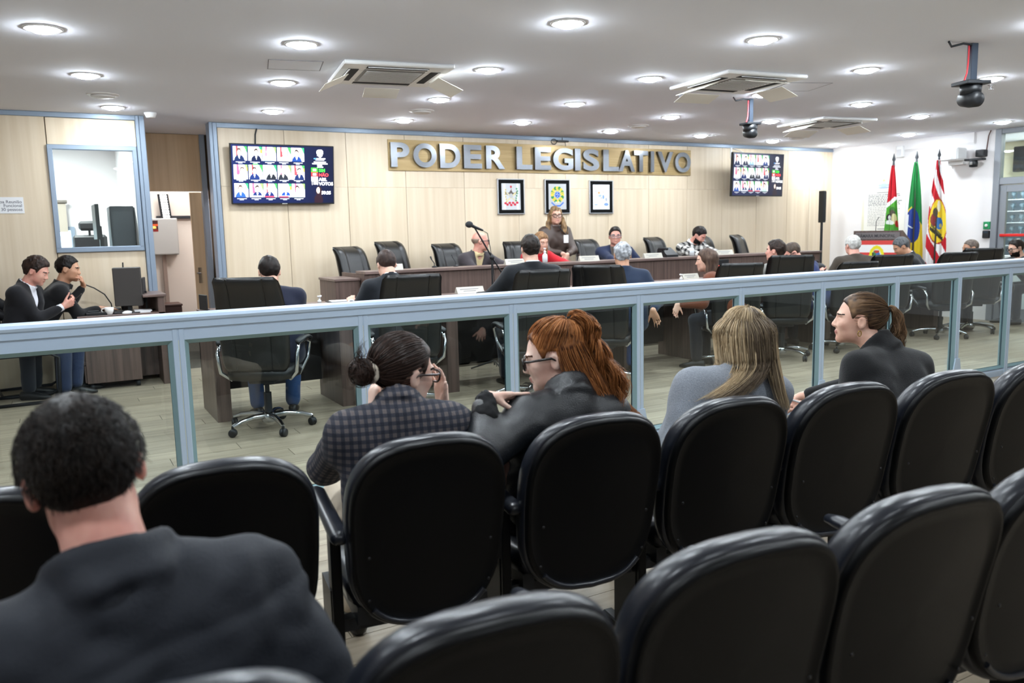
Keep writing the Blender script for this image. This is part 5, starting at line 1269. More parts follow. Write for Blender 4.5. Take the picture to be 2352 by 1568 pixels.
class Head:
    """head space: x right, y forward, z up, origin at eye level between the ears"""
    def __init__(s, c, R, k, fem=False): s.c = np.asarray(c, np.float32); s.R = np.asarray(R, np.float32); s.k = k; s.fem = fem
    def loc(s, P): return ((P - s.c) @ s.R) / s.k
    def wor(s, q): return s.c + (np.asarray(q, np.float32) * s.k) @ s.R.T
    def sdf(s, P):
        q = s.loc(P); a = q.copy(); a[:, 0] = np.abs(a[:, 0]); f = s.fem
        d = s_ell(a, (0, -0.012, 0.030), (0.0755, 0.097, 0.085))
        d = smin(d, s_ell(a, (0, 0.030, -0.030), (0.061 if f else 0.065, 0.060, 0.078)), 0.03)
        d = smin(d, s_ell(a, (0.030, 0.022, -0.068), (0.024 if f else 0.030, 0.045, 0.026)), 0.03)
        d = smin(d, s_ell(a, (0, 0.070, -0.096), (0.020, 0.020, 0.017)), 0.025)
        d = smin(d, s_ell(a, (0.036, 0.060, -0.022), (0.024, 0.026, 0.024)), 0.02)
        d = smin(d, s_ell(a, (0.024, 0.080, 0.021), (0.026, 0.014, 0.009)), 0.014)
        d = smax(d, -s_ell(a, (0.032, 0.097, -0.001), (0.018, 0.018, 0.011)), 0.012)
        d = smin(d, s_caps(a, (0, 0.086, 0.008), (0, 0.104, -0.030), 0.0075, 0.0105), 0.010)
        d = smin(d, s_ell(a, (0.011, 0.094, -0.034), (0.009, 0.011, 0.008)), 0.006)
        d = smin(d, s_ell(a, (0, 0.087, -0.058), (0.022, 0.011, 0.006)), 0.006)
        d = smin(d, s_ell(a, (0, 0.085, -0.069), (0.019, 0.011, 0.006)), 0.006)
        d = smin(d, s_ell(a, (0.0315, 0.078, -0.001), (0.013, 0.012, 0.0115)), 0.003)
        # ears
        e = s_ell(a, (0.0805, -0.010, -0.006), (0.012, 0.019, 0.031)); e = smax(e, -s_ell(a, (0.092, -0.004, -0.004), (0.010, 0.011, 0.019)), 0.006)
        d = smin(d, e, 0.006)
        return d * s.k
def hairline(y, low_back=-0.072, side=0.0, front=0.072):
    return np.interp(y, [-0.13, -0.085, -0.045, -0.028, 0.012, 0.03, 0.050, 0.070, 0.12], [low_back, low_back, low_back + 0.012, side + 0.016, side + 0.022, side - 0.012, front - 0.02, front, front + 0.006]).astype(np.float32)
def short_hair(hd, thick=0.010, top=0.016, noise=0.004, seed=1, low=-0.074, front=0.072, bald=0, rec=0.0):
    def fn(P):
        q = hd.loc(P)
        d = s_ell(q, (0, -0.014, 0.032), (0.0765 + thick * 0.8, 0.099 + thick, 0.086 + top))
        d = d + noise * 2 * vnoise(q, 55, seed) + noise * 2.2 * vnoise(q, 120, seed + 1) + noise * 1.5 * vnoise(q, 28, seed + 2)
        d = smax(d, (hairline(q[:, 1], low, 0.0, front) + rec - q[:, 2]) * 0.8, 0.012)
        if bald: d = smax(d, q[:, 2] - bald, 0.01)
        return d * hd.k
    return fn
def hb(hd, r=0.17): return hd.c - r * hd.k, hd.c + r * hd.k
def strands(name, paths, rad, m, parent, tints, taper=0.25):
    """paths: (n, k, 3) polylines -> thin three-sided tubes in one mesh"""
    P = np.asarray(paths, np.float32); n, k, _ = P.shape
    T = np.gradient(P, axis=1); T /= np.linalg.norm(T, axis=2, keepdims=True) + 1e-9
    up = np.tile(np.array([0.31, 0.22, 0.92], np.float32), (n, k, 1)); A = np.cross(T, up); A /= np.linalg.norm(A, axis=2, keepdims=True) + 1e-9; Bv = np.cross(T, A)
    s = np.linspace(0, 1, k); w = (np.minimum(1, 0.5 + s * 3) * (1 - (1 - taper) * np.clip((s - 0.55) / 0.45, 0, 1)))[None, :, None]
    r = (np.asarray(rad).reshape(-1, 1, 1) if np.ndim(rad) else rad) * w
    V = np.stack([P + r * (A * math.cos(2 * PI * j / 3) + Bv * math.sin(2 * PI * j / 3)) for j in range(3)], 2)  # n,k,3,3
    V = V.reshape(-1, 3)
    b = (np.arange(n)[:, None] * k + np.arange(k - 1)[None, :]).ravel() * 3
    F = np.concatenate([np.stack([b + j, b + (j + 1) % 3, b + 3 + (j + 1) % 3, b + 3 + j], 1) for j in range(3)])
    me = quads_mesh(name, V, F, True)
    at = me.attributes.new('tint', 'FLOAT', 'POINT'); at.data.foreach_set('value', np.repeat(np.asarray(tints, np.float32), k * 3))
    o = add_obj(name, me, parent, m); return tag(o, kind='stuff')
def person(name_label, head, face, hyaw=None, hpitch=0, hroll=0, s=1.0, hk=1.0, fem=False, skin='light', top='suit', topcol='#15171c', topcol2=None, shirt=None,
           trousers='#1b1e26', shoes='#121212', hair='short', haircol=('#1d1613', '#2f2520'), wr=None, wl=None, pr=None, pl=None, hr=None, hl=None, res=(0.0085, 0.013), seat=0.47, floor=0.0,
           stand=False, lean_az=None, glasses=None, beard=None, vneck=False, group=None, topmat=None, head_h=None, loose=1.0, collar=0.03, knees=None, twist=0.0, legs=True, neck_back=0.02, hair_args=None, brow=True, neck=None, mod=None, pelvis=None, near=False):
    fw = az_fwd(face); rt = np.array([fw[1], -fw[0], 0.0])
    lean = az_fwd(lean_az if lean_az is not None else face)
    head = np.asarray(head, float); hyaw = face if hyaw is None else hyaw
    hf0 = az_fwd(hyaw); p = math.radians(hpitch); zz = np.array([0, 0, 1.0])
    hf = math.cos(p) * hf0 - math.sin(p) * zz; hu = math.sin(p) * hf0 + math.cos(p) * zz; hrt = np.cross(hf, hu)
    r = math.radians(hroll); hrt, hu = math.cos(r) * hrt - math.sin(r) * hu, math.sin(r) * hrt + math.cos(r) * hu
    # neck base behind and below the head, pelvis found from the lean that fits
    N = head - hu * 0.135 * hk - zz * 0.025 * s - hf * 0.030 - lean * neck_back
    if neck is not None: N = np.asarray(neck, float)
    sp = 0.50 * s
    zp = floor + (0.92 * s if stand else seat + 0.10)
    dz = N[2] - zp
    off = math.sqrt(max(sp * sp - dz * dz, 0.0)) if dz < sp else 0.0
    off = min(off, 0.40)
    Pv = N - lean * off; Pv = np.array([Pv[0], Pv[1], zp if dz < sp * 1.12 or stand else N[2] - sp * 1.12])
    if pelvis is not None: Pv = np.asarray(pelvis, float)
    origin = np.array([Pv[0], Pv[1], floor])
    root = thing('person', name_label, 'person', tuple(origin), face, group)
    L = np.stack([rt, fw, zz], 1)       # world -> local rows
    loc = lambda v: (np.asarray(v, float) - origin) @ L
    dirl = lambda v: np.asarray(v, float) @ L
    Nl, Pl, Hl = loc(N), loc(Pv), loc(head)
    Rh = np.stack([dirl(hrt), dirl(hf), dirl(hu)], 1)
    hd = Head(Hl, Rh, hk, fem)
    u = nrm(Nl - Pl); tw = math.radians(twist)
    X = np.array([math.cos(tw), -math.sin(tw), 0.0]); X = nrm(X - 0.25 * u * (X @ u)); Fw = nrm(np.cross(u, X)); Fw = Fw if Fw[1] > 0 else -Fw
    sw = (0.165 if fem else 0.190) * s
    ches = Nl - u * 0.15 * s + Fw * 0.01
    Sh = {+1: Nl - u * 0.055 * s + X * sw, -1: Nl - u * 0.055 * s - X * sw}
    def wpt(v, sd):
        if v is None: return Pl + np.array([sd * 0.16, 0.40, 0.0]) * s + np.array([0, 0, 0.16 if not stand else -0.02])
        if len(v) == 4: return np.array(v[1:], float)                # ('l', x, y, z) local
        return loc(v)
    arms = {}
    for sd, tgt, pole in ((1, wr, pr), (-1, wl, pl)):
        pole = np.array([sd * 0.5, -0.4, -0.9]) if pole is None else np.array(pole, float)
        E, W = ik(Sh[sd], wpt(tgt, sd), 0.285 * s, 0.25 * s, pole); arms[sd] = (E, W)
    hip = {sd: Pl + np.array([sd * 0.09 * s, 0.02, -0.02]) for sd in (1, -1)}
    leg = {}
    for sd in (1, -1):
        if stand: An = np.array([sd * 0.10, 0.0, 0.09]); K, A = ik(hip[sd], np.array([Pl[0] + An[0], Pl[1], 0.09]), 0.44 * s, 0.42 * s, (0, 1, 0))
        else:
            kn = (0.14, 0.46) if knees is None else knees
            K, A = ik(hip[sd], Pl + np.array([sd * kn[0] * s, kn[1] * s - 0.04, 0.09 - Pl[2]]), 0.43 * s, 0.42 * s, (sd * 0.15, 0.6, 0.8))
        leg[sd] = (K, A)
    hnd = []
    for sd, spec in ((1, hr), (-1, hl)):
        E, W = arms[sd]; sp_ = dict(spec or {}); d = sp_.pop('d', None); n = sp_.pop('n', None)
        d = W - E if d is None else dirl(d); n = np.array([-sd * 0.3, 0.1, -1.0]) if n is None else dirl(n)
        if 'thumb' in sp_ and sp_['thumb'] is not None: sp_['thumb'] = dirl(sp_['thumb'])
        hnd += hand_prims(W, d, n, sd, s=(0.92 if fem else 1.0) * s, **sp_)
    nk0 = hd.wor((0, -0.018, -0.055)); rn = (0.050 if fem else 0.058) * s
    def body(P):
        d = hd.sdf(P)
        d = smin(d, s_caps(P, nk0, Nl - u * 0.02, rn, rn * 1.12), 0.025)
        d = smin(d, s_caps(P, Sh[1] * 0.8 + Nl * 0.2, Sh[-1] * 0.8 + Nl * 0.2, 0.045 * s, 0.045 * s), 0.05)
        d = smin(d, s_caps(P, ches, Pl, 0.070 * s, 0.085 * s), 0.04)
        for sd in (1, -1):
            E, W = arms[sd]; K, A = leg[sd]
            d = smin(d, s_caps(P, Sh[sd], E, 0.045 * s, 0.038 * s), 0.02); d = smin(d, s_caps(P, E, W, 0.038 * s, 0.0255 * s), 0.012)
            if legs: d = smin(d, s_caps(P, hip[sd], K, 0.07 * s, 0.05 * s), 0.03); d = smin(d, s_caps(P, K, A, 0.05 * s, 0.034 * s), 0.012)
        for a, b, ra, rb, k in hnd: d = smin(d, s_caps(P, a, b, ra, rb), k)
        return d
    pts = [Hl + 0.14, Hl - 0.14, Nl, Pl - 0.12, Pl + 0.12] + [x for sd in (1, -1) for x in arms[sd]] + [x for sd in (1, -1) for x in leg[sd]] + [b for a, b, _, _, _ in hnd]
    pts = np.array(pts); lo, hi = pts.min(0) - 0.06, pts.max(0) + 0.06
    sm_ = skin_mat(skin)
    bo = nets_obj('body', body, lo, hi, res[0], [sm_, mat('lips_' + ('f' if fem else 'm'), '#bf7f76' if fem else '#bb8575', 0.4), mat_hair('hairmat_' + haircol[0] + haircol[1], *haircol)], root)
    # lips, brows and beard by region
    me = bo.data; nf = len(me.polygons); cen = np.empty(nf * 3, np.float32); me.polygons.foreach_get('center', cen); q = hd.loc(cen.reshape(-1, 3))
    mi = np.zeros(nf, np.int32)
    mi[(np.abs(q[:, 2] + 0.0635) < 0.0085) & (np.abs(q[:, 0]) < 0.021) & (q[:, 1] > 0.082) & (q[:, 1] < 0.1015)] = 1
    if brow: mi[(np.abs(q[:, 2] - 0.0235 + 0.15 * np.maximum(0, np.abs(q[:, 0]) - 0.035)) < (0.0030 if fem else 0.0044)) & (np.abs(np.abs(q[:, 0]) - 0.032) < 0.019) & (q[:, 1] > 0.05)] = 2
    if beard:
        b = (q[:, 2] < -0.040 - 0.10 * np.maximum(0, q[:, 1] - 0.02)) & (q[:, 2] > -0.125) & (q[:, 1] > -0.004) & (np.abs(q[:, 0]) < 0.09) & (mi == 0)
        b &= ~((q[:, 2] > -0.046) & (np.abs(q[:, 0]) < 0.03)); mi[b] = 2
    me.polygons.foreach_set('material_index', mi)
    # ------- top garment
    g = loose; ncol = mat_hair  # noqa
    tk = 1.10 if not fem else 0.98
    cw = Nl + Fw * 0.004
    axn = nrm(nk0 - Nl)
    def torso(P, ex=0.0):
        bw = 0.085 * s * (0.9 if fem else 1.0)
        d = s_caps(P, Pl + X * bw + u * 0.0, ches + X * bw * 1.12, (0.118 + ex) * s * tk * g, (0.112 + ex) * s * tk * g)
        d = smin(d, s_caps(P, Pl - X * bw, ches - X * bw * 1.12, (0.118 + ex) * s * tk * g, (0.112 + ex) * s * tk * g), 0.07)
        d = smin(d, s_caps(P, Sh[1], Sh[-1], (0.064 + ex) * s, (0.064 + ex) * s), 0.07)
        d = smin(d, s_caps(P, (Sh[1] + Nl) / 2, (Sh[-1] + Nl) / 2, (0.064 + ex) * s, (0.064 + ex) * s), 0.05)
        return d
    def garment(P, sleeves=True, ex=0.0, wrinkle=0.006):
        d = torso(P, ex)
        if sleeves:
            for sd in (1, -1):
                E, W = arms[sd]; We = W + (E - W) * 0.18
                d = smin(d, s_caps(P, Sh[sd], E, (0.071 + ex) * s * g, (0.058 + ex) * s * g), 0.045)
                d = smin(d, s_caps(P, E, We, (0.057 + ex) * s * g, (0.041 + ex) * s * g), 0.03)
        d = smin(d, s_caps(P, Nl - u * 0.10 - Fw * 0.01, Nl - u * 0.01 - Fw * 0.012, 0.062 * s, 0.055 * s), 0.04)
        d = smax(d, -s_caps(P, Nl + axn * (rn + 0.012), nk0 + axn * 0.06, rn + 0.004, rn + 0.012), 0.006)
        if wrinkle: d = d + wrinkle * 2 * vnoise(P * np.array([1, 1, 1.6], np.float32), 9, 3) + wrinkle * 1.1 * vnoise(P, 22, 5)
        return d
    def ring(P, rad, minor, up, thick=1.0):
        q = P - (cw + axn * up); hgt = q @ axn; rr = np.linalg.norm(q - hgt[:, None] * axn, axis=1)
        return np.hypot(rr - rad - np.abs(hgt) * 0.15, np.maximum(np.abs(hgt) - minor * thick, 0)) - minor * 0.55
    cm = topmat or cloth_mat(topcol.strip('#') + top, topcol, topcol2, rough=0.35 if top == 'leather' else (0.7 if top == 'nylon' else 0.88), spec=0.6 if top == 'leather' else 0.3, sheen=0 if top in ('leather', 'nylon') else 0.15)
    def outer(P):
        d = garment(P, True, 0.0, 0.009 if top in ('leather', 'nylon') else 0.005)
        if top in ('suit', 'leather', 'nylon', 'shirt'): d = smin(d, ring(P, rn + 0.020, collar * 0.62, collar * 0.55), 0.012)
        if top == 'turtle': d = smin(d, ring(P, rn + 0.016, 0.034, 0.045), 0.008)
        if top == 'knit': d = smin(d, ring(P, rn + 0.014, 0.014, 0.012), 0.010)
        if vneck:
            q = P - Nl; fz = q @ u; fx = np.abs(q @ X); ff = q @ Fw
            wedge = np.maximum(fx * 0.93 - 0.36 * (fz + 0.27) * 0.6, np.maximum(0.02 - ff, -0.26 - fz))
            d = smax(d, -wedge, 0.006)
        if mod is not None: d = mod(P, d, Nl, u, X, Fw)
        return d
    gp = np.array([Sh[1], Sh[-1], Pl, ches, Nl + u * 0.12, nk0] + [x for sd in (1, -1) for x in arms[sd]])
    glo, ghi = gp.min(0) - 0.16, gp.max(0) + 0.16
    jn = {'suit': 'jacket', 'leather': 'jacket', 'nylon': 'jacket', 'turtle': 'sweater', 'knit': 'sweater', 'shirt': 'shirt'}[top]
    jo = nets_obj(jn, outer, glo, ghi, res[1], cm, root)
    # cloth coordinates for patterns: along/around sleeves, across/up on the torso
    V = np.empty(len(jo.data.vertices) * 3, np.float32); jo.data.vertices.foreach_get('co', V); V = V.reshape(-1, 3)
    cuv = np.stack([(V - Nl) @ X, (V - Nl) @ u, np.zeros(len(V))], 1)
    for sd in (1, -1):
        E, W = arms[sd]
        for a, b, o0 in ((Sh[sd], E, 0.0), (E, W, 0.285 * s)):
            ax = nrm(b - a); da = s_caps(V, a, b, 0.06, 0.05); tt = (V - a) @ ax; bx = nrm(np.cross(ax, Fw)); by = np.cross(ax, bx)
            m_ = (da < torso(V) - 0.015) & (tt > 0.02)
            m_ &= np.ones(len(V), bool) if o0 else (s_caps(V, E, W, 0.05, 0.04) >= da)
            cuv[m_, 0] = np.arctan2((V[m_] - a) @ by, (V[m_] - a) @ bx) * 0.062; cuv[m_, 1] = -(o0 + tt[m_])
    at = jo.data.attributes.new('cuv', 'FLOAT_VECTOR', 'POINT'); at.data.foreach_set('vector', cuv.astype(np.float32).ravel())
    if shirt:
        def sh(P):
            d = garment(P, False, -0.012, 0.002); d = smin(d, ring(P, rn + 0.011, 0.018, 0.022), 0.006); return d
        sp0 = np.array([Sh[1], Sh[-1], Pl, Nl + u * 0.12, nk0]); nets_obj('shirt', sh, sp0.min(0) - 0.15, sp0.max(0) + 0.15, res[1], cloth_mat('shirt' + shirt, shirt, None, 0.8), root)
        for sd in (1, -1):   # cuffs
            E, W = arms[sd]; dr_ = nrm(E - W)
            MB().tube([W + dr_ * 0.012, W + dr_ * 0.075], [0.034 * s, 0.037 * s], 12, sm=True).build('cuff', cloth_mat('shirt' + shirt, shirt, None, 0.8), root)
    if legs:
        def tr(P):
            d = s_caps(P, hip[1], hip[-1], 0.112 * s, 0.112 * s)
            for sd in (1, -1):
                K, A = leg[sd]; d = smin(d, s_caps(P, hip[sd], K, 0.092 * s, 0.070 * s), 0.04); d = smin(d, s_caps(P, K, A + nrm(K - A) * 0.03, 0.068 * s, 0.060 * s), 0.02)
            d = d + 0.010 * vnoise(P, 12, 8)
            return smax(d, (Pl[2] - P[:, 2]) * 0 - 1 + (P[:, 2] - Pl[2] - 0.10) * 0.9 + 1, 0.01)
        lp = np.array([hip[1], hip[-1]] + [x for sd in (1, -1) for x in leg[sd]])
        nets_obj('trousers', tr, lp.min(0) - 0.13, lp.max(0) + 0.13, max(res[1], 0.012), cloth_mat('tr' + trousers, trousers, None, 0.85), root)
        for sd in (1, -1):
            K, A = leg[sd]; rings = []
            fx = nrm(np.array([sd * 0.15, 1.0, 0]))
            sx = np.array([fx[1], -fx[0], 0])
            base = np.array([A[0], A[1], 0.0])
            for y, hw, z0, z1 in ((-0.085, 0.015, 0.012, 0.06), (-0.07, 0.034, 0.0, 0.085), (0.0, 0.040, 0.0, 0.09), (0.09, 0.046, 0.0, 0.06), (0.15, 0.042, 0.0, 0.045), (0.185, 0.018, 0.006, 0.028)):
                rings.append([Vector(base + fx * y * s + sx * hw * math.copysign(abs(math.cos(a)) ** 0.7, math.cos(a)) + zz * ((z0 + z1) / 2 + (z1 - z0) / 2 * math.sin(a))) for a in [2 * PI * k / 14 for k in range(14)]])
            MB().loft(rings).build('shoe', mat('shoe_' + shoes, shoes, 0.4), root)
    hm = mat_hair('hairmat_' + haircol[0] + haircol[1], *haircol)
    tn = lambda V: np.clip(0.5 + 1.3 * vnoise(hd.loc(V) * np.array([1, 1, 0.25], np.float32), 95, 4) + 0.8 * vnoise(hd.loc(V), 30, 6), 0, 1)
    ha = hair_args or {}
    if hair == 'short': nets_obj('hair', short_hair(hd, **ha), *hb(hd), res[0] * 0.85, hm, root, tn)
    elif hair == 'fringe_bald': nets_obj('hair', short_hair(hd, 0.003, 0.0, 0.001, bald=0.035), *hb(hd), res[0] * 0.8, hm, root, tn)
    elif hair == 'near': pass
    elif hair == 'long':
        ln = ha.get('len', 0.26); vol = ha.get('vol', 0.03); wav = ha.get('wav', 0.01)
        def lh(P):
            q = hd.loc(P); a = q.copy(); a[:, 0] = np.abs(a[:, 0])
            d = s_ell(q, (0, -0.016, 0.034), (0.086, 0.108, 0.098))
            d = smax(d, (hairline(q[:, 1], -0.2, -0.2, 0.058) - q[:, 2]) * 0.8, 0.012)
            d = smin(d, s_caps(a, (0.074, -0.03, 0.02), (0.088 + vol, 0.0, -ln), 0.026, 0.030 + vol * 0.4), 0.03)
            d = smin(d, s_caps(a, (0.03, -0.080, 0.02), (0.05, -0.075, -ln), 0.05, 0.045), 0.04)
            d = d + wav * 1.6 * vnoise(q * np.array([1, 1, 0.45], np.float32), 42, 2) + 0.006 * vnoise(q * np.array([1, 1, 0.2], np.float32), 110, 3)
            d = smax(d, -s_ell(q, (0, 0.10, -0.045), (0.060, 0.065, 0.095)), 0.012)
            return d * hd.k
        nets_obj('hair', lh, hd.c - 0.20 * hd.k - np.array([0, 0, ln * 0.85]), hd.c + 0.2 * hd.k, res[0] * 0.9, hm, root, tn)
    # eyes
    eye = MB(); ir = MB()
    for sd in (1, -1):
        c = hd.wor((sd * 0.0315, 0.0768, -0.001)); rr_ = [[Vector(p) for p in rg] for rg in sphere_mb(tuple(c), 0.0115 * hk, 12, 8)]; eye.loft(rr_)
        c = hd.wor((sd * 0.0315, 0.0832, -0.0015)); ir.loft(sphere_mb(tuple(c), 0.0058 * hk, 10, 6))
        if sd == 1: pass
    eo = eye.build('eyes', mat('eye_white', '#b9b0aa', 0.3), root); tag(eo, kind='stuff'); tag(ir.build('irises', mat('iris_dark', '#2a1c15', 0.2), eo), kind='stuff')
    if glasses:
        rim_ = ha.get('rim', 0.0040 if res[0] > 0.008 else 0.0028)
        gm = mat('frame_' + glasses, glasses, 0.25, spec=0.6); gb = MB(); gl = MB()
        for sd in (1, -1):
            ring_p = [hd.wor((sd * (0.034 + 0.027 * math.copysign(abs(math.cos(a)) ** 0.7, math.cos(a))), 0.101 - 0.10 * (abs(0.034 + sd * 0 + 0.027 * math.cos(a)) - 0.02) ** 1 * 0.35, -0.004 + 0.019 * math.copysign(abs(math.sin(a)) ** 0.75, math.sin(a)) + 0.003 * math.cos(a))) for a in [2 * PI * k / 16 for k in range(17)]]
            gb.tube([tuple(p) for p in ring_p], rim_ * hk, 6)
            gl.add([Vector(p) for p in ring_p[:-1]], [tuple(range(16))])
            gb.tube([tuple(hd.wor((sd * 0.062, 0.094, 0.008))), tuple(hd.wor((sd * 0.076, 0.075, 0.008))), tuple(hd.wor((sd * 0.084, 0.0, 0.008))), tuple(hd.wor((sd * 0.083, -0.02, -0.006)))], rim_ * hk, 6)
        gb.tube([tuple(hd.wor((-0.009, 0.102, 0.002))), tuple(hd.wor((0.009, 0.102, 0.002)))], 0.0025 * hk, 6)
        go = gb.build('glasses', gm, root); gl.build('lenses', clear_thin, go)
    return dict(root=root, hd=hd, N=Nl, P=Pl, Sh=Sh, arms=arms, leg=leg, u=u, X=X, F=Fw, loc=loc, dirl=dirl, hm=hm, nk0=nk0, origin=origin, res=res, rn=rn)
# ---- councillors and bench, people far enough away for the coarser mesh
FAR = (0.011, 0.017)
desk = dict(res=FAR, seat=0.48)
NAVY = '#141a30'
person('man in a navy jumper with short dark hair, back turned, at the leftmost desk', (1.50, 6.60, 1.195), 8, hpitch=18, top='knit', topcol='#10152b', haircol=('#120e0d', '#241b18'), trousers='#33507e', wr=(1.66, 6.86, 0.86), wl=(1.34, 6.92, 0.90), **desk)
person('man in a dark suit with faded short hair bent over the second desk', (2.58, 6.84, 1.205), 4, hpitch=26, top='suit', topcol='#12161d', shirt='#e8ebf0', haircol=('#2a1f1c', '#43342e'), wr=(2.82, 7.05, 0.88), wl=(2.30, 7.02, 0.88), **desk)
person('dark-haired man in a dark suit sitting upright near the microphone stand', (3.79, 6.37, 1.31), 14, hpitch=2, s=1.06, top='suit', topcol='#14171c', shirt='#e4e8ee', haircol=('#15100e', '#2a201b'), hair_args=dict(thick=0.012, top=0.022, noise=0.006), wr=(4.05, 6.75, 0.88), wl=(3.45, 6.80, 0.88), **desk)
person('grey-haired man in a blue suit with one hand on his knee', (4.90, 6.46, 1.215), 26, hpitch=6, top='suit', topcol='#1d2a40', haircol=('#7d7f84', '#b9bbbf'), hair_args=dict(thick=0.012, top=0.018, noise=0.008, seed=3), trousers='#2f5c9a', wr=(4.93, 6.03, 0.70), wl=(4.75, 6.85, 0.88), skin='tan', hr=dict(d=(0.2, -0.1, -0.5), n=(-0.4, -0.5, -0.7), curl=0.22, spread=0.1), **desk)
person('woman with long straight brown hair in a brown jacket seen from the side', (5.97, 6.43, 1.125), -30, hyaw=-48, hpitch=4, fem=True, top='suit', topcol='#6a3a25', hair='long', haircol=('#3b2c25', '#5d493d'), hair_args=dict(len=0.22, vol=0.0, wav=0.003), wr=(5.86, 6.80, 0.86), wl=(5.50, 6.33, 0.70), hl=dict(d=(-0.4, -0.1, -0.8), n=(-0.2, -0.9, 0.1), curl=0.28, spread=0.08), **desk)
person('dark-haired man in a light grey sweater looking to the left', (7.15, 6.58, 1.185), 0, hyaw=-26, hpitch=-2, top='knit', topcol='#8b8a86', topcol2='#77756f', haircol=('#1a1312', '#35261f'), hair_args=dict(thick=0.012, top=0.018, noise=0.005, seed=4), wr=(7.42, 6.95, 0.88), wl=(6.93, 6.98, 0.88), skin='pink', **desk)
person('man in a navy blue jacket and glasses bowing his head over the desk', (7.74, 6.86, 1.14), -10, hyaw=-60, hpitch=32, top='suit', topcol='#1b2b58', haircol=('#3a322d', '#57493f'), hair_args=dict(thick=0.007, top=0.010, noise=0.003, seed=5), glasses='#15161a', wr=(8.05, 7.02, 0.88), wl=(7.45, 7.05, 0.88), skin='pink', **desk)
person('silver-haired man in a brown tweed jacket, back turned, before the lectern', (8.79, 6.83, 1.195), 30, hyaw=20, hpitch=8, s=1.05, top='suit', topcol='#463d33', topcol2='#332c25', haircol=('#a9a7a2', '#d2d0cb'), hair_args=dict(thick=0.015, top=0.018, noise=0.006, seed=6, low=-0.075), wr=(9.05, 7.1, 0.88), wl=(8.55, 7.1, 0.88), skin='pink', **desk)
person('man in a black suit with short grey hair leaning over papers before the flags', (9.88, 6.92, 1.15), -20, hyaw=-55, hpitch=30, top='suit', topcol='#14161a', shirt='#f1f2f4', haircol=('#3c3d40', '#6a6b6e'), hair_args=dict(thick=0.010, top=0.012, noise=0.004, seed=7), wr=(9.95, 7.1, 0.88), wl=(9.45, 7.05, 0.88), skin='tan', **desk)
person('man with a shaved grey head in profile between two black chairs', (10.88, 6.58, 1.10), -40, hyaw=-62, hpitch=8, top='suit', topcol='#1b1a1c', haircol=('#544a44', '#7a6d64'), hair_args=dict(thick=0.004, top=0.006, noise=0.002, seed=8), skin='tan', wr=(10.7, 7.0, 0.86), wl=(10.35, 6.75, 0.86), **desk)
person('bearded man with glasses in black at the right picture edge', (12.0 - 0.12, 6.53, 1.075), -60, hyaw=-66, hpitch=12, top='knit', topcol='#111216', haircol=('#17110f', '#2b211d'), beard=True, glasses='#1a1a1c', skin='light', seat=0.44, res=FAR, wr=(11.5, 6.9, 0.86), wl=(11.3, 6.4, 0.86))
# ---- the bench
bz = dict(res=FAR, floor=DAIS, seat=0.48)
person('bald man with glasses in a grey suit turning his head at the bench', (4.57, 8.86, 1.36), 165, hyaw=112, hpitch=2, top='suit', topcol='#3a3438', vneck=True, shirt='#d9c497', hair='fringe_bald', haircol=('#8a7466', '#9c8677'), glasses='#2a2d35', skin='pink', wr=(4.55, 8.45, 1.02), wl=(4.85, 8.45, 1.02), **bz)
person('woman in a red jacket with brown hair sitting half hidden at the bench', (5.49, 8.94, 1.33), 180, hpitch=14, fem=True, top='knit', topcol='#c21f2c', hair='long', haircol=('#6a4b35', '#a07a55'), hair_args=dict(len=0.2, vol=0.005, wav=0.008), wr=(5.3, 8.5, 1.02), wl=(5.75, 8.5, 1.02), **bz)
st = person('standing woman with long wavy hair, brown leather jacket and badge', (5.955, 9.315, 1.663), 186, hyaw=200, hpitch=-4, fem=True, stand=True, s=0.985, top='leather', topcol='#4b3d37', hair='long', haircol=('#54402f', '#a08059'), hair_args=dict(len=0.21, vol=0.035, wav=0.02), trousers='#3f628f', glasses='#1d1715', skin='light', wr=(5.915, 9.085, 1.165), wl=(5.975, 9.08, 1.15), pr=(0.7, 0.0, -0.8), pl=(-0.7, 0.0, -0.8),
           hr=dict(d=(0.35, -0.1, -0.8), n=(0.2, 1, 0.2), curl=0.35), hl=dict(d=(-0.35, -0.12, -0.8), n=(-0.1, 1, 0.2), curl=0.35), res=(0.0095, 0.014), floor=DAIS, collar=0.045, loose=1.0, pelvis=(5.965, 9.43, 1.10))
lo_ = st['loc']
MB().box(-0.035, 0.035, -0.004, 0.0, -0.055, 0.05).build('badge_card', paper, st['root']).location = tuple(lo_((5.985, 9.115, 1.36)))
st['root'].children[-1].rotation_euler = (0, 0, PI)
MB().tube([tuple(lo_((5.905, 9.165, 1.52))), tuple(lo_((5.945, 9.135, 1.46))), tuple(lo_((5.985, 9.12, 1.41)))], 0.006, 6).tube([tuple(lo_((6.045, 9.165, 1.52))), tuple(lo_((6.015, 9.135, 1.46))), tuple(lo_((5.985, 9.12, 1.41)))], 0.006, 6).build('lanyard', black_plastic, st['root'])
person('dark-haired man with glasses in a blue jacket facing the audience', (6.62, 8.88, 1.375), 205, hyaw=212, hpitch=-2, top='suit', topcol='#1a2542', shirt='#6d635c', vneck=True, haircol=('#15110f', '#2b221e'), hair_args=dict(thick=0.012, top=0.018, noise=0.003, seed=9), glasses='#7c7f86', skin='pink', wr=(6.45, 8.45, 1.02), wl=(6.95, 8.5, 1.02), **bz)
plaid_cloth = mat('checked_flannel', '#e8e6e2', 0.9)
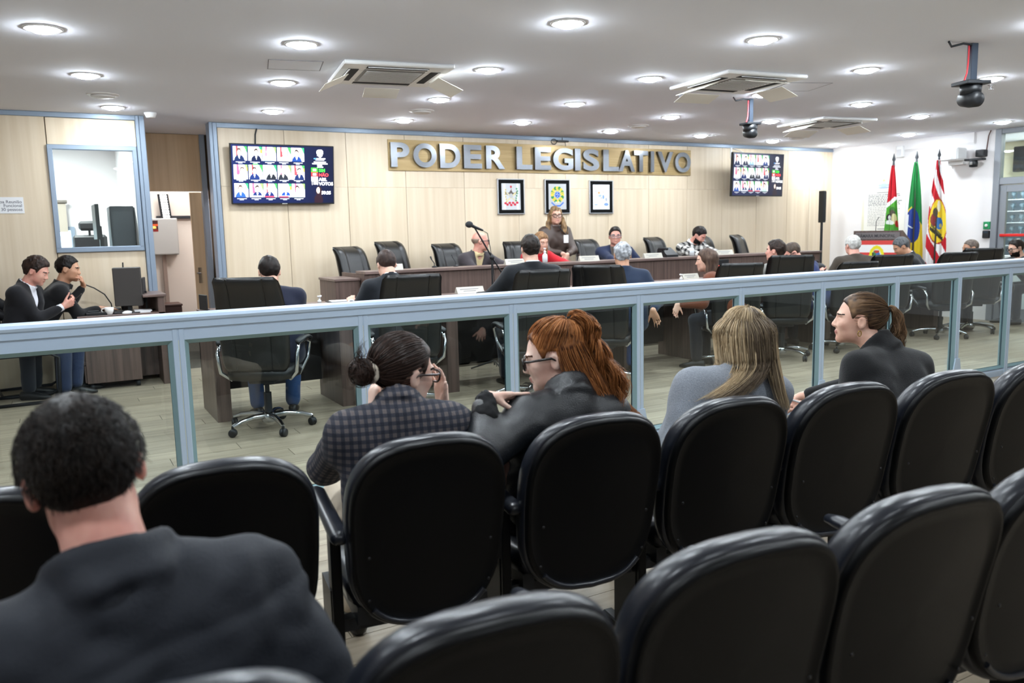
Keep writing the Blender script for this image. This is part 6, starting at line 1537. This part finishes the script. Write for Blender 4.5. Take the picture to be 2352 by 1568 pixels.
person('bearded man in a black and white checked shirt looking down at the bench', (8.22, 9.0, 1.35), 180, hyaw=160, hpitch=34, top='shirt', topmat=plaid_cloth, haircol=('#120e0e', '#251d1a'), beard=True, hair_args=dict(thick=0.012, top=0.02, noise=0.005, seed=10), skin='pink', wr=(8.05, 8.5, 1.02), wl=(8.45, 8.5, 1.02), **bz)
def cuv_plaid(m, cols, size, dark=0.5):
    nt = m.node_tree; b = nt.nodes['Principled BSDF']; a = nt.nodes.new('ShaderNodeAttribute'); a.attribute_name = 'cuv'
    sep = nt.nodes.new('ShaderNodeSeparateXYZ'); nt.links.new(a.outputs['Vector'], sep.inputs[0])
    outs = []
    for ax, sz in ((0, size[0]), (1, size[1])):
        mu = nt.nodes.new('ShaderNodeMath'); mu.operation = 'MULTIPLY'; mu.inputs[1].default_value = 1 / sz; nt.links.new(sep.outputs[ax], mu.inputs[0])
        fr = nt.nodes.new('ShaderNodeMath'); fr.operation = 'FRACT'; nt.links.new(mu.outputs[0], fr.inputs[0])
        gt = nt.nodes.new('ShaderNodeMath'); gt.operation = 'GREATER_THAN'; gt.inputs[1].default_value = dark; nt.links.new(fr.outputs[0], gt.inputs[0]); outs.append(gt)
    ad = nt.nodes.new('ShaderNodeMath'); ad.operation = 'ADD'; nt.links.new(outs[0].outputs[0], ad.inputs[0]); nt.links.new(outs[1].outputs[0], ad.inputs[1])
    hf = nt.nodes.new('ShaderNodeMath'); hf.operation = 'MULTIPLY'; hf.inputs[1].default_value = 0.5; nt.links.new(ad.outputs[0], hf.inputs[0])
    r = nt.nodes.new('ShaderNodeValToRGB'); r.color_ramp.interpolation = 'CONSTANT'; e = r.color_ramp.elements
    e[0].position = 0; e[0].color = (*lin(cols[0]), 1); e[1].position = 0.75; e[1].color = (*lin(cols[2]), 1)
    n = e.new(0.25); n.color = (*lin(cols[1]), 1); nt.links.new(hf.outputs[0], r.inputs[0]); nt.links.new(r.outputs[0], b.inputs['Base Color'])
cuv_plaid(plaid_cloth, ('#141417', '#8d8a87', '#efece8'), (0.085, 0.085), 0.45)
# ---- the booth desk
p1 = person('young man in a black blazer and white shirt looking at his phone', (-0.14, 8.88, 1.205), 112, hyaw=110, hpitch=24, hk=1.06, s=1.02, top='suit', topcol='#111116', shirt='#e9eaf2', vneck=True, haircol=('#1d1412', '#37271f'), hair_args=dict(thick=0.010, top=0.026, noise=0.005, seed=11, front=0.070), skin='pink', trousers='#2a3550', wr=(0.055, 8.80, 0.865), wl=(0.06, 8.95, 0.87),
           hr=dict(d=(0.8, 0.3, 0.35), n=(-0.2, 0.9, 0.5), curl=0.75), hl=dict(d=(0.8, -0.3, 0.35), n=(-0.2, -0.9, 0.5), curl=0.75), res=(0.0085, 0.014), seat=0.46, knees=(0.13, 0.44), lean_az=80)
ph = thing('mobile_phone', 'dark mobile phone held by the man in the black blazer', 'phone', (0.165, 8.90, 0.925), 95)
MB().box(-0.035, 0.035, -0.004, 0.004, -0.07, 0.07, ch=0.003).build('case', mat('phone_case', '#3b3836', 0.35), ph)
MB().box(-0.031, 0.031, -0.0048, -0.004, -0.065, 0.065).build('screen', mat('phone_glass', '#0b0d12', 0.1), ph)
ph.rotation_euler = (math.radians(-50), 0, -math.radians(95))
person('man in a black shirt resting his chin on his hand at the clerk desk', (0.13, 9.16, 1.205), 88, hyaw=104, hpitch=8, hk=1.04, top='shirt', topcol='#101013', haircol=('#100c0b', '#1e1715'), hair_args=dict(thick=0.007, top=0.016, noise=0.004, seed=12), skin='tan', wl=(0.25, 9.19, 1.035), pl=(0.9, 0.0, -0.9), wr=(0.38, 9.16, 0.80), hl=dict(d=(-0.1, -0.45, 0.55), n=(-0.9, 0.1, -0.2), curl=0.65), hr=dict(d=(1, 0.1, -0.05), n=(0, 0, -1), curl=0.2), res=(0.0085, 0.014), seat=0.46, lean_az=80, pelvis=(-0.26, 9.20, 0.56))
person('person in black at the far left edge, mostly outside the picture', (-0.62, 8.98, 1.28), 100, hyaw=120, hpitch=10, top='nylon', topcol='#101014', haircol=('#1d1412', '#37271f'), res=FAR, seat=0.46)
# ================================================================ AUDIENCE, near the camera: finer mesh and strands of hair
NEAR = (0.0068, 0.0105)
RH = np.random.default_rng(21)
C0 = np.array([0, -0.014, 0.032]); RAD = np.array([0.0795, 0.102, 0.090])
def on_scalp(D, k=1.0): return C0 + D / np.linalg.norm(D, axis=-1, keepdims=True) * RAD * k
def roots(n, cond):
    out = []
    while len(out) < n:
        d = RH.normal(size=3); d /= np.linalg.norm(d); p = on_scalp(d[None])[0]
        if cond(p): out.append(p)
    return np.array(out)
def hl_ok(p, low=-0.065, front=0.068): return p[2] > hairline(np.array([p[1]]), low, 0.0, front)[0]
def pull_paths(R, T, k=10, lift=0.006, jit=0.004):
    """from the roots along the scalp to a tie point"""
    d0 = (R - C0) / RAD; d0 /= np.linalg.norm(d0, axis=1, keepdims=True); dT = (T - C0) / RAD; dT = dT / np.linalg.norm(dT)
    om = np.arccos(np.clip(d0 @ dT, -0.999, 0.999))[:, None, None]; t = np.linspace(0, 1, k)[None, :, None]
    D = np.sin((1 - t) * om) / np.sin(om) * d0[:, None] + np.sin(t * om) / np.sin(om) * dT
    P = C0 + D * RAD * (1.0 + (lift / 0.09) * np.sin(PI * np.minimum(t, 0.999)) * (0.4 + RH.random((len(R), 1, 1))) + 0.03 * t)
    tgt = T + RH.normal(size=(len(R), 3)) * jit
    w = np.clip((t - 0.75) / 0.25, 0, 1) ** 2
    return P * (1 - w) + tgt[:, None] * w
def tail_paths(T, n, k, pts, spread, wave=0.0, freq=60, jit=0.006, sp_pow=1.0, end_jit=0.03):
    """bundle that follows the guide points; spread = radius at the guide points"""
    G = np.array(pts, float); s = np.linspace(0, len(G) - 1, k); i = np.clip(s.astype(int), 0, len(G) - 2); f = (s - i)[:, None]
    Gm = np.concatenate([2 * G[:1] - G[1:2], G, 2 * G[-1:] - G[-2:-1]])
    p0, p1, p2, p3 = Gm[i], Gm[i + 1], Gm[i + 2], Gm[i + 3]
    C = 0.5 * ((2 * p1) + (-p0 + p2) * f + (2 * p0 - 5 * p1 + 4 * p2 - p3) * f ** 2 + (-p0 + 3 * p1 - 3 * p2 + p3) * f ** 3)
    S = np.interp(s, range(len(G)), spread)
    nl = 15; lk = RH.integers(0, nl, n); lc = RH.normal(size=(nl, 3)); lc = lc / np.linalg.norm(lc, axis=1, keepdims=True) * RH.random((nl, 1)) ** 0.4
    o = RH.normal(size=(n, 3)); o = (lc[lk] * 0.8 + o / np.linalg.norm(o, axis=1, keepdims=True) * RH.random((n, 1)) ** 0.5 * 0.36)[:, None]
    t = np.linspace(0, 1, k)[None, :, None]
    ph = (lk * 1.37)[:, None, None] + RH.random((n, 1, 1)) * 0.35; am = (0.6 + 0.8 * RH.random(nl))[lk][:, None, None]
    P = C[None] + o * S[None, :, None]
    wv = wave * am * np.clip(t * 1.6, 0, 1)
    P = P + np.concatenate([np.sin(freq * t + ph) * wv, np.cos(freq * t * 0.9 + ph) * wv * 0.8, 0 * t + 0 * wv], 2)
    end = RH.random((n, 1, 1)) * end_jit; P[:, :, 2:3] += end * t ** 2
    return P
def W_(p, Q): hd = p['hd']; return hd.c + (Q * hd.k) @ hd.R.T
def cap(p, th, top, low=-0.065, front=0.068, name='hair', tb=0.35):
    f = short_hair(p['hd'], th, top, 0.0012, 2, low, front, 0, 0.009)
    tn = lambda V: np.clip(tb + 1.2 * vnoise(p['hd'].loc(V), 60, 4), 0, 0.8)
    return nets_obj(name, f, *hb(p['hd']), 0.0055, p['hm'], p['root'], tn)
def tint(n, a=0.5, b=0.28): return np.clip(RH.normal(a, b, n), 0, 1)

# ---- 1. woman with the bun, checked blazer
check = mat('small_check_wool', '#2a2d3a', 0.92, bump=0.3, bscale=300)
cuv_plaid(check, ('#191c29', '#2d2e38', '#575050'), (0.0245, 0.0245), 0.48)
bun = person('woman with dark hair in a bun, glasses and a checked blazer, hand at her mouth', (0.995, 2.525, 1.018), 12, hyaw=76, hpitch=8, hroll=6, hk=1.08, fem=True, skin='pale', top='suit', topmat=check, hair='near', haircol=('#1c1411', '#4a362d'), glasses='#241310',
             trousers='#b9ab97', neck=(0.935, 2.42, 0.905), pelvis=(0.93, 2.40, 0.54), wr=(1.150, 2.555, 0.872), wl=(0.935, 2.66, 0.865), pl=(-0.80, -0.42, -0.66), pr=(0.8, 0.1, -0.6), res=NEAR, seat=0.44, collar=0.034, loose=1.04,
             hr=dict(d=(0.0, 0.12, 0.9), n=(-0.75, -0.1, 0.1), curl=0.25), hl=dict(d=(0.1, 0.15, 0.9), n=(0.8, 0.1, 0.1), curl=0.4), hair_args=dict(rim=0.0036))
T = np.array([0.0, -0.112, -0.004])
cap(bun, 0.008, 0.007)
R = roots(1500, lambda p: hl_ok(p))
P1 = pull_paths(R, T)
t_ = np.linspace(0, 1, 12)
n = 260; ax = RH.normal(size=(n, 3)) * np.array([0.45, 1.0, 0.45]); ax /= np.linalg.norm(ax, axis=1, keepdims=True)
a1 = np.cross(ax, RH.normal(size=(n, 3))); a1 /= np.linalg.norm(a1, axis=1, keepdims=True); a2 = np.cross(ax, a1)
th = t_[None, :, None] * (2.2 + 2.5 * RH.random((n, 1, 1))); rr = 0.034 + 0.006 * RH.normal(size=(n, 1, 1))
P2 = np.array([0.0, -0.148, -0.002]) + rr * (a1[:, None] * np.cos(th) + a2[:, None] * np.sin(th)) + ax[:, None] * 0.006
P2w = W_(bun, P2)
strands('hair_strands', W_(bun, P1), 0.00105 * (0.7 + 0.6 * RH.random(len(P1))), bun['hm'], bun['root'], tint(len(P1), 0.42))
bk = nets_obj('hair_bun', lambda P: (s_ell(bun['hd'].loc(P), (0, -0.148, -0.002), (0.036, 0.036, 0.037)) + 0.014 * vnoise(bun['hd'].loc(P), 60, 9)) * bun['hd'].k, bun['hd'].wor((0, -0.148, 0)) - 0.06, bun['hd'].wor((0, -0.148, 0)) + 0.06, 0.005, bun['hm'], bun['root'], lambda V: np.clip(0.3 + vnoise(V, 200, 2), 0, 1))
strands('bun_strands', P2w, 0.0011, bun['hm'], bk, tint(n, 0.45))
nets_obj('scrunchie', lambda P: (np.hypot(np.hypot(bun['hd'].loc(P)[:, 0], bun['hd'].loc(P)[:, 2] + 0.003) - 0.026, (bun['hd'].loc(P)[:, 1] + 0.118) * 1.1) - 0.0115 + 0.012 * vnoise(bun['hd'].loc(P), 75, 6)) * bun['hd'].k, bun['hd'].wor((0, -0.118, 0)) - 0.07, bun['hd'].wor((0, -0.118, 0)) + 0.07, 0.004, mat('cream_satin', '#d8cbb8', 0.5, bump=0.3, bscale=120), bun['root'])
# loose flyaways at bun and nape
P3 = tail_paths(T, 40, 8, [(0, -0.15, 0.02), (0, -0.17, 0.045), (0, -0.165, 0.065)], (0.02, 0.02, 0.025), 0.006, 9)
strands('flyaways', W_(bun, P3), 0.0007, bun['hm'], bun['root'], tint(40, 0.6))

# ---- 2. red-haired woman, black leather jacket
red = person('red-haired woman in a black leather jacket and dark glasses, finger at her chin', (1.545, 2.445, 1.026), 4, hyaw=-54, hpitch=10, hroll=0, hk=1.06, fem=True, skin='pale', top='leather', topcol='#14171b', hair='near', haircol=('#44220f', '#c07d47'), glasses='#120d0c',
             trousers='#17181c', neck=(1.545, 2.33, 0.888), pelvis=(1.46, 2.34, 0.54), wl=(1.232, 2.375, 0.925), pl=(0.1, -0.6, -0.9), wr=(1.30, 2.36, 0.68), pr=(0.3, 0.4, -0.8), res=NEAR, seat=0.44, collar=0.045, loose=1.05,
             hl=dict(d=(0.80, 0.0, -0.06), n=(0.25, -0.45, -0.85), curl=0.35, spread=0.2, bends=(0.05, 0.35, 0.45, 0.5), thumb=(0.55, -0.35, -0.55)), hr=dict(d=(-0.2, -0.1, -0.9), n=(0.6, 0.5, 0.2), curl=0.4), hair_args=dict(rim=0.0042))
cap(red, 0.009, 0.010)
T = np.array([0.0, -0.058, 0.112])
R = roots(1200, lambda p: hl_ok(p) and p[2] > 0.020 + 0.10 * (-0.02 - p[1]) * (p[1] < -0.02))
P1 = pull_paths(R, T, lift=0.012)
strands('hair_strands', W_(red, P1), 0.0011 * (0.7 + 0.6 * RH.random(len(P1))), red['hm'], red['root'], tint(len(P1), 0.62, 0.25))
def fall(R, k, zend, out=0.012, wave=0.0, freq=9.0, shift=(0, 0), end_j=0.05, hug=1.06):
    n = len(R); t = (np.linspace(0, 1, k) ** 1.6)[None, :, None]
    z0 = R[:, 2:3]; ze = zend + end_j * (RH.random((n, 1)) - 0.3)
    z = z0[:, None, :] * (1 - t) + ze[:, None, :] * t
    d = (R - C0); ang = np.arctan2(d[:, 0] / RAD[0], d[:, 1] / RAD[1])
    zz = np.clip((z[:, :, 0] - C0[2]) / RAD[2], -0.999, 0.999); low = z[:, :, 0] < C0[2]
    rad = np.where(low, 1.0, np.sqrt(np.maximum(0.0, 1 - zz ** 2))) * (1 + (hug - 1) * np.clip(t[:, :, 0] * 7, 0, 1)) + (out / 0.09) * (0.3 + RH.random((n, 1))) * np.clip(t[:, :, 0] * 5, 0, 1)
    rad = np.where(low, rad - 0.10 * np.clip((C0[2] - z[:, :, 0]) / 0.2, 0, 1), rad)
    x = C0[0] + np.sin(ang)[:, None] * RAD[0] * rad; y = C0[1] + np.cos(ang)[:, None] * RAD[1] * rad
    P = np.stack([x, y, z[:, :, 0]], 2); P[:, 0] = R
    fo = np.clip((C0[2] - 0.02 - P[:, :, 2]) / 0.2, 0, 1.4)
    ph = np.round(ang * 5)[:, None] * 1.9 + RH.random((n, 1)) * 0.5
    P[:, :, 0] += wave * np.sin(freq * t[:, :, 0] + ph) * fo + shift[0] * fo ** 1.6
    P[:, :, 1] += wave * 0.8 * np.cos(freq * t[:, :, 0] + ph) * fo + shift[1] * fo ** 1.6
    return P
R = roots(900, lambda p: hl_ok(p) and p[1] < -0.018 and p[2] <= 0.055 and (p[2] > -0.062))
P2 = fall(R, 18, -0.275, 0.012, 0.014, 10.0, (0.0, -0.075), 0.10)
strands('hair_lengths', W_(red, P2), 0.0012 * (0.7 + 0.7 * RH.random(len(P2))), red['hm'], red['root'], tint(len(P2), 0.42, 0.28))
P3 = tail_paths(T, 900, 22, [(0, -0.062, 0.112), (0, -0.100, 0.125), (0, -0.135, 0.085), (0, -0.140, 0.01), (0, -0.160, -0.07), (0, -0.178, -0.14), (0.0, -0.172, -0.215)], (0.006, 0.022, 0.034, 0.034, 0.042, 0.054, 0.050), 0.024, 15.0, end_jit=0.05)
strands('ponytail', W_(red, P3), 0.0012 * (0.7 + 0.7 * RH.random(len(P3))), red['hm'], red['root'], tint(len(P3), 0.6, 0.27))
MB().loft([[Vector(red['hd'].wor((0.0135 * math.cos(a), -0.066 - 0.010 * i + 0.004 * math.sin(a), 0.112 + 0.007 * i + 0.0135 * math.sin(a)))) for a in [2 * PI * k / 14 for k in range(14)]] for i in range(3)]).build('hair_tie', mat('black_elastic', '#141112', 0.8), red['root'])
fur = red['arms'][-1]; E, Wp = fur
nets_obj('fur_cuff', lambda P: s_caps(P, Wp + (E - Wp) * 0.05, Wp + (E - Wp) * 0.30, 0.036, 0.048) + 0.009 * vnoise(P, 90, 3) + 0.007 * vnoise(P, 190, 4), np.minimum(E, Wp) - 0.08, np.maximum(E, Wp) + 0.08, 0.006, mat('black_fleece', '#0d0d0f', 0.95), red['root'])

# ---- 3. blonde woman, grey blazer
blo = person('woman with long straight blonde hair in a pale grey blazer, back turned', (2.315, 2.28, 1.032), 18, hyaw=22, hpitch=2, hroll=-4, hk=1.06, fem=True, skin='light', top='suit', topcol='#8b9098', topcol2='#71767f', hair='near', haircol=('#54463a', '#e2c8a0'),
             trousers='#c9c6c2', neck=(2.25, 2.235, 0.905), pelvis=(2.05, 2.27, 0.54), wl=(2.07, 2.38, 0.58), wr=(2.42, 2.55, 0.60), pl=(-0.45, -0.5, -0.85), pr=(0.9, -0.2, -0.6), res=NEAR, seat=0.44, collar=0.030, loose=1.0)
cap(blo, 0.008, 0.009, tb=0.3)
R = roots(2000, lambda p: p[2] > 0.0 and hl_ok(p))
P1 = fall(R, 18, -0.20, 0.022, 0.003, 5.0, (0.0, -0.02), 0.04, 1.08)
left = R[:, 0] < 0.028
fo = np.clip((-0.06 - P1[:, :, 2]) / 0.14, 0, 1.2)
P1[:, :, 0] -= np.where(left[:, None], 0.165, -0.008) * fo ** 1.5 * (0.6 + 0.6 * RH.random((len(R), 1)))
P1[:, :, 2] += np.where(left[:, None], 0.045, -0.03) * fo ** 1.4
P1[:, :, 1] -= 0.045 * fo
tb = np.where(np.abs(R[:, 0] - 0.012) < 0.022 + 0.02 * RH.random(len(R)), RH.normal(0.12, 0.12, len(R)), RH.normal(0.70, 0.17, len(R)))
strands('hair_strands', W_(blo, P1), 0.00095 * (0.7 + 0.7 * RH.random(len(R))), blo['hm'], blo['root'], np.clip(tb, 0, 1))
R = roots(1200, lambda p: p[2] < 0.04 and p[2] > -0.06 and p[1] < 0.035)
P2 = fall(R, 12, -0.19, 0.014, 0.004, 7.0, (0.0, -0.015), 0.04, 1.06)
fo = np.clip((-0.06 - P2[:, :, 2]) / 0.14, 0, 1.2); P2[:, :, 0] -= np.where(R[:, :1] < 0.02, 0.12, -0.005) * fo ** 1.5; P2[:, :, 2] += np.where(R[:, :1] < 0.02, 0.03, -0.02) * fo; P2[:, :, 1] -= 0.045 * fo
strands('hair_lengths', W_(blo, P2), 0.001, blo['hm'], blo['root'], tint(len(R), 0.5, 0.3))

R = roots(650, lambda p: 0.035 < p[2] < 0.095)
P3 = pull_paths(R, np.array([0.012, -0.025, 0.1225]), 10, 0.010, 0.006)[:, ::-1]
strands('crown_strands', W_(blo, P3), 0.001, blo['hm'], blo['root'], np.where(np.abs(R[:, 0] - 0.012) < 0.03, 0.2, 0.62) + RH.normal(0, 0.15, len(R)))

# ---- 4. woman in the black turtleneck with a ponytail
tur = person('woman in a black turtleneck with a wavy ponytail leaning forward in profile', (3.185, 2.43, 1.042), 6, hyaw=-42, hpitch=-4, hroll=0, hk=1.0, fem=True, skin='light', top='turtle', topcol='#0b0b0d', hair='near', haircol=('#2c1f19', '#8f6f51'),
             trousers='#17181c', neck=(3.225, 2.30, 0.885), pelvis=(3.02, 2.13, 0.54), wl=(2.775, 2.33, 0.70), wr=(3.10, 2.75, 0.62), pl=(-0.2, 0.1, -0.9), pr=(0.8, 0, -0.6), res=NEAR, seat=0.44, loose=1.0,
             hl=dict(d=(-0.75, 0.25, 0.1), n=(0.2, 0.3, -0.8), curl=0.5, thumb=(-0.7, 0.1, 0.4)))
cap(tur, 0.007, 0.008)
T = np.array([0.0, -0.108, 0.052])
R = roots(1100, lambda p: hl_ok(p))
P1 = pull_paths(R, T, lift=0.006)
strands('hair_strands', W_(tur, P1), 0.001 * (0.7 + 0.6 * RH.random(len(R))), tur['hm'], tur['root'], tint(len(R), 0.40, 0.25))
P3 = tail_paths(T, 800, 22, [(0, -0.110, 0.052), (0, -0.135, 0.060), (0, -0.160, 0.02), (0, -0.165, -0.05), (0, -0.165, -0.11), (0, -0.172, -0.16)], (0.006, 0.018, 0.030, 0.036, 0.040, 0.032), 0.012, 16.0, end_jit=0.06)
strands('ponytail', W_(tur, P3), 0.0011 * (0.7 + 0.6 * RH.random(len(P3))), tur['hm'], tur['root'], tint(len(P3), 0.66, 0.24))
MB().loft([[Vector(tur['hd'].wor((0.013 * math.cos(a), -0.112 - 0.008 * i, 0.053 + 0.002 * i + 0.013 * math.sin(a)))) for a in [2 * PI * k / 14 for k in range(14)]] for i in range(3)]).build('hair_tie', MATS['black_elastic'], tur['root'])
for sd in (1, -1):
    c = np.array([sd * 0.084, -0.004, -0.046])
    MB().tube([tuple(tur['hd'].wor(c + np.array([0.0, 0.007 * math.cos(a), -0.008 + 0.012 * math.sin(a)]))) for a in [2 * PI * k / 14 for k in range(15)]], 0.0022, 6).build('earring', mat('gold', '#c9a65a', 0.25, 1.0), tur['root'])
pn = thing('pen', 'white pen with a blue cap in the hand of the turtleneck woman', 'pen', (2.70, 2.345, 0.733), 0)
MB().tube([(-0.055, 0.012, 0.022), (0.035, -0.008, -0.012)], 0.0045, 8).tube([(0.035, -0.008, -0.012), (0.05, -0.011, -0.018)], [0.004, 0.001], 8).build('barrel', white_plastic, pn)
MB().tube([(-0.075, 0.0165, 0.0295), (-0.045, 0.010, 0.018)], 0.0055, 8).build('cap', mat('violet_cap', '#4a4fb0', 0.4), pn)

# ---- 5. man in the dark shirt, front left, seen from behind
def yoke(P, d, Nl, u, X, Fw):
    q = P - Nl; h = q @ u; back = (q @ Fw) < 0.02; x = q @ X
    fold = vnoise(np.stack([q @ X * 0.45 + h * 0.9, q @ Fw, h * 1.0 - 0.9 * np.abs(x)], 1).astype(np.float32), 15, 4)
    return d + 0.006 * np.exp(-((h + 0.075 + 0.10 * x * x) / 0.007) ** 2) * back + 0.020 * fold + 0.010 * vnoise(P, 26, 9)
man = person('young man with short dark brown hair and a charcoal overshirt, back to the camera', (0.016, 1.475, 1.098), -6, hyaw=0, hpitch=16, hroll=-9, hk=1.0, s=1.02, skin='pink', top='nylon', topcol='#24272e', hair='near', haircol=('#0d0907', '#251a13'), trousers='#1c1d22',
             neck=(0.045, 1.365, 0.935), pelvis=(0.11, 1.36, 0.55), wr=(0.34, 1.60, 0.60), wl=(-0.30, 1.72, 0.60), pr=(0.45, -0.35, -0.9), pl=(-1, -0.3, -0.4), res=(0.0062, 0.009), seat=0.46, collar=0.045, loose=1.12, mod=yoke)
nets_obj('hair', short_hair(man['hd'], 0.012, 0.019, 0.002, 13, -0.066, 0.066), *hb(man['hd']), 0.0055, man['hm'], man['root'], lambda V: np.clip(0.3 + 1.2 * vnoise(man['hd'].loc(V), 80, 4), 0, 0.8))
R = roots(5200, lambda p: hl_ok(p, -0.075))
D = R - C0; D /= np.linalg.norm(D, axis=1, keepdims=True)
hgt = np.clip((R[:, 2] + 0.075) / 0.09, 0.12, 1)
flow = np.stack([0.35 * np.sin(9 * R[:, 2]) + 0.25 * RH.normal(size=len(R)), -0.2 + 0.3 * RH.normal(size=len(R)), -0.9 + 0.35 * RH.normal(size=len(R))], 1)
Ld = (0.004 + 0.011 * hgt) * (0.7 + 0.6 * RH.random(len(R)))
base = on_scalp(D, 1.0) + D * (0.002 + 0.011 * hgt)[:, None]
t = np.linspace(0, 1, 4)[None, :, None]
Pm = base[:, None] + (D[:, None] * (0.45 * t - 0.25 * t ** 2) + flow[:, None] * (0.35 * t + 0.45 * t ** 2)) * Ld[:, None, None]
strands('hair_strands', W_(man, Pm), 0.0009, man['hm'], man['root'], tint(len(R), 0.4, 0.3), 0.1)
# finish: a single object per thing keeps its own base name
for o in list(bpy.data.objects):
    if o.type == 'MESH' and not o.data.materials: o.data.materials.append(white_plastic)
